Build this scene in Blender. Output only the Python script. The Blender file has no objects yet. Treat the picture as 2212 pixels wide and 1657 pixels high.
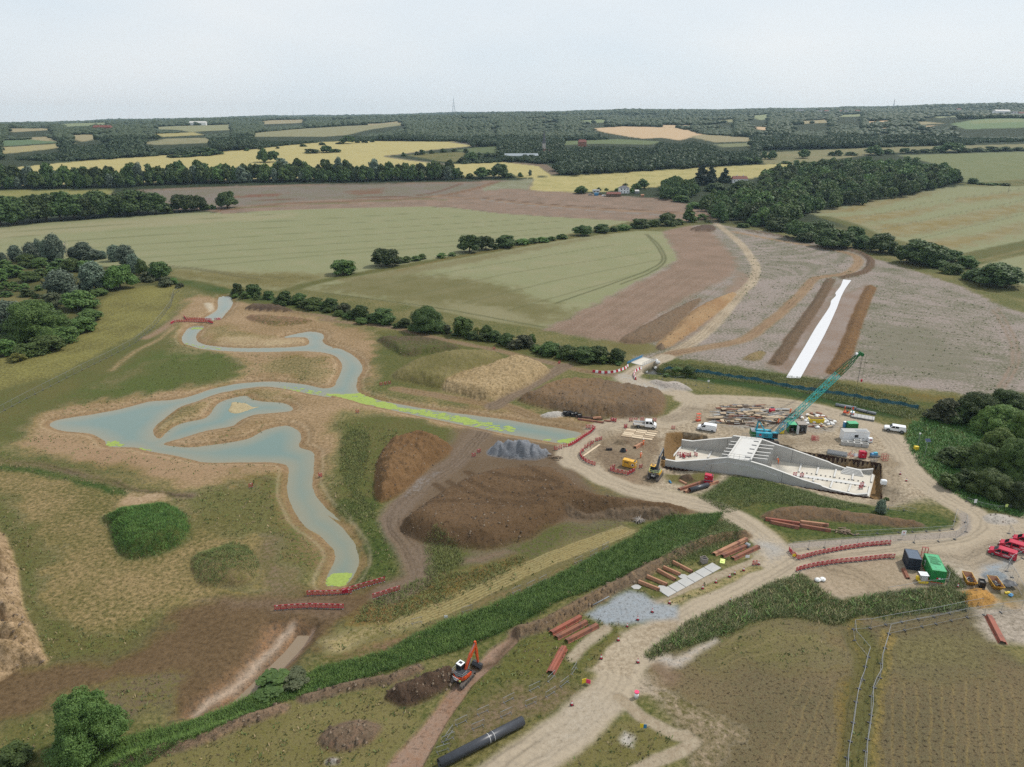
import bpy, bmesh, math, random
import numpy as np
from mathutils import Vector, Matrix
random.seed(7); RNG = np.random.default_rng(7)
R = math.radians
scene = bpy.context.scene
COL = scene.collection

# ---------------------------------------------------------------- camera
CAM_H, PITCH, FPX, CX, CY = 80.0, R(20.67), 1533.0, 1105.5, 828.5   # a drone 80 m up; FPX etc. for a 2211 px wide view
cam_d = bpy.data.cameras.new('camera'); cam = bpy.data.objects.new('camera', cam_d); COL.objects.link(cam)
cam.location = (0, 0, CAM_H); cam.rotation_euler = (R(90) - PITCH, 0, 0)
cam_d.sensor_width = 36; cam_d.lens = 36 * FPX / 2211.0
cam_d.clip_start = 1; cam_d.clip_end = 40000
scene.camera = cam

# ---------------------------------------------------------------- sky and sun
SUN_EL, SUN_AZ = R(52), R(62)          # azimuth clockwise from +Y (the view direction): sun high on the right, a little beyond
world = bpy.data.worlds.new('World'); scene.world = world; world.use_nodes = True
wn, wl = world.node_tree.nodes, world.node_tree.links; wn.clear()
w_out = wn.new('ShaderNodeOutputWorld'); w_bg = wn.new('ShaderNodeBackground'); w_sky = wn.new('ShaderNodeTexSky')
w_sky.sky_type = 'NISHITA'; w_sky.sun_disc = False; w_sky.sun_elevation = SUN_EL; w_sky.sun_rotation = SUN_AZ
w_sky.dust_density = 2.0; w_sky.air_density = 1.0
w_tc = wn.new('ShaderNodeTexCoord'); w_map = wn.new('ShaderNodeMapping'); w_map.inputs['Scale'].default_value = (1.0, 1.0, 3.2)
w_noise = wn.new('ShaderNodeTexNoise'); w_noise.inputs['Scale'].default_value = 2.2; w_noise.inputs['Detail'].default_value = 5; w_noise.inputs['Roughness'].default_value = .5
w_ramp = wn.new('ShaderNodeValToRGB'); w_ramp.color_ramp.elements[0].position = .3; w_ramp.color_ramp.elements[1].position = .72
w_ramp.color_ramp.elements[0].color = (7.5, 8.45, 9.25, 1); w_ramp.color_ramp.elements[1].color = (9.1, 9.4, 9.6, 1)
w_mix = wn.new('ShaderNodeMixRGB'); w_mix.inputs[0].default_value = .9      # thin bright overcast over the blue
w_bg.inputs['Strength'].default_value = .1
wl.new(w_tc.outputs['Generated'], w_map.inputs[0]); wl.new(w_map.outputs[0], w_noise.inputs['Vector']); wl.new(w_noise.outputs['Fac'], w_ramp.inputs[0])
wl.new(w_sky.outputs[0], w_mix.inputs[1]); wl.new(w_ramp.outputs[0], w_mix.inputs[2])
wl.new(w_mix.outputs[0], w_bg.inputs[0]); wl.new(w_bg.outputs[0], w_out.inputs[0])
sun_d = bpy.data.lights.new('sun', 'SUN'); sun = bpy.data.objects.new('sun', sun_d); COL.objects.link(sun)
sun_d.energy = 3.6; sun_d.angle = R(4); sun_d.color = (1, .96, .9)
_sd = Vector((math.sin(SUN_AZ) * math.cos(SUN_EL), math.cos(SUN_AZ) * math.cos(SUN_EL), math.sin(SUN_EL)))
sun.rotation_euler = (-_sd).to_track_quat('-Z', 'Y').to_euler(); sun.location = (300, 200, 400)
vs = scene.view_settings; vs.view_transform = 'Standard'; vs.look = 'None'; vs.exposure = 0.0; vs.gamma = 1.0; vs.use_curve_mapping = False
cy = scene.cycles
cy.use_denoising = False; cy.max_bounces = 5; cy.diffuse_bounces = 2; cy.glossy_bounces = 2; cy.transmission_bounces = 3; cy.transparent_max_bounces = 8; cy.volume_bounces = 0

# ---------------------------------------------------------------- pixel <-> world
ZN = dict(d=(0, 0, 1 / 1.8525), z1=(0, 350, 1.58), z2=(1300, 350, 1.58), z3=(2650, 350, 1.5297), z4=(0, 1100, 1.58), z5=(1300, 1100, 1.58), z6=(2650, 1100, 1.5297),
    l1=(0, 1850, 1.58), l2=(1300, 1850, 1.58), l3=(2650, 1850, 1.5297), l4=(0, 2400, 1.58), l5=(1300, 2400, 1.58), l6=(2650, 2400, 1.5297),
    f1=(2600, 1700, 5.5225), f2=(2950, 1380, 3.682), f3=(2500, 1620, 5.02), f4=(2850, 1590, 5.53), f5=(3200, 1590, 4.424), f6=(3000, 1780, 4.0218), f7=(2200, 1700, 4.424), f8=(2550, 1350, 5.53),
    g1=(3550, 2080, 4.051), g2=(1700, 2500, 4.735), g3=(3000, 2020, 4.0218), g4=(2450, 2120, 3.687), g5=(2150, 2400, 3.687), g6=(1650, 2750, 3.687), g7=(3350, 2350, 2.304), g8=(2300, 650, 3.16),
    h1=(0, 900, 2.7614), h2=(650, 1150, 6.32), h3=(0, 2000, 2.368), h4=(3500, 1500, 2.7617), h5=(3600, 2080, 2.9597), h6=(2050, 1500, 3.687))
def px(s):
    """'z4 10,20 30,40 d 5,6' -> points measured off the photograph, in the 2211 px wide view"""
    out, z = [], ZN['d']
    for t in s.split():
        if t in ZN: z = ZN[t]
        else:
            a, b = t.split(',')
            out.append(((z[0] + float(a) / z[2]) / 1.8525, (z[1] + float(b) / z[2]) / 1.8525))
    return np.array(out)
_HD = np.array([0, 600, 700, 800, 1000, 1200, 1400, 1700, 2000, 2500, 3000, 3500, 4200, 6000, 9000, 16000.])
_HZ = np.array([0, 0, 2, 6, 17, 27, 35, 45, 54, 66, 76, 84, 87, 84, 60, 40.])
def sstep(a, b, x):
    t = np.clip((x - a) / (b - a), 0, 1); return t * t * (3 - 2 * t)
def hash2(ix, iy, s):
    n = (ix.astype(np.int64) * 374761393 + iy.astype(np.int64) * 668265263 + s * 974634777) & 0xffffffff
    n = ((n ^ (n >> 13)) * 1274126177) & 0xffffffff
    return ((n ^ (n >> 16)) & 0xffff) / 65535.0
def vnoise(x, y, s=0):
    ix, iy = np.floor(x), np.floor(y); fx, fy = x - ix, y - iy
    fx = fx * fx * (3 - 2 * fx); fy = fy * fy * (3 - 2 * fy)
    a = hash2(ix, iy, s); b = hash2(ix + 1, iy, s); c = hash2(ix, iy + 1, s); d = hash2(ix + 1, iy + 1, s)
    return (a + (b - a) * fx) + ((c + (d - c) * fx) - (a + (b - a) * fx)) * fy
def fbm(x, y, s=0, o=3):
    v, a, t = 0, .5, 0
    for k in range(o):
        v = v + a * vnoise(x, y, s + k); t += a; a *= .5; x, y = x * 2.03 + 11.7, y * 2.03 - 5.3
    return v / t
def base_h(x, y):
    x = np.asarray(x, float); y = np.asarray(y, float); d = np.hypot(x, y)
    h = np.interp(d, _HD, _HZ) + np.where(x > 0, .0135, .0195) * x * sstep(700, 3400, d)
    h = h + (fbm(x / 520, y / 520, 5, 2) - .5) * 28 * sstep(900, 2000, d)
    h = h + 34 * np.exp(-((x + 1500) / 1900) ** 2) * sstep(5200, 7000, d)
    return h
def ray(u, v):
    a = (np.asarray(u, float) - CX) / FPX; b = (np.asarray(v, float) - CY) / FPX
    return a, math.cos(PITCH) - b * math.sin(PITCH), -math.sin(PITCH) - b * math.cos(PITCH)
def gnd(P, z=0.0):
    """photo points -> world xy on the terrain (or on the level z where the ground is flat)"""
    P = np.asarray(P, float).reshape(-1, 2); dx, dy, dz = ray(P[:, 0], P[:, 1]); out = np.zeros((len(P), 2))
    for i in range(len(P)):
        t = (z - CAM_H) / dz[i] if dz[i] < -1e-4 else 1e9
        if math.hypot(dx[i], dy[i]) * t > 600:
            ts = np.linspace(560, 9000, 1700) / math.hypot(dx[i], dy[i])
            hh = CAM_H + dz[i] * ts - base_h(dx[i] * ts, dy[i] * ts) - z
            k = np.argmax(hh < 0) if (hh < 0).any() else len(ts) - 1
            t = ts[k]
        out[i] = dx[i] * t, dy[i] * t
    return out
def G(s, z=0.0): return gnd(px(s), z)
# ---------------------------------------------------------------- the ground: one fan-shaped sheet of fine cells, coloured by what lies where
_az = np.concatenate([np.linspace(-80, -44, 30)[:-1], np.arange(-44, 44.01, .08), np.linspace(44, 80, 30)[1:]])
_dep = np.concatenate([np.linspace(75, 51, 30)[:-1], np.arange(51, 5.12, -.072)])
_rr = np.concatenate([CAM_H / np.tan(np.radians(_dep)), 900 * np.exp(np.arange(1, 330) * .0085)])
NA, NR = len(_az), len(_rr)
AZ, RR = np.meshgrid(np.radians(_az), _rr)
VX, VY = (RR * np.sin(AZ)).ravel(), (RR * np.cos(AZ)).ravel()
N = len(VX); DIST = np.hypot(VX, VY)
VZ = base_h(VX, VY)
_near = DIST < 700
NOI1 = np.zeros(N); NOI2 = np.zeros(N); NX = np.zeros(N); NY = np.zeros(N)
NOI1[_near] = fbm(VX[_near] / 1.7, VY[_near] / 1.7, 21, 3) - .5
NOI2[:] = fbm(VX / 9, VY / 9, 31, 3) - .5
NX[:] = (fbm(VX / 4, VY / 4, 41, 3) - .5) * 2; NY[:] = (fbm(VX / 4, VY / 4, 51, 3) - .5) * 2
CA = np.zeros((N, 3)); CB = np.zeros((N, 3)); PR = np.zeros((N, 3)); CLS = np.zeros(N, np.int16)
CLASSES = ['ground']; CLINFO = {}
def cid(name):
    if name not in CLASSES: CLASSES.append(name)
    return CLASSES.index(name)
def sdist(poly, idx, x, y):
    """signed distance to a polygon, negative inside"""
    d2 = np.full(len(idx), 1e18); ins = np.zeros(len(idx), bool)
    for i in range(len(poly)):
        ax, ay = poly[i]; bx, by = poly[(i + 1) % len(poly)]; ex, ey = bx - ax, by - ay
        L = ex * ex + ey * ey + 1e-12
        t = np.clip(((x - ax) * ex + (y - ay) * ey) / L, 0, 1)
        d2 = np.minimum(d2, (x - ax - t * ex) ** 2 + (y - ay - t * ey) ** 2)
        if ay != by:
            c = ((ay > y) != (by > y)) & (x < ex * (y - ay) / (by - ay) + ax); ins ^= c
    d = np.sqrt(d2); d[ins] *= -1
    return d
def ldist(line, x, y):
    d2 = np.full(len(x), 1e18); al = np.zeros(len(x)); acc = 0; sg = np.zeros(len(x))
    for i in range(len(line) - 1):
        ax, ay = line[i]; bx, by = line[i + 1]; ex, ey = bx - ax, by - ay; L2 = ex * ex + ey * ey + 1e-12; L = math.sqrt(L2)
        t = np.clip(((x - ax) * ex + (y - ay) * ey) / L2, 0, 1)
        q = (x - ax - t * ex) ** 2 + (y - ay - t * ey) ** 2; m = q < d2
        d2 = np.where(m, q, d2); al = np.where(m, acc + t * L, al); sg = np.where(m, np.sign(ex * (y - ay) - ey * (x - ax)), sg); acc += L
    return np.sqrt(d2), al, sg
def smooth_line(P, n=6):
    """Catmull-Rom through the points"""
    P = np.asarray(P, float); Q = np.vstack([2 * P[0] - P[1], P, 2 * P[-1] - P[-2]]); out = []
    for i in range(1, len(Q) - 2):
        a, b, c, d = Q[i - 1:i + 3]
        for t in np.linspace(0, 1, n, endpoint=False):
            out.append(.5 * (2 * b + (c - a) * t + (2 * a - 5 * b + 4 * c - d) * t * t + (3 * b - a - 3 * c + d) * t ** 3))
    return np.array(out + [P[-1]])
def smooth_poly(P, n=4):
    P = np.asarray(P, float); m = len(P); out = []
    for i in range(m):
        a, b, c, d = P[i - 1], P[i], P[(i + 1) % m], P[(i + 2) % m]
        for t in np.linspace(0, 1, n, endpoint=False):
            out.append(.5 * (2 * b + (c - a) * t + (2 * a - 5 * b + 4 * c - d) * t * t + (3 * b - a - 3 * c + d) * t ** 3))
    return np.array(out)
def box_idx(P, m):
    lo, hi = P.min(0) - m, P.max(0) + m
    return np.nonzero((VX > lo[0]) & (VX < hi[0]) & (VY > lo[1]) & (VY < hi[1]))[0]
def _put(idx, m, ca, cb, bias, fine, bump, cls):
    m1 = m[:, None]; cb = ca if cb is None else cb
    CA[idx] += (np.array(ca) - CA[idx]) * m1; CB[idx] += (np.array(cb) - CB[idx]) * m1
    PR[idx] += (np.array((bias, fine, bump)) - PR[idx]) * m1
    if cls is not None: CLS[idx[m > .5]] = cid(cls)
def paint(s, ca, cb=None, bias=.5, fine=.3, bump=.3, soft=1.5, jit=1.0, alpha=1.0, cls=None, z=0, sm=0):
    P = G(s, z) if isinstance(s, str) else s
    if sm: P = smooth_poly(P, sm)
    idx = box_idx(P, soft + jit + 2)
    if not len(idx): return P
    d = sdist(P, idx, VX[idx] + NX[idx] * jit, VY[idx] + NY[idx] * jit)
    _put(idx, alpha * sstep(soft, -soft, d), ca, cb, bias, fine, bump, cls)
    return P
def strip(s, w, ca, cb=None, bias=.5, fine=.3, bump=.3, soft=.7, jit=.6, alpha=1.0, cls=None, z=0, ruts=0, sm=5):
    P = G(s, z) if isinstance(s, str) else s
    if sm: P = smooth_line(P, sm)
    idx = box_idx(P, w + soft + jit + 2)
    if not len(idx): return P
    d, al, sg = ldist(P, VX[idx] + NX[idx] * jit, VY[idx] + NY[idx] * jit)
    m = alpha * sstep(w / 2 + soft, w / 2 - soft, d)
    _put(idx, m, ca, cb, bias, fine, bump, cls)
    if ruts:
        dd = d * sg
        for o in (-1.0, 1.0, -2.1, .3):
            r = np.exp(-((dd - o * w / 5.5 - .3 * np.sin(al / 17 + o)) / .22) ** 2) * m * ruts * (.5 + NOI2[idx] * 1.6).clip(0, 1)
            k = (1 - .32 * r)[:, None]; CA[idx] *= k; CB[idx] *= k
            VZ[idx] -= .07 * r
    return P
def heap(s, h, slope=2.2, rough=.25, ridge=None, z=0, sm=3, crest=None):
    """raise a heap of earth over the outlined base: sides over SLOPE metres, lumpy"""
    P = G(s, z)
    if sm: P = smooth_poly(P, sm)
    idx = box_idx(P, 3); x, y = VX[idx], VY[idx]
    d = -sdist(P, idx, x + NX[idx] * .5, y + NY[idx] * .5)
    k = np.clip(d / slope, 0, None); prof = np.where(k < 1.4, np.sin(np.clip(k / 1.4, 0, 1) * math.pi / 2), 1.0)
    lump = fbm(x / 1.1, y / 1.1, 77, 3) - .5
    dz = h * prof * (1 + .35 * NOI2[idx]) + rough * 2 * lump * np.clip(d / .8, 0, 1)
    if ridge is not None: dz *= (1 + ridge[2] * np.sin((x * ridge[0] + y * ridge[1]) * 2 * math.pi + NOI2[idx] * 9))
    VZ[idx] += np.where(d > 0, dz, 0)
    return P
def berm(s, w, h, rough=.2, sm=4, z=0):
    P = smooth_line(G(s, z), sm); idx = box_idx(P, w); x, y = VX[idx], VY[idx]
    d, al, sg = ldist(P, x + NX[idx] * .4, y + NY[idx] * .4)
    k = sstep(w / 2, 0, d) * np.where((al < .01) | (al > al.max() - .01), sstep(w / 2, 0, d), 1)
    VZ[idx] += k * (h * (1 + .5 * NOI2[idx]) + rough * 2 * (fbm(x / 1.1, y / 1.1, 78, 3) - .5))
    return P
def dig(s, depth, edge=1.0, sm=0, z=0):
    P = G(s, z) if isinstance(s, str) else s
    if sm: P = smooth_poly(P, sm)
    idx = box_idx(P, edge + 1); d = sdist(P, idx, VX[idx], VY[idx])
    VZ[idx] -= depth * sstep(edge / 2, -edge / 2, d)
    return P
# palette (albedos)
WOODF = (.035, .05, .02); GRASS = (.115, .13, .04); LUSH = (.05, .095, .02); DRY = (.22, .19, .085); OLIVE = (.155, .14, .05)
CROP = (.25, .255, .14); CROP2 = (.295, .272, .165); YELL = (.40, .345, .16); YELL2 = (.335, .295, .135); PINKB = (.285, .21, .165); PALE = (.305, .255, .225); WEED = (.12, .135, .06)
ROAD = (.40, .335, .25); ROAD2 = (.325, .265, .195); SAND = (.34, .25, .165); SAND2 = (.26, .19, .115); MUD = (.155, .115, .08); MUD2 = (.2, .155, .115); ORNG = (.27, .165, .09)
GRAV = (.27, .30, .325); STON = (.42, .385, .34); STRAW = (.4, .325, .19); TAN = (.3, .26, .155); PINKW = (.47, .355, .235)
CA[:] = DRY; CB[:] = GRASS; PR[:] = (.5, .35, .4)
_far = sstep(560, 640, DIST)[:, None]
CA[:] += (np.array(WOODF) - CA) * _far; CB[:] += (np.array((.05, .065, .028)) - CB) * _far
# ---------------------------------------------------------------- far country: fields among woods on the rising ground
FIELDS_FAR = [   # outline, colour a, colour b
 ("z1 0,335 300,330 370,350 0,375", (.13, .19, .10), None), ("z1 0,380 480,350 360,385 150,410 0,425", TAN, YELL2), ("z1 110,320 300,312 370,345 230,335", TAN, None),
 ("z1 415,305 540,298 720,300 690,318 520,345 430,322", TAN, None), ("z1 870,357 1050,325 1300,318 1345,338 1330,352 1000,365", (.2, .21, .115), TAN), ("z1 890,300 985,298 985,315 930,325", TAN, None),
 ("z1 870,258 1150,243 1465,235 1465,270 1200,284 1100,268", (.25, .25, .14), None), ("d 541,288 642,279 756,272 804,270 866,266 883,269 815,278 787,283 753,292 702,296 547,296", (.27, .25, .15), (.24, .235, .13)),
 ("d 1276,278 1344,273 1430,275 1462,277 1519,291 1466,304 1430,298 1389,300 1351,295 1303,286", PINKW, None), ("d 1400,270 1496,271 1496,278 1430,275", PINKW, None),
 ("d 1490,295 1519,291 1626,298 1625,306 1543,308 1501,299", TAN, None), ("d 1617,274 1700,276 1695,283 1642,281", PINKW, None), ("d 1607,252 1660,247 1662,256 1642,260", (.24, .27, .15), None),
 ("d 1860,263 1930,260 1920,268 1880,270", PINKW, None), ("d 1896,277 2023,271 1981,279 1907,284", PINKW, None), ("d 2051,268 2122,257 2211,256 2240,276 2083,280", (.15, .22, .11), (.19, .24, .13)),
 ("d 1801,249 1865,246 1860,252 1815,253", (.25, .27, .15), None), ("d 1980,252 2101,248 2108,253 2030,256", (.23, .25, .14), None), ("d 982,257 1061,256 1057,261 989,263", (.24, .25, .14), None), ("d 1057,271 1081,269 1064,278", (.24, .25, .14), None),
 ("d 1211,305 1334,301 1430,306 1406,313 1283,311 1214,314", (.15, .185, .085), None), ("d 1960,264 2000,263 2040,267 1990,270", TAN, None), ("d 700,262 760,258 760,262 720,265", TAN, None)]
FIELDS_FAR += [(q, c, None) for q, c in (("d 560,263 660,258 655,265 570,269", TAN), ("d 1500,262 1590,257 1585,264 1510,267", (.25, .25, .14)), ("d 1240,262 1300,258 1330,264 1260,268", (.2, .24, .12)), ("d 0,280 90,276 120,281 30,286", TAN), ("d 120,268 230,265 240,270 140,274", (.22, .25, .13)), ("d 1700,262 1790,258 1800,265 1720,269", TAN), ("d 1130,258 1200,254 1210,259 1140,263", TAN), ("d 2090,262 2211,258 2211,264 2100,268", (.22, .25, .13)), ("d 330,290 420,286 440,292 350,296", YELL2), ("d 780,268 860,262 870,266 800,272", TAN), ("d 1540,312 1620,309 1630,316 1560,319", (.2, .21, .11)))]
for s, a, b in FIELDS_FAR: paint(s, a, b, .5, .15, .1, soft=6, jit=6, cls='far_field')
paint("d -60,372 20,363 171,349 359,336 533,324 702,307 804,305 985,306 1030,315 941,324 869,334 835,338 873,345 941,353 985,383 640,388 300,394 -60,404", YELL, YELL2, .42, .2, .15, soft=3, jit=3, cls='yellow_field')
paint("d 965,307 1078,309 1071,315 1030,316", (.19, .165, .13), None, soft=2)
strip("d 1030,316 941,324 869,334 835,338 873,345 941,353 975,358", 9, (.2, .17, .13), (.17, .16, .09), soft=2, cls='farm_track')
paint("d 985,325 1030,318 1074,317 1080,331 1009,331", (.13, .16, .07), soft=2, cls='far_field')
paint("d 876,336 914,331 1006,329 992,350 955,350", DRY, GRASS, soft=2, cls='far_field')
paint("d 974,355 1095,351 1160,358 1190,379 1139,386 1095,380 996,384 980,372", YELL, YELL2, .42, .2, .15, soft=2, jit=2, cls='yellow_field')
paint("d 1071,349 1143,353 1180,356 1210,376 1190,379 1163,360 1095,352", (.195, .155, .12), MUD2, soft=2, cls='farm_track')
paint("d 1150,385 1283,377 1458,366 1519,362 1740,352 1740,372 1560,392 1400,406 1330,413 1237,417 1130,415 1143,407", YELL, (.27, .255, .1), .45, .2, .15, soft=2, jit=2, cls='yellow_field')
paint("d 1635,332 1727,326 1889,319 2240,311 2240,321 1907,331 1766,350 1649,356", (.255, .225, .125), (.2, .2, .1), soft=3, cls='far_field')
paint("d 1935,336 2240,327 2240,386 2094,398 2037,381 2030,358 1967,342", (.17, .195, .09), (.21, .22, .11), .5, .2, .15, soft=3, cls='crop_field')
paint("d 2040,392 2094,397 2240,385 2240,404 2090,402", GRASS, DRY, soft=2)
# bare brown ground of the earthworks beyond the crop
paint("d -60,412 246,412 236,422 160,426 -60,434", (.27, .25, .1), (.2, .21, .08), soft=2, cls='crop_field')
paint("d 236,421 304,412 512,402 702,399 975,394 1071,391 1150,388 1145,412 1240,417 1340,424 1440,430 1500,445 1545,466 1500,480 1450,474 1426,472 1365,478 1197,469 1078,462 982,450 920,447 702,452 581,457 482,462 440,456 350,452 300,440",
      PINKB, (.21, .165, .13), .5, .25, .3, soft=3, jit=2, cls='bare_field')
paint("d 304,414 512,404 702,401 975,397 1060,398 941,424 702,433 480,448 350,440", (.225, .185, .16), (.19, .175, .115), .5, .3, .3, soft=5, jit=4)
paint("d 1071,394 1153,387 1139,411 1098,408 1044,414 1044,401", (.27, .265, .19), (.2, .2, .11), .5, .3, .2, soft=3, jit=3)
paint("d 743,414 825,408 825,418 770,423", (.2, .115, .08), MUD2, soft=5, jit=5)
paint("d 500,425 620,418 600,424 510,429", (.2, .12, .09), None, soft=5, jit=5)
strip("d 470,456 600,443 702,437 873,431 941,425 992,416 1043,404 1071,394", 9, (.235, .16, .11), (.18, .12, .085), soft=2, cls='dirt_road')
strip("d 520,437 702,428 900,424 990,400 1000,396", 5, (.17, .11, .08), None, soft=2)
strip("d 500,452 702,441 900,431 960,432", 6, (.19, .17, .085), None, soft=2)
strip("d 941,425 1026,430 1146,442 1283,452 1458,462 1540,474", 7, (.30, .21, .14), (.2, .14, .1), soft=1.5, cls='dirt_road')
strip("d 1040,428 1146,439 1283,449 1458,459 1530,468", 4, (.16, .11, .08), None, soft=1.5); strip("d 1040,432 1146,445 1283,456 1440,466", 4, (.25, .22, .19), None, soft=1.5)
# the two big crop fields
paint("d -60,493 0,489 239,472 444,459 482,462 581,457 702,452 920,447 982,450 1078,462 1197,469 1365,478 1310,490 1230,505 1000,550 830,580 720,600 600,628 480,614 330,594 -60,560",
      CROP, CROP2, .42, .22, .25, soft=1.5, jit=1, cls='crop_field')
paint("d 330,576 480,588 640,590 720,596 600,626 480,614 330,594", DRY, OLIVE, .5, .3, .3, soft=8, jit=6)
paint("d -60,500 0,496 239,478 444,465 640,462 640,470 300,492 0,516 -60,520", CROP2, None, .5, .2, .2, soft=7, jit=7, alpha=.7)
for a in ("d 0,514 440,487 900,462", "d 0,531 450,500 1000,468", "d 150,540 600,507 1130,474", "d 230,548 700,514 1210,478", "d 260,560 700,528 1220,492", "d 300,570 800,536 1180,505", "d 340,584 700,551 1060,526", "d 0,503 300,483 620,462"):
    strip(a, 2.6, (.15, .165, .075), None, .5, .2, .2, soft=1.6, jit=.3, alpha=.6, sm=0)
strip("d 365,577 430,583 520,598 560,603", 2.5, (.13, .12, .06), None, soft=1, alpha=.6); strip("d 345,572 430,580 520,593 610,600", 1.5, (.13, .12, .06), None, soft=1, alpha=.6)
paint("d 640,624 720,602 1000,555 1250,513 1380,499 1432,501 1452,530 1466,560 1440,580 1300,650 1178,711 1050,692 900,662 780,642", CROP, CROP2, .45, .25, .3, soft=1.5, jit=1, sm=0, cls='crop_field')
paint("d 650,626 760,606 900,592 1000,600 1100,620 1180,655 1240,672 1178,710 1050,690 900,660 780,640", OLIVE, (.2, .18, .085), .5, .35, .35, soft=9, jit=9, alpha=.85)
paint("d 720,604 1000,558 1250,516 1320,508 1100,552 900,590 760,610", (.21, .17, .085), OLIVE, .5, .3, .3, soft=5, jit=5, alpha=.6)
paint("d 960,650 1090,665 1170,700 1080,694 980,672", CROP2, None, .5, .3, .3, soft=5, jit=5, alpha=.6)
for a in ("d 1393,505 1416,530 1430,561 1400,583 1330,610 1200,655", "d 1399,507 1423,530 1437,562 1406,588 1340,614", "d 702,633 941,665 1173,707"):
    strip(a, 1.3, (.11, .115, .05), None, soft=.5, jit=.3, alpha=.75)
for a in ("d 880,640 1100,590 1400,545", "d 1000,655 1200,606 1440,558", "d 800,622 1000,582 1330,528", "d 1100,670 1260,625 1440,575"): strip(a, 1.3, (.14, .145, .065), None, soft=.9, jit=.4, alpha=.5, sm=0)
# bare and weedy ground around the haul tracks
BARE2 = paint("d 1432,500 1490,488 1540,484 1650,500 1840,542 1880,556 1960,580 2080,620 2160,660 2260,690 2260,880 2080,852 1850,822 1700,817 1500,777 1430,772 1380,775 1340,742 1178,712 1300,650 1466,560", PALE, WEED, .45, .4, .4, soft=2, jit=2, cls='bare_field')
paint("d 1432,500 1490,488 1535,500 1590,560 1585,590 1540,615 1440,668 1340,742 1178,712 1300,650 1440,580 1466,560", PINKB, (.22, .165, .125), .5, .3, .35, soft=3, jit=3, sm=0)
for k in range(14):
    a = np.array([1200 + k * 17, 712 + k * 1.2]); b = np.array([1445 + k * 9, 575 + k * 3.]); strip(gnd([a, b]), .8, (.21, .15, .115) if k % 2 else (.3, .235, .19), None, soft=.5, jit=.6, alpha=.35, sm=0)
paint("d 1595,585 1640,600 1560,690 1480,738 1440,752 1420,748 1500,690 1560,640", (.25, .20, .16), PINKB, .5, .3, .3, soft=4, jit=3)
paint("d 1640,600 1745,612 1660,690 1560,738 1480,750 1560,690", PALE, WEED, .44, .4, .4, soft=4, jit=3)
for k in range(26):
    t = k / 25; a = np.array([1560 + 40 * t, 505 + 95 * t]); b = np.array([1850 - 90 * t, 548 + 45 * t]); strip(gnd([a, b]), 1.1, WEED, PALE, .55, .4, .3, soft=.7, jit=.8, alpha=.5, sm=0)
for k in range(34):
    t = k / 33; a = np.array([1890 - 70 * t, 590 + 215 * t]); b = np.array([2110 + 90 * t, 640 + 195 * t]); strip(gnd([a, b]), 1.5, WEED if k % 3 else (.3, .25, .225), PALE, .56, .4, .3, soft=1, jit=1.4, alpha=.45, sm=0)
paint("d 1885,700 2020,705 2110,800 1990,810 1880,780", WEED, PALE, .52, .4, .3, soft=8, jit=8, alpha=.5)
strip("z6 2020,215 2090,330 2140,450 2130,560 2050,690", 1.0, (.27, .21, .17), None, soft=.6, alpha=.9); strip("z6 2050,205 2130,330 2175,450 2170,560 2090,690", 1.0, (.27, .21, .17), None, soft=.6, alpha=.9)
paint("z6 870,440 1000,200 1090,130 1250,60 1200,250 1130,420 1010,620 860,610", (.25, .185, .145), PALE, .5, .3, .3, soft=2, jit=1.5); paint("z6 640,560 760,400 880,240 1010,90 1085,60 900,380 760,630", (.23, .17, .13), PALE, .5, .3, .3, soft=2, jit=1.5)
# right-hand crop
paint("d 1744,462 1854,439 2030,408 2090,401 2260,404 2260,515 2080,548 2045,545 1935,517 1836,487", CROP, CROP2, .4, .25, .3, soft=1.5, cls='crop_field')
for s in ("d 1790,470 1900,462 2060,440 1960,470 1850,486", "d 1870,490 2000,478 2211,440 2211,456 2030,500 1930,512", "d 1980,524 2120,506 2211,480 2211,500 2090,530 2040,540", "d 1750,462 1860,440 2030,412 1960,432 1850,458", "d 2060,430 2211,415 2211,424 2080,440"):
    paint(s, (.23, .165, .07), CROP2, .5, .35, .3, soft=8, jit=10, alpha=.75)
for a in ("d 1830,476 2000,438 2211,408", "d 1880,500 2040,466 2211,432", "d 1960,520 2100,490 2211,463"): strip(a, 1.2, (.13, .13, .06), None, soft=.6, alpha=.55, sm=0)
paint("d 2080,548 2260,508 2260,540 2101,566", GRASS, OLIVE, .5, .4, .4, soft=2, jit=2); strip("d 2105,566 2211,540 2260,528", 4, DRY, OLIVE, soft=1)
paint("d 2112,574 2260,540 2260,640 2150,592", CROP, CROP2, .4, .25, .3, soft=1.5, cls='crop_field')
strip("d 1780,470 1850,492 1960,548 2050,580 2120,610 2211,640", 12, GRASS, OLIVE, .5, .4, .4, soft=3)
strip("d 620,628 720,602 1000,553 1250,510 1380,494 1500,480", 8, GRASS, OLIVE, .5, .4, .4, soft=2, jit=2); strip("d 860,585 1000,553 1250,511", 2.5, ORNG, OLIVE, .5, .4, .3, soft=1.5, alpha=.6)
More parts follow.
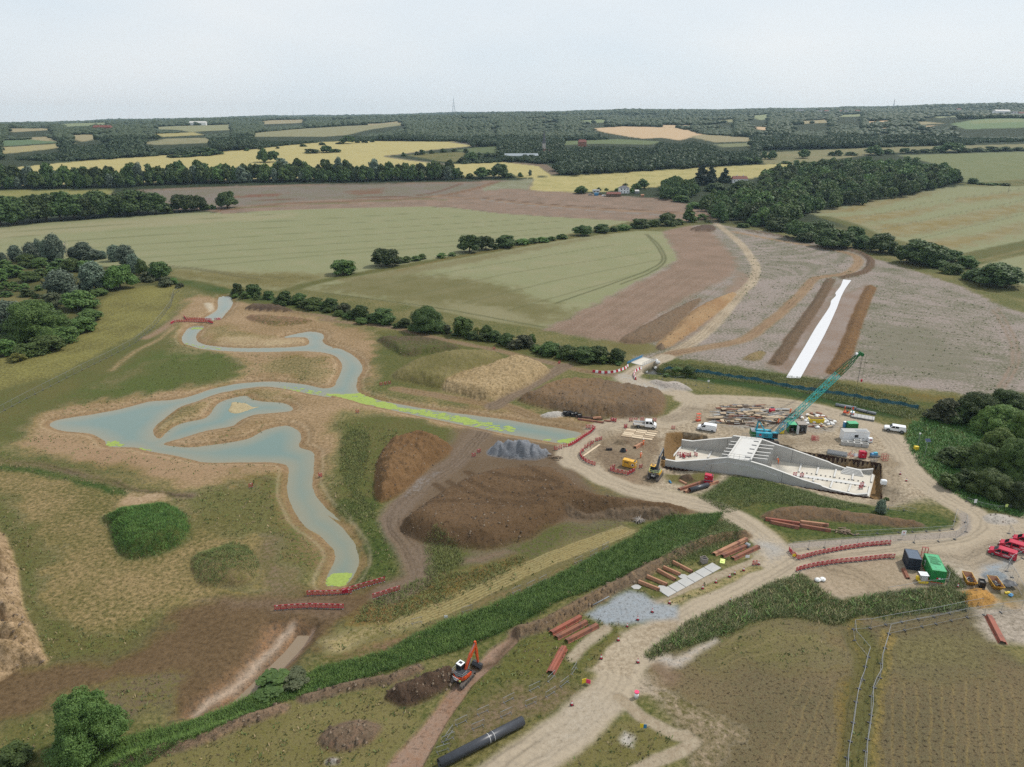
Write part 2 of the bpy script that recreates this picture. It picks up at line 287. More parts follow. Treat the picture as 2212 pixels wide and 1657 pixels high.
# left wood floor, meadow
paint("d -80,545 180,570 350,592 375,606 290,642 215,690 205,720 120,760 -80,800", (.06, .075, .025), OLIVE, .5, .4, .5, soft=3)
paint("h1 -200,780 500,790 540,960 400,940 200,880 -200,900", OLIVE, DRY, .5, .4, .4, soft=2); paint("h1 -200,860 150,870 60,960 -200,1000", (.1, .16, .04), GRASS, soft=2)
paint("d -80,790 120,752 205,700 215,650 280,616 380,618 400,640 360,690 250,745 120,812 -80,860", (.235, .215, .075), OLIVE, .48, .4, .5, soft=2, jit=2, cls='meadow')
for k in range(16):
    t = k / 15; strip(gnd([[60 + 170 * t, 800 - 120 * t], [200 + 150 * t, 760 - 125 * t]]), .7, (.27, .25, .1) if k % 2 else (.17, .16, .05), None, soft=.5, jit=1.2, alpha=.45, sm=0)
paint("d -80,860 120,815 250,748 360,693 425,640 440,650 392,700 400,745 480,765 530,790 490,822 370,852 230,875 110,905 60,950 -80,960", GRASS, OLIVE, .5, .4, .45, soft=3, jit=3)
paint("d 150,850 260,800 350,755 400,750 500,772 528,790 480,818 350,842 200,860", (.105, .135, .035), GRASS, .5, .4, .45, soft=5, jit=5); paint("z4 600,700 1000,540 900,610 700,720", SAND2, OLIVE, soft=4, jit=5, alpha=.6)
strip("d 375,706 340,735 290,760 240,800", 2.5, SAND, OLIVE, .45, .3, .3, soft=1.2, alpha=.8); strip("z4 1240,190 1100,290 1000,360 920,400", 4, (.27, .2, .15), SAND2, soft=1.5)
# sandy banks round the new river
paint("d 415,640 480,644 560,650 700,690 800,722 815,765 800,850 900,868 1100,885 1270,912 1215,962 1000,938 880,905 740,885 722,940 735,972 700,1040 765,1130 800,1240 720,1275 640,1150 600,1070 560,1062 300,1042 80,1000 60,930 120,882 300,852 500,822 530,790 480,762 400,737 380,700",
      SAND, SAND2, .5, .35, .4, soft=4, jit=4, sm=3)
paint("z4 180,1050 600,1040 800,1110 1200,1190 1800,1220 1750,1264 900,1280 300,1200", (.31, .215, .145), SAND, .5, .35, .4, soft=5, jit=5)
for s in ("z4 1050,390 1180,440 1300,480 1200,520 1080,470", "z4 1270,340 1420,330 1700,400 1600,450 1350,430", "z4 1750,520 2050,530 2120,600 2050,680 1800,640 1650,580", "z4 1000,900 1300,800 1250,890 1050,980", "z4 1480,720 1800,730 1800,790 1620,770", "z4 1000,860 1100,850 1180,820 1200,850"):
    paint(s, (.27, .22, .125), OLIVE, .5, .45, .45, soft=4, jit=5, alpha=.8)
paint("z4 1400,380 1700,400 1900,410 1900,440 1600,460 1350,440", (.39, .32, .21), SAND, soft=3, jit=3, alpha=.8); paint("z4 1285,180 1350,175 1370,230 1330,240", (.42, .36, .27), None, soft=1, jit=1)
paint("l1 1580,100 1780,120 1860,280 1960,420 2060,520 2100,640 2060,720 1900,700 1780,560 1650,400", GRASS, SAND2, .5, .45, .45, soft=3, jit=3)
paint("l1 1500,60 1800,90 1760,160 1640,170", GRASS, OLIVE, .5, .4, .4, soft=4, jit=4, alpha=.8)
paint("l1 -100,20 250,30 800,190 1050,200 1250,260 1600,480 1700,560 1600,760 1350,870 1140,880 1100,1000 600,1200 330,1180 230,1020 170,820 120,640 60,480 -100,300", (.28, .215, .125), OLIVE, .5, .45, .45, soft=4, jit=4)
paint("l1 1050,200 1500,130 1700,240 1780,480 1680,520 1600,440 1250,420 1200,290", (.16, .155, .06), OLIVE, .5, .45, .4, soft=4, jit=4); paint("l1 1640,470 1750,500 1790,700 1850,830 1700,860 1640,700", MUD2, OLIVE, soft=3, jit=3)
paint("l1 -100,150 80,260 230,500 260,760 330,1000 560,1180 400,1190 220,1000 140,760 60,470 -100,300", GRASS, OLIVE, .5, .45, .45, soft=3, jit=3)
paint("l4 250,130 700,230 860,160 950,130 880,270 700,370 560,400 380,400 290,310", GRASS, OLIVE, .5, .45, .45, soft=3, jit=3); paint("l1 200,480 420,520 330,620 250,800 180,700", GRASS, OLIVE, .5, .45, .45, soft=4, jit=4, alpha=.7)
paint("z4 -60,1130 600,1190 900,1240 900,1290 300,1264 -60,1200", OLIVE, GRASS, .5, .4, .4, soft=4, jit=3)
strip("l1 -60,-10 250,20 500,80 700,125 840,175 1000,190 1200,210", 2.6, MUD2, OLIVE, .5, .4, .4, soft=1.2, ruts=1); strip("l1 -60,30 250,60 520,125 780,195", 2.2, GRASS, LUSH, soft=1)
paint("l1 720,285 800,195 1000,195 1060,225 900,275", (.37, .285, .2), SAND, soft=1.5, jit=2)
# brown working ground, lower left
paint("d -60,1456 70,1432 250,1420 330,1375 395,1310 470,1290 560,1290 690,1272 830,1255 890,1225 910,1285 760,1335 700,1390 650,1425 560,1480 470,1535 385,1545 370,1505 280,1485 130,1500 60,1565 -60,1585", (.165, .119, .076), (.135, .096, .06), .5, .3, .4, soft=2.5, jit=3)
paint("l4 680,560 1000,470 1150,520 1100,640 1000,730 800,760 760,640", OLIVE, MUD2, .5, .45, .4, soft=2.5, jit=3); paint("l4 -60,800 250,740 300,900 -60,960", OLIVE, GRASS, soft=3, jit=3)
paint("l4 1700,120 2000,145 1960,250 1760,470 1440,650 1220,730 1100,720 1340,560 1540,400", (.26, .165, .105), MUD2, .5, .4, .5, soft=1.5, jit=1.5)
strip("l4 1835,150 1740,260 1580,400 1440,540 1240,690", 1.2, (.42, .34, .27), None, soft=.8, jit=1, alpha=.8); strip("l4 1990,160 1880,290 1700,460 1600,540", .8, (.42, .32, .26), None, soft=.6, jit=1, alpha=.7)
# centre: soil, tracks, vegetated banks
paint("d 735,915 820,892 900,905 985,930 970,965 930,1010 870,1055 820,1090 810,1110 860,1220 800,1245 770,1140 720,1060 740,990", GRASS, OLIVE, .5, .45, .45, soft=2.5, jit=2.5)
paint("l2 50,280 130,220 330,230 340,330 420,480 460,650 440,720 200,780 160,740 225,620 190,500 100,350", GRASS, (.07, .105, .025), .5, .45, .45, soft=2.5, jit=2.5)
paint("z5 320,360 520,350 1100,500 1120,540 800,690 700,740 440,700 340,640 330,520", OLIVE, GRASS, .5, .45, .45, soft=2.5, jit=2.5)
paint("d 985,930 1010,920 1210,962 1250,960 1230,1000 1290,1060 1480,1090 1480,1115 1330,1120 1190,1140 1050,1190 910,1180 850,1120 930,1010", MUD, MUD2, .5, .3, .4, soft=2.5, jit=2)
paint("l2 600,480 1020,560 1400,420 1900,360 1920,400 1270,620 900,680 700,760 620,700", (.115, .125, .04), MUD2, .45, .45, .45, soft=2.5, jit=2.5); paint("l2 880,600 1150,540 1200,570 1000,640 880,650", MUD2, None, soft=1.5, jit=2)
paint("l2 240,900 600,720 900,680 1270,620 1260,660 800,850 430,1027 180,1027", (.12, .125, .04), ORNG, .55, .45, .45, soft=2, jit=2); paint("l2 500,850 900,700 1230,590 1230,620 800,800 560,880", (.25, .155, .09), OLIVE, .5, .4, .4, soft=2, jit=2)
paint("l2 380,1040 780,850 1270,640 1500,510 1920,400 1990,430 1500,660 1000,900 700,1040", (.15, .14, .055), (.22, .18, .09), .5, .4, .35, soft=1.5, jit=1)
paint("l2 1000,870 1500,660 1960,470 1960,540 1500,700 900,940", (.2, .15, .1), OLIVE, .5, .35, .35, soft=1.5, jit=1.5)
for k in range(7):
    t = k / 6; strip(gnd(px("l2 %d,%d %d,%d %d,%d %d,%d" % (390 + 190 * t, 1035, 770 + 110 * t, 855 + 55 * t, 1270 + 60 * t, 630 + 60 * t, 1880 + 90 * t, 402 + 38 * t))), .3, (.42, .34, .19), None, .5, .5, .2, soft=.25, jit=.4, alpha=.7)
paint("l5 -20,370 120,290 600,210 640,250 420,330 100,400", (.21, .145, .1), OLIVE, .5, .4, .4, soft=1.5, jit=1.5); paint("l5 -20,250 300,150 600,180 300,250 30,330", OLIVE, STRAW, .5, .4, .4, soft=1.5, jit=1.5)
# the old ditch full of reeds
REEDS = "d 1560,1108 1450,1118 1400,1135 1365,1162 1214,1238 1060,1310 960,1345 900,1370 830,1410 700,1440 600,1480 520,1512 400,1560 260,1600 180,1660 150,1700 270,1700 330,1640 450,1590 600,1520 700,1490 800,1460 900,1430 1000,1400 1110,1352 1200,1300 1300,1265 1400,1215 1480,1180 1545,1132"
paint(REEDS, LUSH, (.035, .07, .015), .5, .4, .5, soft=1, jit=1)
paint("d 150,1700 330,1640 600,1525 840,1480 900,1560 820,1700", OLIVE, DRY, .5, .45, .4, soft=2, jit=2); paint("d 890,1700 1010,1490 1115,1385 1270,1335 1345,1370 1240,1470 1265,1500 1200,1570 1060,1700", OLIVE, GRASS, .5, .45, .4, soft=1.5, jit=1.5)
paint("d 960,1560 1080,1500 1190,1470 1250,1490 1260,1505 1130,1560 1000,1610", (.2, .155, .11), OLIVE, .5, .4, .35, soft=2, jit=2.5); paint("d 1010,1600 1130,1570 1180,1575 1020,1657 940,1690", DRY, OLIVE, .5, .45, .4, soft=2, jit=2)
paint("d 1200,1345 1290,1335 1340,1362 1300,1400 1180,1450 1140,1470 1080,1450", (.13, .145, .04), OLIVE, .5, .45, .4, soft=2, jit=2)
# ditch and river bank beyond the yard
paint("d 1420,770 1501,780 1660,803 1783,818 1960,852 2110,858 2040,930 1960,915 1880,892 1783,870 1677,843 1536,826 1420,812", OLIVE, (.09, .115, .03), .5, .45, .5, soft=2, jit=2)
paint("z6 640,640 1000,660 1500,730 1800,740 1750,780 1450,770 1000,700 650,660", (.19, .135, .055), OLIVE, .5, .45, .5, soft=2, jit=2)
strip("z6 60,600 400,650 800,720 1200,800 1450,850 1800,880", 8, LUSH, (.035, .065, .015), soft=2)
paint("d 1960,905 2120,855 2260,840 2260,1180 2150,1120 2100,1095 2040,1062 1985,1010 1955,950", (.065, .09, .025), OLIVE, .5, .45, .5, soft=2, jit=2)
strip("d 330,598 440,620 500,640 600,655 700,672 800,690 900,708 1000,726 1100,748 1200,768 1330,785", 11, (.1, .12, .035), OLIVE, .5, .45, .5, soft=2, jit=2); strip("d 400,610 480,628 560,643 700,668", 8, LUSH, GRASS, soft=2)
paint("z5 1740,420 2000,420 2130,470 1990,510 1880,500", OLIVE, DRY, .5, .45, .4, soft=2, jit=2); paint("z5 1300,500 1700,590 1900,560 1890,600 1700,620 1450,560", OLIVE, DRY, .5, .45, .4, soft=2, jit=2)
# the works yard
paint("d 1230,960 1300,912 1440,905 1500,862 1620,858 1760,876 1870,912 1945,943 1968,990 2012,1040 2055,1070 2010,1085 1910,1080 1400,1065 1300,1040", ROAD, ROAD2, .5, .45, .4, soft=2.5, jit=2)
paint("d 1300,945 1400,930 1440,950 1415,1010 1400,1050 1300,1030 1272,985", (.25, .195, .14), MUD2, .5, .35, .4, soft=2.5, jit=3); paint("f7 1050,900 1700,880 1750,1000 1300,1000", (.27, .205, .15), None, soft=2, jit=2)
paint("f3 1500,1300 1900,1400 1700,1560 1200,1600 900,1560 800,1400 1080,1370", (.17, .15, .06), OLIVE, soft=1.5, jit=1.5)
paint("d 1510,1072 1560,1038 1620,1022 1800,1062 1900,1092 2000,1105 2062,1125 2050,1152 1950,1162 1710,1168 1650,1128 1590,1112", GRASS, LUSH, .5, .45, .45, soft=1.5, jit=1.5); paint("l3 330,200 620,200 600,300 400,290", OLIVE, GRASS, .5, .4, .4, soft=2, jit=2)
paint("l3 -40,440 250,330 440,380 520,450 590,520 420,590 320,600 0,650 -60,640", GRASS, (.09, .115, .03), .5, .45, .45, soft=1.5, jit=1.5)
paint("d 1480,1095 1560,1110 1640,1160 1600,1150 1500,1110 1440,1108", (.22, .16, .11), MUD2, soft=1.5, jit=1.5)
paint("d 1720,1232 1900,1203 2000,1208 2062,1262 1990,1288 1800,1302 1770,1282", (.36, .295, .225), ROAD2, .5, .25, .3, soft=1.2, jit=1.2)
paint("d 1980,1190 2100,1140 2260,1095 2260,1330 2100,1300 2062,1262 2010,1215", (.375, .315, .24), ROAD, .5, .3, .3, soft=1.5, jit=1.5)
paint("l3 1950,620 2090,590 2120,660 2110,750 1950,690", GRAV, STON, .5, .3, .35, soft=2, jit=1.5); paint("l3 1700,600 1860,620 1850,740 1750,700", (.47, .43, .37), ROAD, soft=2, jit=1.5)
paint("l3 1840,800 1960,800 2100,880 2212,960 2300,1000 2300,900 2100,850", (.4, .255, .115), (.33, .23, .125), soft=1.5, jit=2); paint("l3 2000,780 2260,760 2260,860 2080,850", (.19, .155, .11), OLIVE, soft=2, jit=2)
# lower right: stubble field, weedy bank, gravel
paint("d 1380,1440 1470,1385 1640,1335 1850,1330 1900,1335 2090,1318 2120,1360 2150,1400 2260,1460 2260,1720 1500,1720 1500,1605 1420,1510", (.15, .126, .07), (.205, .163, .104), .5, .6, .5, soft=2, jit=2, cls='stubble_field')
paint("d 1470,1385 1640,1335 1780,1350 1840,1420 1700,1430 1520,1440", (.16, .145, .055), DRY, .5, .5, .4, soft=4, jit=4, alpha=.8)
paint("g7 500,420 900,360 1250,400 1400,560 1300,700 1000,820 700,880 520,700", (.2, .175, .08), OLIVE, .5, .5, .4, soft=4, jit=4, alpha=.7)
for k in range(11): strip("g7 %d,%d %d,%d" % (520 + k * 108, 860 + 20 * (k % 3), 515 + k * 118, 1700), .2, (.33, .25, .14), None, .5, .6, .2, soft=.25, jit=.5, alpha=.32, sm=0)
for k in range(9): strip("l6 %d,%d %d,%d" % (870 + 55 * k - 40 * (k > 4), 480 + 60 * (k % 3), 640 + 85 * k - 30 * (k > 4), 1040), .2, (.31, .24, .14), None, .5, .6, .2, soft=.25, jit=.5, alpha=.3, sm=0)
for s in ("l6 400,280 460,220 620,150", "l6 330,420 560,340 700,310", "l6 340,380 650,250 860,215 1000,260", "l6 250,330 330,300 520,160"): strip(s, .3, (.29, .23, .13), None, soft=.3, jit=.5, alpha=.35)
strip("g7 130,290 170,450 250,640 180,850 110,1000 90,1657", 2.2, (.23, .165, .075), OLIVE, .5, .5, .4, soft=1, jit=1); strip("g7 480,440 440,600 440,760 370,900 350,1100 310,1657", 1.8, (.27, .205, .1), OLIVE, .5, .5, .4, soft=1, jit=1); strip("g7 60,400 130,560 170,700 110,1000 70,1657", 1.0, (.11, .1, .05), OLIVE, soft=.6, jit=.5, alpha=.7)
strip("g7 240,430 340,600 300,760 270,900 230,1200 170,1657", 3.0, (.13, .125, .05), OLIVE, .5, .5, .4, soft=1.2, jit=1)
paint("l6 1870,60 2300,30 2300,300 2130,270 2000,260 1940,180", (.37, .32, .265), (.3, .255, .2), .5, .35, .35, soft=1.2, jit=1.2)
WEEDBANK = "d 1395,1412 1483,1346 1571,1304 1677,1254 1730,1240 1750,1255 1783,1283 1819,1300 1924,1279 2048,1268 2083,1292 2086,1316 1960,1328 1854,1330 1800,1350 1713,1332 1642,1338 1560,1372 1430,1412 1400,1425"
paint(WEEDBANK, (.075, .1, .028), OLIVE, .5, .45, .5, soft=1.2, jit=1.2)
for s in ("l6 -10,400 90,350 300,215 320,240 130,380 20,440", "l6 400,110 520,40 570,60 540,110 430,130", "l5 2000,380 2070,340 2190,345 2205,400 2060,410", "l3 610,830 650,810 640,850"): paint(s, (.4, .335, .27), STON, .5, .4, .5, soft=.8, jit=1)
paint("l6 -80,380 -40,370 100,450 120,500 0,520 -60,480", (.22, .165, .12), None, soft=1.5, jit=1.5); paint("l5 1880,640 2000,600 2212,700 2212,560 2100,480 1980,420 1920,480", (.345, .285, .215), OLIVE, .4, .4, .35, soft=2, jit=2)
paint("l6 -20,540 130,600 330,720 420,770 350,1040 230,1040 250,880 120,760 0,680", (.31, .25, .19), OLIVE, .5, .4, .35, soft=2.5, jit=3)
paint("l5 1330,1057 1600,900 1900,790 2030,740 2212,860 2212,880 1880,1057", OLIVE, DRY, .5, .45, .4, soft=1.2, jit=1.5); paint("l5 1860,880 1920,850 1970,870 1930,920 1870,900", STON, None, soft=.6, jit=.8)
# ---------------------------------------------------------------- haul roads and tracks
RD = dict(ca=ROAD, cb=(.37, .31, .235), bias=.45, fine=.13, bump=.2, cls='dirt_road', ruts=.8)
strip("z3 310,820 400,890 480,960 540,1040 572,1100 560,1170 520,1224 z6 480,110 330,290 200,400 60,480 0,510", 5.0, (.43, .355, .26), ROAD2, .5, .25, .3, cls='dirt_road', ruts=1, soft=1)
strip("z3 440,885 700,935 1000,985 1150,1020 1200,1055 1180,1100 1120,1140 950,1165 900,1200 z6 870,90 750,210 600,330 500,395 350,430 150,465 0,500", 5.0, (.32, .235, .16), (.27, .19, .13), .5, .25, .3, cls='dirt_road', ruts=1, soft=1)
strip("z4 1830,230 2100,270 z5 0,285 400,330 700,400 900,440 1100,480 1300,530 1450,560 1600,600 1800,630 1900,640", 3.6, (.25, .195, .145), SAND2, .5, .3, .3, cls='dirt_road', ruts=1)
strip("z5 450,720 700,762 1000,812 1150,832 1350,900 1600,955 1750,958", 4.5, (.275, .205, .14), SAND2, .5, .3, .3, ruts=1)
strip("z5 1060,830 1130,790 1240,730 1350,670 1450,610 1520,575", 5.5, (.235, .185, .14), MUD2, .5, .3, .3, cls='dirt_road', ruts=1)
strip("l2 400,830 550,770 595,690 560,590 490,490 440,400 450,320 530,220 650,110 800,10 z5 950,1040 1010,960", 6.0, (.2, .158, .125), MUD2, .5, .3, .4, cls='dirt_road', ruts=1, soft=1.2)
paint("l2 560,110 640,90 720,60 620,160 500,200", (.28, .26, .25), MUD2, soft=1.2, jit=1.5, alpha=.7); paint("l4 1250,0 1700,0 2120,-20 2200,60 2120,110 1700,60", (.2, .15, .11), MUD, soft=2, jit=2)
strip("d 1438,771 1412,782 1390,792 1365,808 1352,818 1400,836 1470,850 1498,868 1480,892 1440,912 1385,910 1337,912 1296,923 1262,939 1237,957 1225,977 1235,997 1266,1013 1317,1040 1385,1064 1458,1078 1536,1095 1589,1119 1642,1155 1677,1190 1700,1215", 6.3, soft=.8, **RD)
strip("d 1480,862 1560,862 1680,868 1780,885 1860,912 1905,930 1940,960 1953,985 1965,1012 1997,1044 2050,1080 2098,1108 2112,1133 2095,1150 2048,1165 1925,1180 1800,1196 1723,1209 1640,1256 1560,1301 1470,1347 1400,1385 1345,1432 1328,1475 1302,1512 1230,1580 1115,1655 1040,1720", 6.8, soft=.8, **RD)
paint("l5 1660,440 1760,330 1880,200 2000,170 2212,100 2212,190 2080,270 1990,380 1950,500", ROAD, ROAD2, .5, .25, .3, soft=1, cls='dirt_road'); paint("l3 560,420 760,500 800,560 640,640 560,560 640,520", ROAD, (.37, .33, .28), .5, .25, .3, soft=1.5, cls='dirt_road')
paint("l3 600,480 740,540 680,570 590,520", (.36, .34, .31), None, soft=1.5, jit=1.5); paint("d 1340,805 1400,820 1460,838 1380,845 1330,822", (.36, .345, .32), ROAD, soft=2, jit=2)
paint("l5 1500,700 1700,560 1850,700 1600,900 1350,1000", (.37, .33, .275), ROAD, .5, .3, .3, soft=2, jit=2, alpha=.5)
FP = dict(ca=(.36, .305, .225), cb=ROAD2, bias=.5, fine=.2, bump=.25, cls='footpath')
strip("l5 1860,620 2000,740 2212,850 l6 150,835 195,868 130,915 0,970 l5 2100,1010 1950,1090", 2.0, soft=.35, jit=.3, sm=0, **FP)
strip("g4 560,1090 800,970 1000,900 1500,700 2000,510 2200,420", 1.9, soft=.3, jit=.3, **FP); strip("g5 1010,420 800,590 620,740 500,860", 2.0, soft=.5, jit=.4, **FP)
strip("l3 800,510 1200,478 1560,460 1800,440 1860,390 1840,320", 1.9, (.33, .285, .24), None, soft=.4, jit=.3, cls='footpath')
strip("g4 810,1090 1200,945 1700,740 2150,555", 1.7, (.13, .135, .045), STRAW, .5, .5, .4, soft=.4, jit=.6); paint("g5 680,930 1000,600 1180,490 1230,530 1000,760 800,1000", OLIVE, DRY, .5, .45, .4, soft=.6, jit=.8)
paint("g4 690,900 850,830 980,840 740,990 600,1030 430,950", OLIVE, GRASS, soft=.8, jit=.8)
paint("l2 1635,955 1800,868 1920,812 2000,830 2090,890 2212,905 2200,985 1950,1020 1780,1027", GRAV, (.31, .325, .335), .5, .4, .4, soft=1, jit=1, cls='gravel_pad')
# ---------------------------------------------------------------- soil heaps (each its own object)
HEAPS = []
def mk_heap(label, s, h, ca, cb, slope=2.2, rough=.3, ridge=None, bias=.5, fine=.4, name='soil_heap', soft=.5, grp=None, cat='heap'):
    P = heap(s, h * 1.3, slope, rough * 1.35, ridge); key = 'heap%d' % len(HEAPS); HEAPS.append((key, name, label, grp, cat))
    paint(P, ca, cb, bias, fine, .6, soft=soft, jit=.5, cls=key); return P
mk_heap('green overgrown earth mound on the left, ringed by tall grass', "l1 650,350 760,330 1060,290 1165,330 1200,420 1180,500 1000,590 830,610 740,560 700,450", 2.4, (.065, .115, .03), GRASS, 3.2, .35, soft=1.5)
mk_heap('low grassy mound with bare sandy crown beside the brown track', "l1 1200,600 1350,560 1480,530 1580,560 1640,650 1620,740 1540,790 1400,790 1250,770", 1.5, OLIVE, (.27, .21, .13), 3, .25, soft=1.5)
mk_heap('long tan heap in tipped ridges at the left edge', "d -60,1150 5,1150 22,1180 37,1212 47,1290 65,1345 102,1425 50,1440 -60,1462", 2.3, (.37, .275, .185), SAND2, 2.5, .3, ridge=(.02, .2, .4))
mk_heap('big flat-topped brown soil heap in the middle of the works', "d 862,1140 905,1098 950,1068 1010,1040 1100,1018 1200,1020 1240,1045 1300,1078 1480,1098 1470,1110 1440,1120 1330,1120 1240,1108 1190,1138 1130,1168 1050,1188 990,1183 915,1172", 2.7, (.138, .094, .06), (.165, .114, .075), 3.6, .14, soft=1.2)
for q in ('l2 700,140 900,260 1150,330 1450,290', 'l2 780,120 950,220 1200,290 1480,240', 'l2 640,330 900,330 1200,350 1400,330', 'l2 900,60 1100,170 1400,200', 'l2 1250,20 1330,140 1480,220'): strip(q, 1.6, (.12, .082, .053), None, .5, .4, .5, soft=.5, jit=.5, alpha=.7, ruts=1)
mk_heap('blue-grey broken rock pile at the end of the new channel', "z5 1020,1125 1045,1105 1150,1085 1300,1095 1400,1125 1425,1140 1330,1168 1200,1165 1050,1145", 2.6, (.19, .2, .22), (.3, .31, .33), 3.0, .8, name='rock_pile')
mk_heap('orange-brown lumpy spoil heap beside the green bank', "d 805,1055 820,985 850,955 920,945 965,962 978,972 930,1012 870,1062 822,1088", 3.0, (.185, .118, .07), (.23, .15, .09), 3.2, .6)
mk_heap('grass-covered heap between the river bend and the tan heap', "z5 420,650 480,590 650,530 850,500 1050,500 1120,530 950,640 760,720 560,690", 2.2, OLIVE, (.25, .21, .1), 3.5, .35, soft=1.5)
mk_heap('tan dry-topped spoil heap next to the grass-covered heap', "z5 735,720 900,640 1050,575 1180,540 1300,550 1420,605 1300,690 1150,760 1020,800 880,770", 2.2, (.37, .285, .18), (.29, .22, .13), 3, .4, soft=1)
mk_heap('dark weedy soil heap below the riverside hedge', "z5 330,410 500,400 640,405 840,455 820,475 700,495 530,520 450,495 370,450", 1.5, (.13, .098, .072), GRASS, 2.5, .4, soft=1)
mk_heap('wide grey-brown tipped soil platform by the haul road bend', "z5 1210,795 1300,755 1370,720 1540,680 1750,690 2050,735 2150,760 2140,880 2000,905 1700,905 1500,870 1350,840", 2.4, (.175, .135, .102), (.25, .17, .105), 3.5, .4, soft=1)
mk_heap('small dark soil heap by the upper river crossing', "d 533,664 570,659 625,668 620,675 540,671", 1.2, (.095, .07, .055), MUD, 1.8, .35)
mk_heap('low reddish soil mound beside the small dark heap', "d 533,690 553,682 683,694 598,704", 1.0, (.25, .165, .115), OLIVE, 2, .25, soft=1)
mk_heap('pale crushed stone heap beside the black plastic crates', "z5 1365,888 1430,868 1500,872 1522,892 1420,906", 1.3, STON, (.47, .44, .4), 2.5, .15, name='gravel_heap')
mk_heap('brown spoil ridge on the left of the field haul track', "d 1335,738 1400,698 1480,656 1515,646 1480,684 1420,738", 1.3, (.21, .15, .105), MUD2, 3, .35)
mk_heap('orange sandy spoil ridge beside the field haul track', "d 1415,747 1450,716 1500,668 1570,636 1590,638 1540,684 1450,747", 1.5, (.31, .20, .12), (.37, .265, .165), 3, .35)
mk_heap('olive and tan waste heap near the ditch end of the left ridge', "z6 490,515 560,475 630,475 600,520 540,528", .9, (.2, .165, .07), SAND, 2, .3)
mk_heap('dark freshly dug soil heap left of the orange excavator', "l5 380,615 450,535 600,490 790,430 812,530 700,615 520,683 400,645", 1.7, (.085, .06, .045), (.14, .1, .075), 2.2, .5)
mk_heap('reddish brown soil heap at the bottom left of the dug strip', "l5 -30,840 120,770 250,755 350,800 300,880 150,950 -20,925", 1.3, (.195, .135, .1), MUD2, 2.5, .25)
mk_heap('brown earth bund inside the fenced grass loop', "l3 590,325 700,285 850,270 1100,300 1400,345 1590,375 1560,402 1300,385 1000,362 830,362 640,352", 1.3, (.2, .138, .09), MUD2, 2.5, .25)
mk_heap('dark soil heap beside the red site box and steel piles', "f1 640,1180 720,1120 830,1110 950,1200 900,1270 750,1270 660,1240", .9, (.075, .055, .042), MUD, 1.2, .35)
mk_heap('dark soil heap in the muddy corner behind the coiled hose', "f7 1130,330 1220,280 1330,275 1410,320 1330,355 1180,355", .8, (.09, .068, .05), MUD, 1.3, .35)
mk_heap('orange builders sand heap below the yellow skips', "d 2064,1290 2088,1274 2122,1272 2152,1296 2130,1314 2085,1308", 1.1, (.42, .25, .105), (.36, .215, .095), 2.2, .12, name='sand_heap')
mk_heap('blue-grey gravel heap behind the yellow skips', "g1 1500,870 1600,830 1800,840 1920,900 1930,960 1700,990 1540,920", .9, (.25, .275, .29), GRAV, 2.2, .15, name='gravel_heap')
mk_heap('pale gravel heap at the road bend below the trees', "h4 1180,1570 1300,1540 1480,1560 1590,1620 1500,1657 1250,1640", .8, (.39, .345, .3), STON, 3, .15, name='gravel_heap')
mk_heap('pale grey sand heap by the ditch fence and bridge', "f8 270,985 420,960 600,1010 800,1000 1000,1040 1190,1150 1150,1190 700,1140 400,1060", 1.0, (.4, .35, .31), STON, 1.8, .15, name='gravel_heap')
mk_heap('dark soil heap beside the field track junction', "z3 165,870 250,848 320,855 315,880 240,886", 1.2, (.12, .085, .07), MUD, 2, .4)
mk_heap('small brown soil heap by the top of the bare field', "f8 390,220 500,210 630,250 560,300 450,280", .8, (.15, .11, .085), MUD2, 1.5, .4)
mk_heap('overgrown dark spoil bank with stumps beside the haul road', "l2 1520,300 1700,330 1900,330 2212,330 l3 150,330 100,350 l2 2100,370 1900,370 1600,360 1520,330", .7, (.115, .085, .06), MUD2, 1.2, .55)
mk_heap('small grey rubble heap at the bottom of the picture', "l5 10,1010 50,990 90,1000 80,1030 30,1040", .5, STON, (.3, .27, .24), .8, .3, name='rubble_heap')
def mk_berm(label, s, w, h, ca, cb, rough=.3, fine=.45, soft=.5):
    P = berm(s, w, h * 1.25, rough * 1.3); key = 'heap%d' % len(HEAPS); HEAPS.append((key, 'soil_bank', label, None, 'soil bank'))
    strip(P, w * .9, ca, cb, .5, fine, .6, soft=soft, jit=.5, cls=key, sm=0); return P
mk_berm('long dark brown soil bank left of the white sheet', "z6 1030,30 960,150 880,270 800,380 735,480 690,540", 5.5, .9, (.175, .125, .088), MUD)
mk_berm('long orange-brown soil bank right of the white sheet', "z6 1275,75 1220,200 1170,330 1120,470 1050,600", 6, 1.1, (.215, .135, .075), (.18, .115, .07))
mk_berm('dark soil bank curling along the outside of the orange track', "z3 520,878 700,908 900,946 1100,985 1220,1020 1270,1055 1265,1100 1210,1140 1100,1165", 5, 1.1, (.165, .115, .085), MUD)
mk_berm('straight brown soil bank between the reeds and the steel piles', "d 1610,1155 1540,1165 1450,1205 1330,1268 1250,1310 1180,1348 1118,1368", 3.4, 1.1, (.22, .16, .105), MUD2)
mk_berm('ragged clay bank along the reeds at lower left', "d 230,1665 330,1628 460,1585 560,1545 610,1532", 2.6, .7, (.245, .175, .125), MUD2)
mk_berm('low brown soil bank continuing the clay bank to the excavator', "d 660,1508 760,1480 840,1468 900,1445", 2.4, .6, (.2, .145, .105), MUD2)
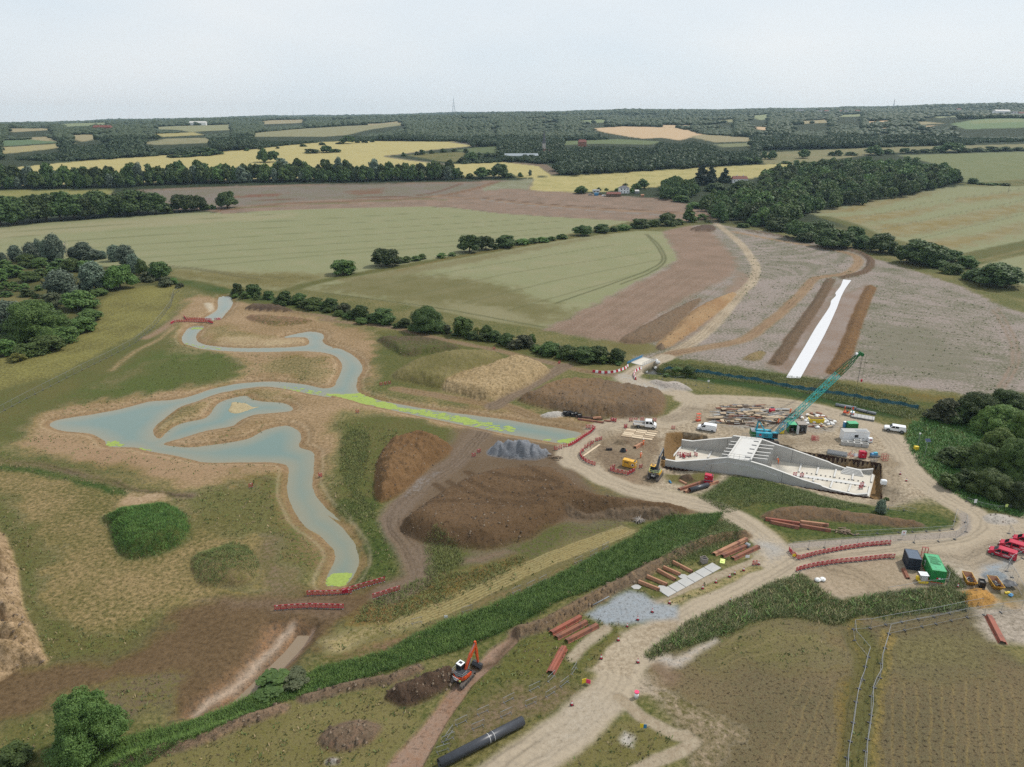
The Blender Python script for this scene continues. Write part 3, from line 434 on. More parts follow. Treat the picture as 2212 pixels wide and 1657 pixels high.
# ---------------------------------------------------------------- dug strip, trench, pit
STRIP = paint("d 820,1670 930,1542 975,1484 1010,1444 1060,1402 1112,1366 1120,1384 1070,1432 1022,1478 962,1562 905,1670", (.25, .165, .12), (.32, .235, .185), .5, .35, .4, soft=.4, jit=.4, cls='dug_strip'); dig(STRIP, .35, .4)
paint("l5 820,410 1060,380 1220,190 1210,250 1080,410 960,430", (.105, .072, .055), MUD, soft=.8, jit=.8)
TRENCH = dig("l4 1700,120 2000,145 1960,250 1760,470 1440,650 1220,730 1100,720 1340,560 1540,400", 1.3, 3.5)
dig("l4 1860,160 2000,150 1880,290 1660,510 1440,655 1370,655 1560,480 1780,270", .7, 1.5)
# the new river: banks fall to the water, bed below it
WATER_Z = -.9
RIVER_A = smooth_poly(G("z4 1385,140 1465,146 1462,200 1430,240 1385,284 1290,278 1345,243 1378,212", WATER_Z), 3)
RIVER_B = smooth_poly(G("""z4 1208,328 1290,326 1245,370 1240,405 1265,432 1340,450 1500,463 1700,463 1870,455 1940,445 1955,425 1935,397 1880,394 1790,396 1880,372 1960,360 2030,370 2045,395 2035,415 2055,440 2120,465
 z5 0,458 100,470 175,510 225,560 235,600 205,660 200,720 230,755 350,795 500,825 650,850 900,885 1100,910 1350,950 1500,975 1615,1000 1590,1022 1540,1065 1480,1064 1250,1025 1050,985 900,955 700,915 520,875 400,850 250,815 130,780 0,752
 z4 2100,775 1950,752 1880,735 1750,712 1640,708 1500,725 1380,750 1240,800 1130,840 1050,900 990,950 965,990 990,1030 1020,1030 1060,990 1150,940 1290,910 1340,870 1370,820 1450,785 1550,765 1590,785 1650,800 1780,810 1850,840 1830,862 1700,875 1600,885 1520,920 1480,950 1430,965 1300,985 1150,1030 1045,1060 1040,1075 1150,1090 1280,1085 1450,1060 1560,1040 1620,1010 1680,980 1800,955 1860,970 1895,1000 1900,1040 1890,1075 1900,1095 1960,1115 1985,1140 1985,1200
 l1 1980,60 1970,130 1990,200 2050,280 2150,370 l2 0,325 60,370 130,440 190,520 215,600 200,680 160,750 100,780 20,782 l1 2062,775 2070,720 2110,640 2120,590 2090,530 2020,460 1930,410 1870,320 1830,240 1815,160 1825,60
 z4 1815,1215 1790,1196 1700,1185 1500,1185 1300,1185 1220,1170 1100,1140 960,1120 850,1090 690,1085 660,1050 600,1010 500,995 400,985 315,955 345,925 430,905 600,880 780,845 930,805 1100,790 1200,770 1350,720 1500,690 1700,675 1900,690 2000,710 2060,718 2110,705 2130,670 2160,600 2160,555 2110,510 2020,488 1880,482 1700,487 1500,485 1300,470 1200,448 1160,430 1150,400 1165,370""", WATER_Z), 3)
RIVSD = np.full(N, 1e3)
for P in (RIVER_A, RIVER_B):
    idx = box_idx(P, 8); RIVSD[idx] = np.minimum(RIVSD[idx], sdist(P, idx, VX[idx] + NX[idx] * .25, VY[idx] + NY[idx] * .25))
i = np.nonzero(RIVSD < 6)[0]; d = RIVSD[i]
VZ[i] = np.where(d > 0, WATER_Z * (1 - sstep(-.2, 4.5, d)) + VZ[i] * sstep(-.2, 4.5, d), WATER_Z - 1.4 * sstep(0, 3.0, -d) - .02)
_put(i, sstep(2.4, .7, d + NX[i] * 1.2) * .45, (.3, .215, .135), (.26, .175, .11), .5, .3, .4, None)
_put(i, np.exp(-((d - .9) / .5) ** 2) * .4, (.25, .175, .11), None, .5, .3, .4, None); _put(i, np.exp(-((d - 2.2) / .4) ** 2) * .3, (.44, .355, .25), None, .5, .3, .4, None); CLS[i[d < 3.2]] = cid('riverbank')
SHOAL = smooth_poly(G("z4 1440,840 1470,800 1550,810 1600,830 1660,830 1600,850 1500,880 1450,870", WATER_Z), 3); idx = box_idx(SHOAL, 3)
d = sdist(SHOAL, idx, VX[idx] + NX[idx] * .6, VY[idx] + NY[idx] * .6); VZ[idx] += 1.6 * sstep(1.5, -.8, d) * np.clip((WATER_Z + .06 - VZ[idx]) / 1.5, 0, 1); _put(idx, sstep(1, -.5, d), (.4, .33, .2), None, .5, .3, .3, None)
for q in ('d 1440,905 1500,900 1580,925 1620,945', 'd 1700,955 1800,950 1880,975 1920,1000', 'd 1310,935 1340,965 1390,985 1400,1040', 'd 1490,885 1600,900 1700,950', 'd 1780,1215 1850,1240 1900,1280', 'd 2000,1200 2080,1210 2160,1180', 'd 1900,1075 1920,1040 1910,985'): strip(q, 5, (.29, .235, .17), ROAD2, .5, .35, .4, soft=1, jit=1.2, alpha=.55, ruts=1.6)
# the excavation the concrete structure stands in
PIT_Z = -2.4
_FL, _FR = G("f1 340,765", 1.2)[0], G("f6 1890,848", PIT_Z)[0]; _fe = (_FR - _FL) / np.linalg.norm(_FR - _FL); _fn = np.array((-_fe[1], _fe[0]))
# the ground before the flume falls away towards its low end
_s = (VX - _FL[0]) * _fe[0] + (VY - _FL[1]) * _fe[1]; _q = (VX - _FL[0]) * _fn[0] + (VY - _FL[1]) * _fn[1]; _wl = np.linalg.norm(_FR - _FL)
VZ -= 1.9 * sstep(_wl * .3, _wl * .95, _s) * sstep(_wl + 9, _wl + 3, _s) * sstep(-11, -2.5, _q) * sstep(3, 0, _q)
VZ -= 1.5 * np.exp(-((_s - 3) / 4.5) ** 2) * np.exp(-((_q + 2.5) / 1.6) ** 2)
PIT = np.vstack([G("f3 700,1190 760,1000 800,700 830,560 1100,540 1640,620 1660,700 d 1640,950 1700,962 f6 820,112 1130,152 1530,217 2112,302"), [_FR + _fe * 2.6 - _fn * 1.2, _FL - _fn * 1.1 - _fe * .3]])
_pi = box_idx(PIT, 3); _pd = sdist(PIT, _pi, VX[_pi], VY[_pi]); _left = G("f3 1150,560")[0][0]
_edge = np.where((VX[_pi] < _left) & (_q[_pi] > 1.5), 3.6, .3)
VZ[_pi] = VZ[_pi] * (1 - sstep(0, 1, -_pd / _edge)) + PIT_Z * sstep(0, 1, -_pd / _edge)
_put(_pi, sstep(.3, -.3, _pd), (.2, .135, .078), (.25, .165, .09), .5, .45, .6, 'pit_floor')
dig("f8 105,690 385,545 470,700 620,770 860,830 1280,860 1280,905 850,885 560,815 280,800 150,775", 2.3, 1.6)
paint("f8 105,690 385,545 470,700 620,770 860,830 1280,860 1280,905 850,885 560,815 280,800 150,775", (.07, .06, .035), LUSH, .5, .4, .4, soft=.6, jit=.5)
paint("f4 100,220 380,180 900,180 1500,220 2000,300 2230,420 f5 420,310 600,400 640,480 600,600 250,640 f4 1560,600 900,700 450,660 0,600 -20,380", (.3, .28, .25), ROAD2, .5, .4, .4, soft=1.2, jit=1.5)
# the photo's tone: darker, a little more saturated than the swatches above
for _A in (CA, CB):
    _l = (_A * np.array((.3, .59, .11))).sum(1, keepdims=True); _w = np.clip(_l / .34, 0, 1); _A[:] = np.clip(_l + (_A - _l) * np.where(_A[:, :1] > _A[:, 1:2] * 1.22, 1.42 - .25 * _w, 1.08), .004, 1) * (.48 + .30 * _w)
PR[:, 1] *= 1.6
# ---------------------------------------------------------------- materials (helpers)
def new_mat(name):
    m = bpy.data.materials.new(name); m.use_nodes = True; nt = m.node_tree
    return m, nt, nt.nodes['Principled BSDF']
def mat(name, col, rough=.6, metal=0.0, var=.12, scale=3.0, bump=0.0, spec=.4, dirt=None, emit=None):
    """paint, plastic, steel, timber: base colour broken up by two noises, optional dirt colour in patches"""
    m, nt, b = new_mat(name); n, l = nt.nodes, nt.links
    tc = n.new('ShaderNodeTexCoord'); nz = n.new('ShaderNodeTexNoise'); nz.inputs['Scale'].default_value = scale; nz.inputs['Detail'].default_value = 5
    l.new(tc.outputs['Object'], nz.inputs['Vector'])
    mx = n.new('ShaderNodeMixRGB'); mx.inputs[1].default_value = (*[c * (1 - var) for c in col], 1); mx.inputs[2].default_value = (*[min(1, c * (1 + var)) for c in col], 1)
    l.new(nz.outputs['Fac'], mx.inputs[0]); out = mx.outputs[0]
    if dirt:
        n2 = n.new('ShaderNodeTexNoise'); n2.inputs['Scale'].default_value = scale * .6; n2.inputs['Detail'].default_value = 6
        rp = n.new('ShaderNodeValToRGB'); rp.color_ramp.elements[0].position = .52; rp.color_ramp.elements[1].position = .68
        l.new(tc.outputs['Object'], n2.inputs['Vector']); l.new(n2.outputs['Fac'], rp.inputs[0])
        m2 = n.new('ShaderNodeMixRGB'); m2.inputs[2].default_value = (*dirt, 1); l.new(rp.outputs[0], m2.inputs[0]); l.new(out, m2.inputs[1]); out = m2.outputs[0]
    l.new(out, b.inputs['Base Color']); b.inputs['Roughness'].default_value = rough; b.inputs['Metallic'].default_value = metal; b.inputs['Specular IOR Level'].default_value = spec
    if bump:
        bp = n.new('ShaderNodeBump'); bp.inputs['Strength'].default_value = bump; bp.inputs['Distance'].default_value = .03; l.new(nz.outputs['Fac'], bp.inputs['Height']); l.new(bp.outputs[0], b.inputs['Normal'])
    if emit: b.inputs['Emission Color'].default_value = (*emit, 1); b.inputs['Emission Strength'].default_value = 1
    return m
def ground_mat():
    m, nt, b = new_mat('earth_and_grass'); n, l = nt.nodes, nt.links
    def at(nm): a = n.new('ShaderNodeAttribute'); a.attribute_name = nm; return a
    ca, cb, pr = at('ca'), at('cb'), at('pr'); sp = n.new('ShaderNodeSeparateXYZ'); l.new(pr.outputs['Vector'], sp.inputs[0])
    geo = n.new('ShaderNodeNewGeometry')
    def noise(sc, det, rough=.55):
        z = n.new('ShaderNodeTexNoise'); z.inputs['Scale'].default_value = sc; z.inputs['Detail'].default_value = det; z.inputs['Roughness'].default_value = rough; l.new(geo.outputs['Position'], z.inputs['Vector']); return z.outputs['Fac']
    def ma(op, a, bb, c=None):
        q = n.new('ShaderNodeMath'); q.operation = op
        for k, v in enumerate((a, bb, c)):
            if v is None: continue
            if isinstance(v, (int, float)): q.inputs[k].default_value = v
            else: l.new(v, q.inputs[k])
        return q.outputs[0]
    big, mid, fine, tuft = noise(.06, 4, .6), noise(1.15, 6, .66), noise(5.5, 3, .7), noise(2.1, 2, .5)
    t = ma('ADD', ma('MULTIPLY', big, .42), ma('MULTIPLY', mid, .58)); t = ma('SUBTRACT', t, sp.outputs[0])
    t = ma('MULTIPLY_ADD', t, 6.0, .5); cl = n.new('ShaderNodeClamp'); l.new(t, cl.inputs[0])
    mx = n.new('ShaderNodeMixRGB'); l.new(cl.outputs[0], mx.inputs[0]); l.new(cb.outputs['Color'], mx.inputs[1]); l.new(ca.outputs['Color'], mx.inputs[2])
    f = ma('SUBTRACT', ma('ADD', ma('MULTIPLY', fine, .55), ma('MULTIPLY', mid, .45)), .5); f = ma('MULTIPLY_ADD', ma('MULTIPLY', f, sp.outputs[1]), 4.0, 1.0)
    tr = n.new('ShaderNodeMapRange'); tr.inputs['From Min'].default_value = .55; tr.inputs['From Max'].default_value = .66; l.new(tuft, tr.inputs[0]); f = ma('SUBTRACT', f, ma('MULTIPLY', ma('MULTIPLY', tr.outputs[0], sp.outputs[1]), .55)); f = ma('MAXIMUM', f, .22)
    mm = n.new('ShaderNodeMixRGB'); mm.blend_type = 'MULTIPLY'; mm.inputs[0].default_value = 1; l.new(mx.outputs[0], mm.inputs[1]); l.new(f, mm.inputs[2])
    l.new(mm.outputs[0], b.inputs['Base Color']); b.inputs['Roughness'].default_value = .95; b.inputs['Specular IOR Level'].default_value = .15
    bp = n.new('ShaderNodeBump'); bp.inputs['Distance'].default_value = .35; l.new(sp.outputs[2], bp.inputs['Strength']); l.new(ma('ADD', ma('MULTIPLY', mid, .7), ma('MULTIPLY', fine, .3)), bp.inputs['Height']); l.new(bp.outputs[0], b.inputs['Normal'])
    return m
def tag(o, label=None, cat=None, group=None, kind=None):
    if label: o['label'] = label
    if cat: o['category'] = cat
    if group: o['group'] = group
    if kind: o['kind'] = kind
    return o
def link(o, parent=None):
    COL.objects.link(o)
    if parent is not None: o.parent = parent
    return o
def quick_mesh(name, V, F, mats, attrs=None, smooth=True, mi=None):
    """numpy arrays -> mesh; F is (n,3) or (n,4)"""
    me = bpy.data.meshes.new(name); k = F.shape[1]
    me.vertices.add(len(V)); me.vertices.foreach_set('co', np.ascontiguousarray(V, np.float32).ravel())
    me.loops.add(F.size); me.loops.foreach_set('vertex_index', np.ascontiguousarray(F, np.int32).ravel())
    me.polygons.add(len(F)); me.polygons.foreach_set('loop_start', np.arange(0, F.size, k, dtype=np.int32)); me.polygons.foreach_set('loop_total', np.full(len(F), k, np.int32))
    if mi is not None: me.polygons.foreach_set('material_index', np.ascontiguousarray(mi, np.int32))
    me.polygons.foreach_set('use_smooth', np.full(len(F), bool(smooth)))
    for a, arr in (attrs or {}).items():
        t = 'FLOAT_COLOR' if arr.shape[1] == 4 else 'FLOAT_VECTOR'; at = me.attributes.new(a, t, 'POINT'); at.data.foreach_set('color' if t == 'FLOAT_COLOR' else 'vector', np.ascontiguousarray(arr, np.float32).ravel())
    for m in (mats if isinstance(mats, (list, tuple)) else [mats]): me.materials.append(m)
    me.update(calc_edges=True); me.validate()
    return me
GMAT = ground_mat()
_v = np.arange(N).reshape(NR, NA); QUADS = np.stack([_v[:-1, :-1], _v[:-1, 1:], _v[1:, 1:], _v[1:, :-1]], -1).reshape(-1, 4)
_qc = CLS[QUADS]; QCLS = np.where((_qc[:, 0] == _qc[:, 2]) | (_qc[:, 1] != _qc[:, 3]), _qc[:, 0], _qc[:, 1])
ALLV = np.stack([VX, VY, VZ], 1); one = np.ones((N, 1))
ATT = dict(ca=np.hstack([CA, one]), cb=np.hstack([CB, one]), pr=PR)
NICE = dict(ground='ground', far_field='field', yellow_field='field', crop_field='field', bare_field='bare_ground', stubble_field='field', meadow='meadow', farm_track='track', dirt_road='dirt_road', footpath='footpath', riverbank='riverbank', dug_strip='bare_ground', gravel_pad='gravel_ground', pit_floor='pit_ground')
_heap = {k: (nm, lb, g, c) for k, nm, lb, g, c in HEAPS}
for ci, cn in enumerate(CLASSES):
    q = QUADS[QCLS == ci]
    if not len(q): continue
    used, inv = np.unique(q, return_inverse=True)
    me = quick_mesh(NICE.get(cn, 'soil_heap'), ALLV[used], inv.reshape(-1, 4), GMAT, {k: v[used] for k, v in ATT.items()})
    if cn in _heap: nm, lb, g, c = _heap[cn]; o = link(bpy.data.objects.new(nm, me)); tag(o, lb, c, g)
    else: o = link(bpy.data.objects.new(NICE[cn], me)); o['kind'] = 'structure'
_lr, _la = np.log(_rr), np.radians(_az)
def hgt(x, y):
    """height of the modelled ground at world points"""
    x = np.atleast_1d(np.asarray(x, float)); y = np.atleast_1d(np.asarray(y, float)); r = np.hypot(x, y); a = np.arctan2(x, y)
    fi = np.interp(np.log(np.maximum(r, _rr[0])), _lr, np.arange(NR)); fj = np.interp(a, _la, np.arange(NA))
    i = np.clip(fi.astype(int), 0, NR - 2); j = np.clip(fj.astype(int), 0, NA - 2); u, v = fi - i, fj - j; Z = VZ.reshape(NR, NA)
    return Z[i, j] * (1 - u) * (1 - v) + Z[i + 1, j] * u * (1 - v) + Z[i, j + 1] * (1 - u) * v + Z[i + 1, j + 1] * u * v
def at(s, z=None):
    """photo point -> (x, y, ground height)"""
    p = G(s)[0]; h = hgt(*p)[0]
    for _ in range(3):
        if abs(h) < .05 or math.hypot(*p) > 600: break
        p = G(s, h)[0]; h = hgt(*p)[0]
    return Vector((p[0], p[1], h if z is None else z))
# ---------------------------------------------------------------- water
def water_mat(name, deep, shore):
    m, nt, b = new_mat(name); n, l = nt.nodes, nt.links
    a = n.new('ShaderNodeAttribute'); a.attribute_name = 'pr'; sp = n.new('ShaderNodeSeparateXYZ'); l.new(a.outputs['Vector'], sp.inputs[0])
    geo = n.new('ShaderNodeNewGeometry'); nz = n.new('ShaderNodeTexNoise'); nz.inputs['Scale'].default_value = .06; nz.inputs['Detail'].default_value = 5; l.new(geo.outputs['Position'], nz.inputs['Vector'])
    ad = n.new('ShaderNodeMath'); ad.operation = 'MULTIPLY_ADD'; ad.inputs[1].default_value = 1.1; l.new(nz.outputs['Fac'], ad.inputs[0]); 
    sb = n.new('ShaderNodeMath'); sb.operation = 'SUBTRACT'; sb.inputs[1].default_value = .55; l.new(sp.outputs[0], sb.inputs[0]); l.new(sb.outputs[0], ad.inputs[2])
    cl = n.new('ShaderNodeClamp'); l.new(ad.outputs[0], cl.inputs[0])
    mx = n.new('ShaderNodeMixRGB'); mx.inputs[1].default_value = (*shore, 1); mx.inputs[2].default_value = (*deep, 1); l.new(cl.outputs[0], mx.inputs[0]); l.new(mx.outputs[0], b.inputs['Base Color'])
    b.inputs['Roughness'].default_value = .12; b.inputs['IOR'].default_value = 1.33
    w = n.new('ShaderNodeTexNoise'); w.inputs['Scale'].default_value = 1.3; w.inputs['Detail'].default_value = 3; l.new(geo.outputs['Position'], w.inputs['Vector'])
    bp = n.new('ShaderNodeBump'); bp.inputs['Strength'].default_value = .06; bp.inputs['Distance'].default_value = .1; l.new(w.outputs['Fac'], bp.inputs['Height']); l.new(bp.outputs[0], b.inputs['Normal'])
    return m
WMAT = water_mat('silty_water', (.115, .168, .148), (.185, .18, .13))
_wq = QUADS[(RIVSD[QUADS] < 1.2).all(1)]; used, inv = np.unique(_wq, return_inverse=True)
_wv = np.stack([VX[used], VY[used], np.full(len(used), WATER_Z)], 1); _dep2 = np.clip(-RIVSD[used] / 5.0, 0, 1)
o = link(bpy.data.objects.new('river', quick_mesh('river', _wv, inv.reshape(-1, 4), WMAT, dict(pr=np.stack([_dep2, _dep2, _dep2], 1))))); o['kind'] = 'structure'
PUD = smooth_poly(G("l4 1900,148 1975,152 1870,290 1650,510 1440,660 1370,660 1555,480 1790,272"), 3)
def flat_poly(name, P, z, m, kind=None):
    bm = bmesh.new(); f = bm.faces.new([bm.verts.new((p[0], p[1], z)) for p in P]); f.normal_update()
    if f.normal.z < 0: bmesh.ops.reverse_faces(bm, faces=[f])
    bmesh.ops.triangulate(bm, faces=bm.faces[:]); me = bpy.data.meshes.new(name); bm.to_mesh(me); bm.free(); me.materials.append(m); o = link(bpy.data.objects.new(name, me))
    if kind: o['kind'] = kind
    return o
flat_poly('puddle', PUD, -1.86, water_mat('muddy_water', (.15, .115, .08), (.2, .15, .1)), 'structure')
flat_poly('ditch_water', G("f8 95,640 385,520 520,740 900,860 1300,885 1300,905 850,890 560,825 250,815"), -1.75, water_mat('ditch_water', (.03, .035, .025), (.04, .04, .03)), 'structure')
# clods and stones lying on the heaps
_cv = np.nonzero(np.isin(CLS, [CLASSES.index(k) for k, v in _heap.items() if k in CLASSES and 'gr' not in v[1].split(' ')[0] and 'grass' not in v[1]]) & (DIST < 330) & (NOI1 > -.08) & (np.random.default_rng(3).random(N) < .1))[0]; _cr = np.random.default_rng(4); _cv = _cv[:16000:1]
for _h in (0, 1):
    u = _cv[_h::2]; O = np.array([[1, 0, 0], [0, 1, 0], [-1, 0, 0], [0, -1, 0], [0, 0, 1]], float); r = (_cr.random((len(u), 1, 1)) ** 3 * .3 + .05) * _cr.uniform(.6, 1.3, (len(u), 5, 1)); V = (ALLV[u][:, None] + O * r + _cr.normal(size=(len(u), 1, 3)) * (.2, .2, .0)).reshape(-1, 3)
    o = link(bpy.data.objects.new('soil_clods', quick_mesh('soil_clods', V, (np.arange(len(u))[:, None, None] * 5 + np.array([[0, 1, 4], [1, 2, 4], [2, 3, 4], [3, 0, 4]])).reshape(-1, 3), mat('clod_%d' % _h, ((.085, .06, .04), (.2, .15, .105))[_h], .95, var=.3), smooth=False))); o['kind'] = 'stuff'; o['label'] = 'clods and stones on the earth heaps'
# ---------------------------------------------------------------- foliage
def leaf_mat(name, a, b_, rnd=.35, trans=.22, up=0):
    m, nt, p = new_mat(name); n, l = nt.nodes, nt.links
    tc = n.new('ShaderNodeNewGeometry'); nz = n.new('ShaderNodeTexNoise'); nz.inputs['Scale'].default_value = .5; nz.inputs['Detail'].default_value = 6; nz.inputs['Roughness'].default_value = .7; l.new(tc.outputs['Position'], nz.inputs['Vector'])
    rp = n.new('ShaderNodeValToRGB'); rp.color_ramp.elements[0].position = .36; rp.color_ramp.elements[1].position = .64; rp.color_ramp.elements[0].color = (*a, 1); rp.color_ramp.elements[1].color = (*b_, 1)
    l.new(nz.outputs['Fac'], rp.inputs[0])
    oi = n.new('ShaderNodeObjectInfo'); hs = n.new('ShaderNodeHueSaturation'); mr = n.new('ShaderNodeMapRange'); mr.inputs['To Min'].default_value = 1 - rnd; mr.inputs['To Max'].default_value = 1 + rnd; l.new(oi.outputs['Random'], mr.inputs[0])
    mr2 = n.new('ShaderNodeMapRange'); mr2.inputs['To Min'].default_value = .48; mr2.inputs['To Max'].default_value = .515; l.new(oi.outputs['Random'], mr2.inputs[0])
    l.new(mr.outputs[0], hs.inputs['Value']); l.new(mr2.outputs[0], hs.inputs['Hue']); l.new(rp.outputs[0], hs.inputs['Color'])
    l.new(hs.outputs[0], p.inputs['Base Color']); p.inputs['Roughness'].default_value = .6; p.inputs['Specular IOR Level'].default_value = .25
    if up:     # blades: soft shading, as a sward seen from above
        vm = n.new('ShaderNodeVectorMath'); vm.operation = 'ADD'; vm.inputs[1].default_value = (0, 0, up); l.new(tc.outputs['Normal'], vm.inputs[0]); vn = n.new('ShaderNodeVectorMath'); vn.operation = 'NORMALIZE'; l.new(vm.outputs[0], vn.inputs[0]); l.new(vn.outputs[0], p.inputs['Normal'])
    tr = n.new('ShaderNodeBsdfTranslucent'); l.new(hs.outputs[0], tr.inputs[0]); mx = n.new('ShaderNodeMixShader'); mx.inputs[0].default_value = trans
    l.new(p.outputs[0], mx.inputs[1]); l.new(tr.outputs[0], mx.inputs[2]); l.new(mx.outputs[0], n['Material Output'].inputs[0])
    return m
LEAF_DARK = leaf_mat('dark_leaves', (.036, .064, .018), (.078, .12, .03)); LEAF_MID = leaf_mat('green_leaves', (.055, .1, .022), (.105, .16, .04)); LEAF_WILLOW = leaf_mat('willow_leaves', (.08, .115, .075), (.15, .19, .135), .25)
LEAF_BRIGHT = leaf_mat('bright_leaves', (.07, .12, .024), (.13, .18, .042)); LEAF_YEL = leaf_mat('yellow_leaves', (.14, .16, .03), (.2, .21, .05)); LEAF_DULL = leaf_mat('dull_leaves', (.055, .07, .03), (.1, .11, .055)); LEAF_CON = leaf_mat('conifer_needles', (.018, .032, .016), (.032, .052, .024))
BARK = mat('bark', (.11, .085, .06), .9, var=.3, bump=.5); BARKP = mat('pale_bark', (.4, .34, .27), .9, var=.3)
def quads_at(C, Nn, S, rng, asp=1.0):
    """one leaf-cluster quad at each centre, facing Nn, size S, spun at random"""
    Nn = Nn / (np.linalg.norm(Nn, axis=1, keepdims=True) + 1e-9); r = rng.normal(size=Nn.shape); t = np.cross(Nn, r); t /= np.linalg.norm(t, axis=1, keepdims=True) + 1e-9; b = np.cross(Nn, t)
    t = t * S[:, None]; b = b * S[:, None] * asp; k = rng.uniform(.65, 1.1, (4, len(C), 1))
    V = np.stack([C - t * k[0] - b * .7, C + t * .8 - b * k[1], C + t * k[2] + b * .7, C - t * .8 + b * k[3]], 1).reshape(-1, 3)
    return V, np.arange(len(V)).reshape(-1, 4)
_ico = bmesh.new(); bmesh.ops.create_icosphere(_ico, subdivisions=2, radius=1); _ico.verts.ensure_lookup_table()
ICO2V = np.array([v.co[:] for v in _ico.verts]); ICO2F = np.array([[v.index for v in f.verts] for f in _ico.faces]); _ico.free()
_ico = bmesh.new(); bmesh.ops.create_icosphere(_ico, subdivisions=1, radius=1); _ico.verts.ensure_lookup_table()
ICO1V = np.array([v.co[:] for v in _ico.verts]); ICO1F = np.array([[v.index for v in f.verts] for f in _ico.faces]); _ico.free()
def tri4(F): return np.hstack([F, F[:, -1:]])
def crown_mesh(name, m, seed, n, size, style='round', lobes=14, core=True):
    """crown of unit height (base 0, top 1) and unit width: lobes of leaf clusters round a twiggy core"""
    rng = np.random.default_rng(seed); L = []
    lo = .02 if style == 'bush' else .1
    for k in range(lobes):
        f = (k + .5) / lobes
        if style == 'cone': z = lo + f * (.93 - lo); r = .34 * (1 - f) ** .8; rad = .22 * (1 - f * .75); a = rng.uniform(0, 6.28); r *= rng.uniform(.3, 1)
        elif style == 'willow': z = lo + .68 * f; a = k * 2.4 + rng.uniform(-.4, .4); r = .3 * math.sqrt(max(.02, 1 - abs(f - .35) * 1.45)) * rng.uniform(.5, 1.0); rad = rng.uniform(.13, .2)
        else: z = lo + .1 + (.68 if style == 'bush' else .52) * f; a = k * 2.4 + rng.uniform(-.5, .5); r = .33 * math.sqrt(max(.03, 1 - (f - .25) ** 2 * 1.6)) * rng.uniform(.55, 1.05); rad = rng.uniform(.1, .25) * (1.15 - .4 * f)
        L.append((r * math.cos(a), r * math.sin(a), z, rad))
    L = np.array(L)
    if style != 'cone': L[-1, :2] *= .3; L[:, 2] = np.minimum(L[:, 2], 1.0 - L[:, 3] * .8)
    w = L[:, 3] ** 2; pick = rng.choice(len(L), n * 2, p=w / w.sum()); D = rng.normal(size=(n * 2, 3)); D /= np.linalg.norm(D, axis=1, keepdims=True)
    D[:, 2] = np.where(D[:, 2] < -.35, -D[:, 2], D[:, 2])
    rr = L[pick, 3] * (1 - .35 * rng.random(n * 2) ** 2.2) * (.72 + .5 * vnoise(D[:, 0] * 3 + pick * 7, D[:, 1] * 3 + D[:, 2] * 3, seed))
    if style == 'willow': up = D[:, 2] > .1; rr = rr * np.where(up, 1.0 + .3 * rng.random(len(up)), 1)
    C = L[pick, :3] + D * rr[:, None] * np.array([1, 1, .9]); dd = np.linalg.norm((C[:, None, :] - L[None, :, :3]) / L[None, :, 3:4], axis=2); dd[np.arange(len(C)), pick] = 9
    keep = (dd.min(1) > .72) & (C[:, 2] > 0); C, D = C[keep][:n], D[keep][:n]
    S = size * rng.uniform(.6, 1.3, len(C))
    V, F = quads_at(C, D * .8 + rng.normal(size=D.shape) * .45 + np.array([0, 0, .35]), S, rng)
    if core:
        VV, FF = [V], [F]; o = len(V)
        for q in L:
            v = ICO1V * q[3] * .8 * (.85 + .3 * rng.random((len(ICO1V), 1))) + q[:3]; v[:, 2] = np.maximum(v[:, 2], .01); VV.append(v); FF.append(tri4(ICO1F) + o); o += len(v)
        V = np.vstack(VV); F = np.vstack(FF)
    return V, F
def mk_mesh(name, V, F, m):
    bad = F[:, 2] == F[:, 3] if F.shape[1] == 4 else np.zeros(len(F), bool)
    if bad.any():     # quads and triangles together
        me = bpy.data.meshes.new(name); q, t = F[~bad], F[bad][:, :3]; loops = np.concatenate([q.ravel(), t.ravel()])
        me.vertices.add(len(V)); me.vertices.foreach_set('co', np.ascontiguousarray(V, np.float32).ravel()); me.loops.add(len(loops)); me.loops.foreach_set('vertex_index', loops.astype(np.int32))
        me.polygons.add(len(F)); st = np.concatenate([np.arange(len(q)) * 4, len(q) * 4 + np.arange(len(t)) * 3]); me.polygons.foreach_set('loop_start', st.astype(np.int32)); me.polygons.foreach_set('loop_total', np.concatenate([np.full(len(q), 4), np.full(len(t), 3)]).astype(np.int32))
        me.polygons.foreach_set('use_smooth', np.concatenate([np.zeros(len(q), bool), np.ones(len(t), bool)])); me.materials.append(m); me.update(calc_edges=True); return me
    return quick_mesh(name, V, F, m, smooth=False)
def tube(bm, pts, rad, seg=6, cap=True):
    rings = []
    for i, p in enumerate(pts):
        p = Vector(p); d = (Vector(pts[min(i + 1, len(pts) - 1)]) - Vector(pts[max(i - 1, 0)])).normalized(); r = rad[i] if isinstance(rad, (list, tuple)) else rad
        u = d.orthogonal().normalized() if i == 0 else (rings_u - d * rings_u.dot(d)).normalized(); rings_u = u; w = d.cross(u)
        rings.append([bm.verts.new(p + (u * math.cos(a) + w * math.sin(a)) * r) for a in [k * 2 * math.pi / seg for k in range(seg)]])
    for a, b in zip(rings, rings[1:]):
        for k in range(seg): bm.faces.new((a[k], a[(k + 1) % seg], b[(k + 1) % seg], b[k]))
    if cap: bm.faces.new(rings[0][::-1]); bm.faces.new(rings[-1])
def bm_mesh(name, bm, m, smooth=False):
    bmesh.ops.recalc_face_normals(bm, faces=bm.faces[:]); me = bpy.data.meshes.new(name); bm.to_mesh(me); bm.free()
    for x in (m if isinstance(m, (list, tuple)) else [m]): me.materials.append(x)
    if smooth: me.polygons.foreach_set('use_smooth', np.ones(len(me.polygons), bool))
    return me
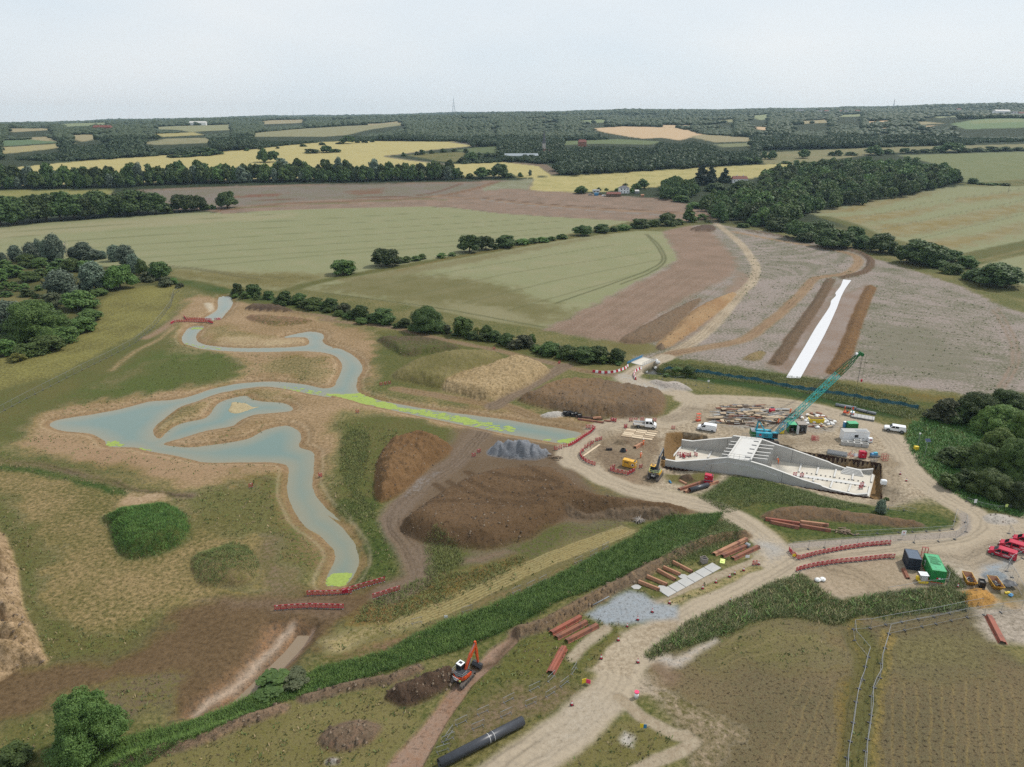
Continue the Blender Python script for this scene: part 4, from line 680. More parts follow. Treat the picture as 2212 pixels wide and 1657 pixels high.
def trunk_mesh(seed, top=.55, m=None, dead=False):
    rng = random.Random(seed); bm = bmesh.new(); tube(bm, [(0, 0, -.03), (.01, 0, top * .35), (-.01, .01, top)], [.035, .026, .016], 7)
    for k in range(9 if dead else 5):
        a = k * 2.4; z = top * (.35 + .6 * k / (9 if dead else 5)); L = .3 if not dead else .24; c, s = math.cos(a), math.sin(a)
        tube(bm, [(0, 0, z), (c * L * .5, s * L * .5, z + .12), (c * L * rng.uniform(.7, 1), s * L * rng.uniform(.7, 1), z + rng.uniform(.22, .36))], [.015, .01, .004], 5)
    return bm_mesh('trunk', bm, m or BARK, True)
TREEK = {}
def proto(key, m, style, n, size, lobes, nv=3, top=.55):
    TREEK[key] = [(mk_mesh('crown', *crown_mesh(key, m, sum(map(ord, key)) + 17 * k, n, size, style, lobes), m), trunk_mesh(k, top)) for k in range(nv)]
proto('oak', LEAF_DARK, 'round', 3600, .024, 20, 4); proto('oak_far', LEAF_DARK, 'round', 850, .048, 12, 4); proto('mid_far', LEAF_MID, 'round', 850, .048, 12, 3); proto('ash', LEAF_MID, 'round', 3600, .024, 20, 3)
proto('willow', LEAF_WILLOW, 'willow', 3600, .022, 18, 3); proto('willow_far', LEAF_WILLOW, 'willow', 800, .042, 12, 2); proto('bush', LEAF_DARK, 'bush', 3000, .027, 20, 4, .3); proto('bush_mid', LEAF_MID, 'bush', 3000, .027, 20, 4, .3)
proto('bush_small', LEAF_MID, 'bush', 650, .065, 9, 3, .3); proto('bush_dark_small', LEAF_DARK, 'bush', 650, .065, 9, 3, .3); proto('bush_yellow', LEAF_YEL, 'bush', 900, .05, 10, 1, .3); proto('bush_dull', LEAF_DULL, 'bush', 1700, .04, 14, 2, .3)
proto('big', LEAF_MID, 'bush', 30000, .0085, 40, 2, .4); proto('big_bright', LEAF_BRIGHT, 'bush', 26000, .0095, 36, 2, .4); proto('big_dark', LEAF_DARK, 'bush', 22000, .0095, 32, 2, .4); proto('conifer', LEAF_CON, 'cone', 2200, .035, 22, 2, .8)
KNAME = dict(oak='broadleaf_tree', oak_far='broadleaf_tree', mid_far='broadleaf_tree', ash='broadleaf_tree', willow='willow_tree', willow_far='willow_tree', bush='bush', bush_mid='bush', bush_small='bush', bush_dark_small='bush', bush_yellow='bush', bush_dull='bush', big='bush', big_bright='broadleaf_tree', big_dark='broadleaf_tree', conifer='conifer_tree')
def plant(kind, p, w, h, label, group=None, rz=None):
    ms, tr = random.choice(TREEK[kind]); o = bpy.data.objects.new(KNAME[kind], None); link(o); o.location = p; o.empty_display_size = .3
    o.rotation_euler = (0, 0, random.uniform(0, 6.28) if rz is None else rz); o.scale = (w, w, h)
    link(bpy.data.objects.new('crown', ms), o); link(bpy.data.objects.new('trunk', tr), o)
    tag(o, label, 'bush' if 'bush' in KNAME[kind] else 'tree', group); return o
ORD = 'first second third fourth fifth sixth seventh eighth ninth tenth eleventh twelfth thirteenth fourteenth fifteenth sixteenth seventeenth eighteenth nineteenth twentieth twenty-first twenty-second twenty-third twenty-fourth twenty-fifth twenty-sixth twenty-seventh twenty-eighth twenty-ninth thirtieth thirty-first thirty-second thirty-third thirty-fourth'.split()
def mpp(p): return (p[1] * math.cos(PITCH) + (CAM_H - p[2]) * math.sin(PITCH)) / FPX
def trees(zone, rows, where, group, sc=1.0):
    """rows: (kind, x, y of the foot, width, height in the zone's pixels); labels count from the left"""
    k = ZN[zone][2] * 1.8525; order = {id(r): i for i, r in enumerate(sorted(rows, key=lambda r: r[1]))}
    for r in rows:
        kind, x, y, w, h = r; p = at('%s %s,%s' % (zone, x, y)); q = mpp(p) / k * sc; dep = math.atan2(CAM_H - p.z, math.hypot(p.x, p.y))
        hm = h * q / math.cos(dep); wm = w * q; what = {'willow_tree': 'grey-green willow', 'conifer_tree': 'dark conifer', 'bush': 'rounded bush', 'broadleaf_tree': 'leafy tree'}[KNAME[kind]]
        look = {'bush_yellow': 'yellowish', 'bush_dull': 'dull brownish', 'oak': 'dark', 'big_dark': 'dark', 'bush': 'dark', 'ash': 'mid-green', 'bush_mid': 'green', 'big_bright': 'bright green', 'big': 'bright green'}.get(kind, '')
        plant(kind, p + Vector((0, wm * .3, -.15)), wm * 1.24, hm * 1.08, ' '.join((look + ' ' + what + ' ' + where + ', ' + ORD[order[id(r)]] + ' from left').split()), group)
H = 'in the hedge between the two crop fields'
trees('z2', [('bush_mid', 105, 1190, 150, 92), ('oak', 380, 1138, 165, 122), ('bush_small', 470, 1115, 60, 40), ('bush_small', 515, 1108, 60, 38), ('bush_small', 575, 1098, 70, 30), ('bush_small', 615, 1088, 50, 34), ('bush_small', 740, 1080, 74, 30), ('bush_small', 805, 1068, 44, 24), ('oak', 910, 1048, 130, 122), ('oak', 1015, 1030, 98, 96), ('bush_small', 1080, 1025, 36, 38), ('bush', 1145, 1015, 132, 78),
  ('bush_small', 1215, 1000, 60, 32), ('bush_small', 1255, 996, 80, 36), ('bush_small', 1315, 986, 80, 30), ('bush_small', 1370, 980, 80, 30), ('bush_small', 1430, 972, 80, 28), ('bush_small', 1500, 962, 80, 34), ('oak', 1630, 942, 112, 72), ('bush', 1755, 920, 106, 54), ('bush_mid', 1830, 912, 60, 32), ('bush_mid', 1890, 905, 90, 34), ('bush', 1995, 893, 116, 60), ('bush_mid', 2085, 882, 80, 44), ('bush_mid', 2165, 876, 112, 78), ('bush_small', 2235, 870, 80, 40)], H, 'hedge trees between the crop fields')
H = 'in the row above the wide crop field at left'
trees('z1', [('oak', -30, 885, 190, 200), ('oak', 60, 876, 180, 200), ('oak', 170, 866, 180, 190), ('oak', 260, 856, 190, 185), ('oak', 350, 850, 190, 195), ('oak', 440, 842, 190, 175), ('oak', 520, 836, 150, 160), ('oak', 610, 828, 190, 175), ('bush_dark_small', 690, 822, 100, 80), ('oak', 760, 820, 170, 165), ('oak', 850, 815, 220, 172), ('oak', 970, 808, 130, 145), ('bush_small', 1045, 802, 90, 62), ('oak', 1150, 793, 150, 118), ('oak', 1235, 785, 100, 104), ('bush_small', 1290, 780, 70, 42), ('bush_small', 1335, 775, 50, 30), ('oak', 1425, 772, 118, 115)], H, 'trees above the wide crop field')
trees('z1', [('oak_far', 1660, 478, 75, 92), ('oak_far', 1720, 476, 70, 78), ('willow_far', 1770, 525, 105, 75), ('oak_far', 2060, 415, 90, 48), ('bush_dark_small', 1960, 420, 95, 28), ('bush_dark_small', 2120, 412, 60, 22), ('bush_dark_small', 1560, 402, 30, 20), ('bush_dark_small', 1650, 394, 30, 16), ('bush_dark_small', 1755, 388, 22, 12), ('bush_dark_small', 1910, 376, 40, 16), ('bush_dark_small', 2030, 366, 40, 18), ('bush_dark_small', 1300, 432, 130, 45), ('bush_dark_small', 1180, 440, 120, 28), ('bush_dark_small', 1090, 447, 80, 20)], 'in or edging the upper yellow field', 'trees in the upper yellow field')
trees('z2', [('oak_far', 140, 358, 74, 58), ('bush_dark_small', 205, 352, 36, 20), ('bush_dark_small', 250, 352, 40, 20), ('bush_dark_small', 298, 348, 30, 18), ('bush_dark_small', 90, 360, 40, 14)], 'on the right end of the upper yellow field edge', 'trees in the upper yellow field')
trees('z2', [('bush_dark_small', 495, 437, 26, 26), ('bush_dark_small', 580, 431, 34, 22), ('bush_dark_small', 612, 427, 40, 32), ('bush_dark_small', 670, 421, 38, 24), ('bush_dark_small', 745, 413, 44, 24), ('bush_dark_small', 815, 409, 32, 20), ('bush_dark_small', 888, 415, 40, 26), ('bush_dark_small', 870, 477, 56, 36), ('oak_far', 925, 472, 78, 66), ('bush_dark_small', 975, 445, 36, 30), ('bush_dark_small', 1025, 455, 60, 40), ('bush_dark_small', 1070, 450, 60, 34)], 'on the rough grass by the grey farm track', 'bushes by the farm track')
trees('z2', [('oak_far', 990, 580, 108, 76), ('oak_far', 1098, 578, 112, 96), ('bush_small', 915, 580, 60, 36), ('bush_small', 1160, 572, 90, 26), ('bush_small', 1232, 570, 40, 30), ('willow_far', 1296, 562, 28, 38), ('bush_small', 840, 580, 60, 50)], 'below the second yellow field', 'trees below the second yellow field')
H = 'in the hedge line below the right-hand wood'
trees('z3', [('bush', 600, 850, 130, 75), ('bush_mid', 500, 860, 70, 28), ('bush', 720, 885, 140, 85), ('oak', 850, 930, 160, 115), ('oak', 960, 930, 170, 125), ('bush', 890, 950, 120, 60), ('oak', 1080, 985, 200, 130), ('oak', 1185, 945, 110, 100), ('bush', 1235, 990, 110, 80), ('oak', 1350, 1020, 160, 135), ('bush_dark_small', 1430, 1030, 80, 45), ('oak', 1510, 1082, 130, 135), ('oak', 1610, 1095, 230, 160), ('oak', 1785, 1070, 110, 82), ('bush', 1700, 1110, 100, 55), ('bush_mid', 1790, 1145, 110, 62), ('bush_mid', 1880, 1110, 120, 75), ('bush_mid', 1900, 1185, 110, 60), ('oak', 2090, 1232, 270, 155), ('bush_dark_small', 1960, 1150, 80, 40), ('bush', 1800, 585, 80, 34), ('bush', 1905, 594, 62, 36), ('bush_small', 1960, 598, 60, 14), ('bush_small', 2040, 603, 90, 14), ('bush_small', 2110, 606, 60, 16), ('bush_small', 165, 828, 95, 96), ('bush_small', 245, 818, 62, 36)], H, 'hedge trees below the right-hand wood')
trees('z3', [('oak_far', 870, 436, 70, 60), ('oak_far', 625, 442, 36, 58), ('oak_far', 675, 442, 56, 58), ('oak_far', 580, 472, 68, 44), ('oak_far', 510, 472, 84, 46), ('bush_dark_small', 1080, 422, 48, 36), ('bush_dark_small', 1040, 422, 44, 26), ('bush_dark_small', 1160, 420, 80, 22), ('oak_far', 1305, 417, 92, 62), ('bush_dark_small', 1385, 410, 66, 30), ('oak_far', 1490, 406, 62, 36), ('bush_dark_small', 1550, 404, 70, 22), ('bush_dark_small', 1620, 403, 90, 24), ('bush_dark_small', 1690, 402, 80, 24), ('oak_far', 1780, 402, 130, 68), ('bush_dark_small', 1860, 399, 90, 26), ('bush_dark_small', 1940, 396, 80, 26), ('bush_dark_small', 2030, 394, 90, 30), ('bush_dark_small', 2110, 392, 80, 26), ('bush_dark_small', 2190, 390, 80, 22), ('bush_dark_small', 760, 470, 70, 16)], 'in the far hedge above the right-hand wood', 'far hedge trees')
H = 'in the scrubby wood at left'
trees('h1', [('willow', 155, 410, 160, 180), ('willow', 330, 415, 190, 210), ('willow', 425, 400, 130, 235), ('willow', 600, 440, 220, 330), ('willow', 510, 430, 150, 260), ('willow', 900, 410, 240, 210), ('willow', 800, 400, 130, 150), ('willow', 1050, 390, 150, 105), ('willow', 1130, 380, 90, 90), ('willow', 1250, 410, 200, 175), ('willow', 1370, 470, 220, 240), ('willow', 1470, 540, 160, 210), ('ash', 1560, 560, 130, 200), ('oak', 1740, 612, 230, 215), ('bush_dull', 1612, 632, 150, 115), ('bush_dull', 1820, 672, 150, 100), ('bush_mid', 1900, 660, 110, 70), ('willow', 1010, 742, 330, 320), ('ash', 1290, 722, 290, 295), ('willow', 620, 800, 360, 290), ('bush_dull', 560, 930, 200, 180), ('bush_mid', 1060, 790, 180, 75), ('bush_mid', 820, 960, 340, 220), ('bush_mid', 960, 1080, 250, 140), ('bush_mid', 880, 1200, 260, 160), ('big', 300, 1310, 560, 440), ('willow', 60, 1300, 420, 430), ('willow', 480, 1230, 360, 290), ('bush_mid', 460, 1420, 330, 170), ('bush_mid', 690, 1310, 280, 170), ('bush_mid', 250, 1470, 250, 150), ('bush_yellow', 160, 1520, 160, 100), ('bush_mid', 20, 1460, 230, 180)], H, 'trees of the scrubby wood at left')
trees('h1', [('bush_mid', 270, 470, 190, 140), ('bush_mid', 420, 480, 170, 110), ('bush_dark_small', 640, 500, 200, 120), ('bush_mid', 760, 520, 200, 150), ('bush_mid', 940, 520, 190, 120), ('bush_small', 140, 590, 210, 140), ('bush_mid', 290, 640, 200, 120), ('bush_small', 430, 590, 150, 100), ('bush_small', 30, 500, 200, 110), ('bush_small', 260, 710, 90, 60), ('bush_small', 420, 730, 90, 60), ('bush_dark_small', 270, 800, 150, 85), ('bush_dark_small', 380, 815, 80, 50), ('bush_small', 50, 740, 130, 110), ('bush_dark_small', 40, 800, 140, 60), ('bush_small', 130, 690, 80, 60), ('bush_small', 560, 560, 160, 90), ('bush_small', 180, 740, 70, 50), ('bush_mid', -60, 640, 200, 150), ('willow', 20, 440, 110, 130)], 'among the open scrub at the far left', 'bushes of the open scrub at left')
_p = at('h1 735,350'); o = bpy.data.objects.new('dead_tree', None); link(o); o.location = _p; _q = mpp(_p) / 5.115; o.scale = (_q * 190,) * 3; link(bpy.data.objects.new('trunk', trunk_mesh(3, .75, BARKP, True)), o); tag(o, 'bare pale dead tree standing among the willows', 'tree')
H = 'in the riverside hedge above the new river'
trees('z4', [('bush_dull', 1045, 78, 90, 55), ('bush_dull', 1130, 82, 60, 34), ('bush', 1495, 130, 84, 88), ('bush', 1590, 140, 120, 95), ('bush_mid', 1545, 150, 70, 50), ('bush', 1690, 155, 84, 62), ('bush', 1795, 192, 130, 100), ('bush', 1890, 185, 110, 76), ('bush_mid', 1965, 220, 150, 82), ('bush', 2080, 232, 100, 92), ('bush_dull', 2170, 250, 90, 74)], H, 'riverside hedge', .84)
trees('z5', [('bush', 25, 222, 120, 84), ('bush', 115, 238, 90, 66), ('bush', 215, 285, 130, 105), ('bush', 365, 312, 180, 105), ('bush', 290, 300, 90, 60), ('bush', 505, 335, 90, 66), ('big_dark', 645, 368, 225, 178), ('bush_dull', 765, 372, 80, 64), ('bush_mid', 870, 392, 155, 135), ('bush_yellow', 960, 384, 62, 62), ('bush_mid', 1020, 398, 86, 94), ('bush', 1075, 425, 110, 76), ('bush', 1150, 448, 120, 84), ('bush_dull', 1245, 468, 150, 94), ('bush_mid', 1310, 440, 52, 76), ('bush', 1420, 512, 150, 92), ('bush', 1535, 535, 140, 94), ('bush', 1650, 558, 190, 110), ('bush', 1730, 552, 150, 112), ('bush', 1840, 560, 120, 100), ('bush_mid', 1330, 480, 80, 40), ('bush_dull', 1480, 500, 100, 60), ('bush', 930, 410, 90, 60), ('bush', 1000, 420, 90, 56)], 'in the lower riverside hedge towards the bridge', 'lower riverside hedge', .86)
_hl = smooth_line(G('z4 1480,140 1700,165 1900,205 2180,255 z5 200,295 480,335 760,375 1000,415 1250,470 1500,535 1850,565'), 6)
for q in _hl[::2]: h = random.uniform(1.6, 3.2); x, y = q + RNG.normal(size=2) * 1.2; plant(random.choice(['bush_small', 'bush_mid', 'bush_small', 'bush_dark_small']), (x, y + .8, hgt(x, y)[0] - .1), h * random.uniform(1.3, 2.2), h, 'low scrub bush filling the gaps of the riverside hedge', 'scrub of the riverside hedge')
trees('f8', [('bush', 1130, 830, 260, 170), ('bush_mid', 900, 780, 220, 110), ('bush_mid', 640, 880, 130, 80)], 'beside the bridge over the ditch', 'bushes beside the bridge')
trees('h4', [('big_dark', 1130, 560, 420, 380), ('big_dark', 1480, 520, 460, 360), ('bush_dull', 830, 540, 330, 310), ('bush_dull', 650, 500, 190, 130), ('bush', 950, 560, 260, 230), ('big_bright', 1420, 700, 480, 370), ('big_bright', 1640, 760, 300, 400), ('bush_mid', 1130, 660, 150, 110), ('big_bright', 1400, 1020, 420, 440), ('big', 1250, 1130, 420, 380), ('big', 1560, 1200, 420, 520), ('big', 1320, 1380, 430, 320), ('bush', 880, 990, 330, 170), ('bush_mid', 1000, 1060, 300, 260), ('bush_mid', 840, 1270, 240, 170), ('bush', 1040, 1280, 260, 240), ('big_dark', 1600, 1480, 300, 300), ('bush_mid', 1480, 1440, 240, 140), ('willow', 75, 1540, 150, 170), ('bush_small', 130, 1390, 60, 40), ('bush', 1200, 960, 300, 200)], 'of the dark clump right of the yard', 'trees and bushes right of the yard', .88)
trees('l4', [('big', 520, 1045, 360, 350), ('bush', 60, 1085, 200, 110), ('bush_dark_small', 1720, 590, 210, 60), ('bush_dull', 1850, 560, 170, 50)], 'at the lower left of the reed ditch', 'bushes along the lower reed ditch')
# the double row of tall trees behind the bare ground
W_ROW = 'dense tree in the long belt between yellow field and bare ground'
_L = gnd(px("d -90,415 0,412 230,407 370,401 520,397 640,396 756,395 870,393 985,390")); _n = 0
for off, hh in ((6, 18), (17, 22), (30, 23)):
    acc = 0; d = np.linalg.norm(np.diff(_L, axis=0), axis=1); tot = d.sum(); s = random.uniform(0, 6)
    while s < tot:
        k = min(int(np.searchsorted(np.cumsum(d), s)), len(d) - 1); t = (s - (np.cumsum(d)[k] - d[k])) / d[k]; p = _L[k] + (_L[k + 1] - _L[k]) * t; x, y = p[0] + random.uniform(-2, 2), p[1] + off + random.uniform(-3, 3)
        kd = random.choices(['oak_far', 'mid_far', 'willow_far'], [7, 2.5, 1.2])[0]; h = hh * random.uniform(.65, 1.2)
        plant(kd, (x, y, hgt(x, y)[0] - .3), h * random.uniform(.6, .9), h, W_ROW if kd != 'willow_far' else 'grey-green willow in the long belt between yellow field and bare ground', 'long tree belt'); s += random.uniform(7.5, 11)
# the wood right of the houses
def wood(poly, gap, kinds, hm, label, group, seed=1):
    P = gnd(px(poly)); rng = np.random.default_rng(seed); lo, hi = P.min(0), P.max(0); pts = []
    for _ in range(int((hi - lo).prod() / gap ** 2 * 9)):
        q = lo + rng.random(2) * (hi - lo)
        if sdist(P, np.array([0]), q[:1], q[1:])[0] < 0 and all((q[0] - a) ** 2 + (q[1] - b) ** 2 > gap * gap * .8 for a, b in pts): pts.append(tuple(q))
    for x, y in pts:
        h = hm * rng.uniform(.75, 1.2); plant(random.choices(*kinds)[0], (x, y, hgt(x, y)[0] - .3), h * rng.uniform(.8, 1.05), h, label, group)
    return len(pts)
MIX = (['oak_far', 'mid_far'], [3, 2])
n1 = wood("z3 440,800 345,822 350,760 470,690 560,650 640,650 570,585 700,545 900,515 1200,500 1500,505 1700,548 1810,598 1620,642 1250,708 880,778 700,885 560,845", 11.5, MIX, 17, 'broad crowned tree of the big wood right of the cottage', 'the big wood at right', 3)
n2 = wood("z3 0,690 0,620 60,590 190,620 200,665 130,690 90,710", 9, MIX, 12, 'dark tree of the small wood beside the white house', 'the small wood by the white house', 4) + wood("z3 240,745 250,700 400,690 380,760 330,805", 9, MIX, 12, 'dark tree at the lower corner of the small wood', 'the small wood by the white house', 5)
trees('z3', [('conifer', 250, 600, 120, 120), ('conifer', 300, 600, 110, 100), ('conifer', 385, 590, 80, 85), ('bush', 500, 655, 170, 75), ('bush', 330, 640, 130, 50), ('bush_small', 420, 650, 70, 40), ('bush_small', 15, 690, 60, 40), ('bush_mid', 120, 705, 90, 40), ('bush_mid', 200, 745, 90, 40)], 'near the white cottage with the red roof', 'trees near the white cottage')
trees('g8', [('bush_mid', 85, 400, 150, 100), ('bush_dark_small', 300, 360, 60, 40), ('bush_small', 395, 365, 60, 36), ('bush_small', 560, 370, 90, 40), ('oak_far', 860, 340, 140, 130), ('oak_far', 780, 350, 110, 90), ('bush_small', 720, 395, 70, 80), ('bush_small', 640, 300, 60, 30)], 'in the garden of the white house', 'garden trees of the white house')
# ---------------------------------------------------------------- woods too far off to count: one mass
def far_woods():
    rng = np.random.default_rng(11); P = []
    d = 830.0
    while d < 8200:
        sp = max(8.5, .0062 * d); n = int(1.5 * d / sp); a = (np.arange(n) + rng.random(n) * .9) * 1.5 / n - .75
        P.append(np.stack([(d + rng.uniform(-.5, .5, n) * sp) * np.sin(a), (d + rng.uniform(-.5, .5, n) * sp) * np.cos(a), np.full(n, sp)], 1)); d += sp * .92
    P = np.vstack(P); r = np.hypot(P[:, 0], P[:, 1]); a = np.arctan2(P[:, 0], P[:, 1])
    i = np.clip(np.round(np.interp(np.log(r), _lr, np.arange(NR))).astype(int), 0, NR - 1); j = np.clip(np.round(np.interp(a, _la, np.arange(NA))).astype(int), 0, NA - 1)
    c = CLS.reshape(NR, NA)[i, j] == 0
    for s in ("z3 700,560 900,510 1500,500 1830,600 1250,720 600,860 300,800 300,650 450,600", "z3 1640,520 1940,340 2300,330 2300,640 1800,620", "z3 -10,560 250,570 420,560 440,660 200,700 -10,700", "d -100,345 980,345 1000,400 -100,420", "z3 580,405 1300,370 1300,420 600,470", "g8 -100,300 900,300 900,520 -100,520", "d 1240,398 1560,370 1560,440 1240,440", "d 1640,326 2260,308 2260,345 1640,362", "d 960,372 1200,352 1200,400 960,402", "z3 400,480 620,470 620,640 400,640"):
        c &= sdist(gnd(px(s)), np.arange(len(P)), P[:, 0], P[:, 1]) > 0
    # tree-free edges of the far fields
    P = P[c]; r = np.hypot(P[:, 0], P[:, 1]); hz = base_h(P[:, 0], P[:, 1]); V1, F1, V2, F2 = [], [], [], []; n1 = n2 = 0
    isf = np.isin(CLS.reshape(NR, NA), [CLASSES.index(k) for k in ('far_field', 'yellow_field', 'crop_field', 'farm_track') if k in CLASSES])
    def hides(h):
        f = (CAM_H - hz) / np.maximum(CAM_H - hz - h, 1.5); bad = np.zeros(len(P), bool)
        for q in (.25, .5, .75, 1.0):
            rr_ = r * (1 + (np.minimum(f, 1.6) - 1) * q); ii = np.clip(np.round(np.interp(np.log(rr_), _lr, np.arange(NR))).astype(int), 0, NR - 1); jj = np.clip(np.round(np.interp(np.arctan2(P[:, 0], P[:, 1]), _la, np.arange(NA))).astype(int), 0, NA - 1); bad |= isf[ii, jj]
        return bad
    cut = np.where(hides(11.0), np.where(hides(4.5), 0, .4), 1.0)
    big = fbm(P[:, 0] / 120, P[:, 1] / 120, 91, 2)
    for k in range(len(P)):
        x, y, sp = P[k]; h = (4 + 9 * big[k]) * rng.uniform(.65, 1.2) * cut[k]; w = max(sp * .62, h * .36) * rng.uniform(.8, 1.25)
        if cut[k] == 0: continue
        if r[k] < 1500:
            n = 46; D = rng.normal(size=(n, 3)); D[:, 2] = np.abs(D[:, 2]) - .25; D /= np.linalg.norm(D, axis=1, keepdims=True)
            C = D * np.array([w, w, h * .5]) * rng.uniform(.72, 1.05, (n, 1)) + np.array([x, y, hz[k] + h * .52]); v, f = quads_at(C, D + rng.normal(size=D.shape) * .4, np.full(n, w * .27), rng); V1.append(v); F1.append(f + n1); n1 += len(v)
            v = ICO1V * np.array([w, w, h * .5]) * .8 + np.array([x, y, hz[k] + h * .48]); V2.append(v); F2.append(ICO1F + n2); n2 += len(v)
        else:
            base = ICO2V if r[k] < 2600 else ICO1V; v = base * np.array([w, w, h * .55]) * rng.uniform(.72, 1.18, (len(base), 1)) + np.array([x, y, hz[k] + h * .42]); V2.append(v); F2.append((ICO2F if r[k] < 2600 else ICO1F) + n2); n2 += len(v)
    m = leaf_mat('far_leaves', (.032, .052, .024), (.064, .09, .038), 0); me = mk_mesh('woodland', np.vstack(V1), np.vstack(F1), m); o = link(bpy.data.objects.new('distant_woodland', me)); o['kind'] = 'stuff'
    tag(o, 'dark green woods and hedges covering the far hills up to the skyline', None)
    o2 = link(bpy.data.objects.new('distant_woodland', quick_mesh('woodland', np.vstack(V2), np.vstack(F2), m))); o2['kind'] = 'stuff'; tag(o2, 'hazy woods on the far hills')
    print('far trees', len(P), 'near woods', n1)
def merge_small(name, keep):
    """the KEEP trees of a kind that show largest stay objects; the rest of that wood becomes one mass"""
    os_ = [o for o in COL.objects if o.type == 'EMPTY' and o.name.split('.')[0] == name]; os_.sort(key=lambda o: -o.scale.z / math.hypot(o.location.x, o.location.y)); VV, FF, mi, n0, ms = [], [], [], 0, [LEAF_DARK, LEAF_MID, LEAF_WILLOW, BARK, LEAF_BRIGHT, LEAF_CON]
    for o in os_[keep:]:
        c, s_ = math.cos(o.rotation_euler.z), math.sin(o.rotation_euler.z)
        for ch in list(o.children):
            me = ch.data; v = np.zeros(len(me.vertices) * 3, np.float32); me.vertices.foreach_get('co', v); v = v.reshape(-1, 3) * np.array(o.scale); v = np.stack([v[:, 0] * c - v[:, 1] * s_, v[:, 0] * s_ + v[:, 1] * c, v[:, 2]], 1) + np.array(o.location)
            tot = np.zeros(len(me.polygons), np.int32); me.polygons.foreach_get('loop_total', tot); st_ = np.zeros(len(me.polygons), np.int32); me.polygons.foreach_get('loop_start', st_); vi = np.zeros(len(me.loops), np.int32); me.loops.foreach_get('vertex_index', vi)
            q = vi[np.stack([st_, st_ + 1, st_ + 2, st_ + np.minimum(3, tot - 1)], 1)] if ch.name.startswith('crown') else None
            if q is not None: VV.append(v); FF.append(q + n0); n0 += len(v); mi.append(np.full(len(q), ms.index(me.materials[0])))
            bpy.data.objects.remove(ch)
        bpy.data.objects.remove(o)
    V, F, I = np.vstack(VV), np.vstack(FF), np.concatenate(mi)
    for k in set(I.tolist()):
        f = F[I == k]; u, inv = np.unique(f, return_inverse=True); o = link(bpy.data.objects.new('woodland', mk_mesh('woodland', V[u], inv.reshape(-1, 4), ms[k]))); o['kind'] = 'stuff'; o['label'] = 'closed canopy of the woods and tree belts beyond the crop fields'
merge_small('broadleaf_tree', 285)
far_woods(); print('woods', n1, n2)
# ---------------------------------------------------------------- haze over the whole country, well below the sky
# ---------------------------------------------------------------- kit for the things on site
class MB:
    """collects simple shapes into ONE mesh"""
    def __init__(s): s.bm = bmesh.new(); s.cur = 0; s.mats = []
    def m(s, mt):
        if mt not in s.mats: s.mats.append(mt)
        s.cur = s.mats.index(mt); return s
    def _end(s, fs):
        for f in fs: f.material_index = s.cur
    def box(s, c, d, rz=0, ry=0, rx=0, bev=0):
        r = bmesh.ops.create_cube(s.bm, size=1); M = Matrix.Translation(c) @ Matrix.Rotation(rz, 4, 'Z') @ Matrix.Rotation(ry, 4, 'Y') @ Matrix.Rotation(rx, 4, 'X') @ Matrix.Diagonal((*d, 1))
        bmesh.ops.transform(s.bm, matrix=M, verts=r['verts']); fs = {f for v in r['verts'] for f in v.link_faces}
        s._end(fs)
        if bev:
            es = {e for v in r['verts'] for e in v.link_edges}; q = bmesh.ops.bevel(s.bm, geom=list(es), offset=bev, segments=2, affect='EDGES', profile=.6); s._end(q['faces'])
        return s
    def prism(s, pts, y0, y1, axis='y', top=None):
        """closed outline in (x, z), pushed along y; TOP(x, z) scales y"""
        f = (lambda x, z: top(x, z)) if top else (lambda x, z: 1.0)
        A = [s.bm.verts.new((x, y0 * f(x, z), z)) for x, z in pts]; B = [s.bm.verts.new((x, y1 * f(x, z), z)) for x, z in pts]; n = len(pts); fs = []
        if axis == 'x':
            for v, (a, b) in zip(A, pts): v.co = (y0, a, b)
            for v, (a, b) in zip(B, pts): v.co = (y1, a, b)
        elif axis == 'z':
            for v, (a, b) in zip(A, pts): v.co = (a, b, y0)
            for v, (a, b) in zip(B, pts): v.co = (a, b, y1)
        for k in range(n): fs.append(s.bm.faces.new((A[k], A[(k + 1) % n], B[(k + 1) % n], B[k])))
        fs += [s.bm.faces.new(A[::-1]), s.bm.faces.new(B)]; s._end(fs); return s
    def cyl(s, a, b, r, seg=14, r2=None, cap=True):
        n0 = len(s.bm.faces); s.bm.faces.ensure_lookup_table(); tube(s.bm, [a, b], [r, r if r2 is None else r2], seg, cap); s.bm.faces.ensure_lookup_table(); s._end(s.bm.faces[n0:]); return s
    def tube(s, pts, r, seg=6):
        n0 = len(s.bm.faces); tube(s.bm, pts, r, seg); s.bm.faces.ensure_lookup_table(); s._end(s.bm.faces[n0:]); return s
    def quad(s, *p): s._end([s.bm.faces.new([s.bm.verts.new(q) for q in p])]); return s
    def mesh(s, name, mt=None, smooth=False):
        return bm_mesh(name, s.bm, s.mats or [mt], smooth)
    def build(s, name, mt=None, parent=None, smooth=False, loc=None, rz=None, label=None):
        o = link(bpy.data.objects.new(name, s.mesh(name, mt, smooth)), parent)
        if loc is not None: o.location = loc
        if rz is not None: o.rotation_euler.z = rz
        if label: o['label'] = label
        return o
def thing(name, label, cat, loc=(0, 0, 0), rz=0, group=None, sc=1.0):
    o = bpy.data.objects.new(name, None); link(o); o.location = loc; o.rotation_euler = (0, 0, rz); o.scale = (sc,) * 3; o.empty_display_size = .3
    return tag(o, label, cat, group)
def dup(root, loc, rz, label=None, sc=None, group=None):
    r = root.copy(); link(r); r.location = loc; r.rotation_euler = (0, 0, rz)
    if sc: r.scale = (sc,) * 3 if not isinstance(sc, tuple) else sc
    if label: r['label'] = label
    if group: r['group'] = group
    for ch in list(root.children):
        c = ch.copy(); link(c, r)
        for g in list(ch.children): link(g.copy(), c)
    return r
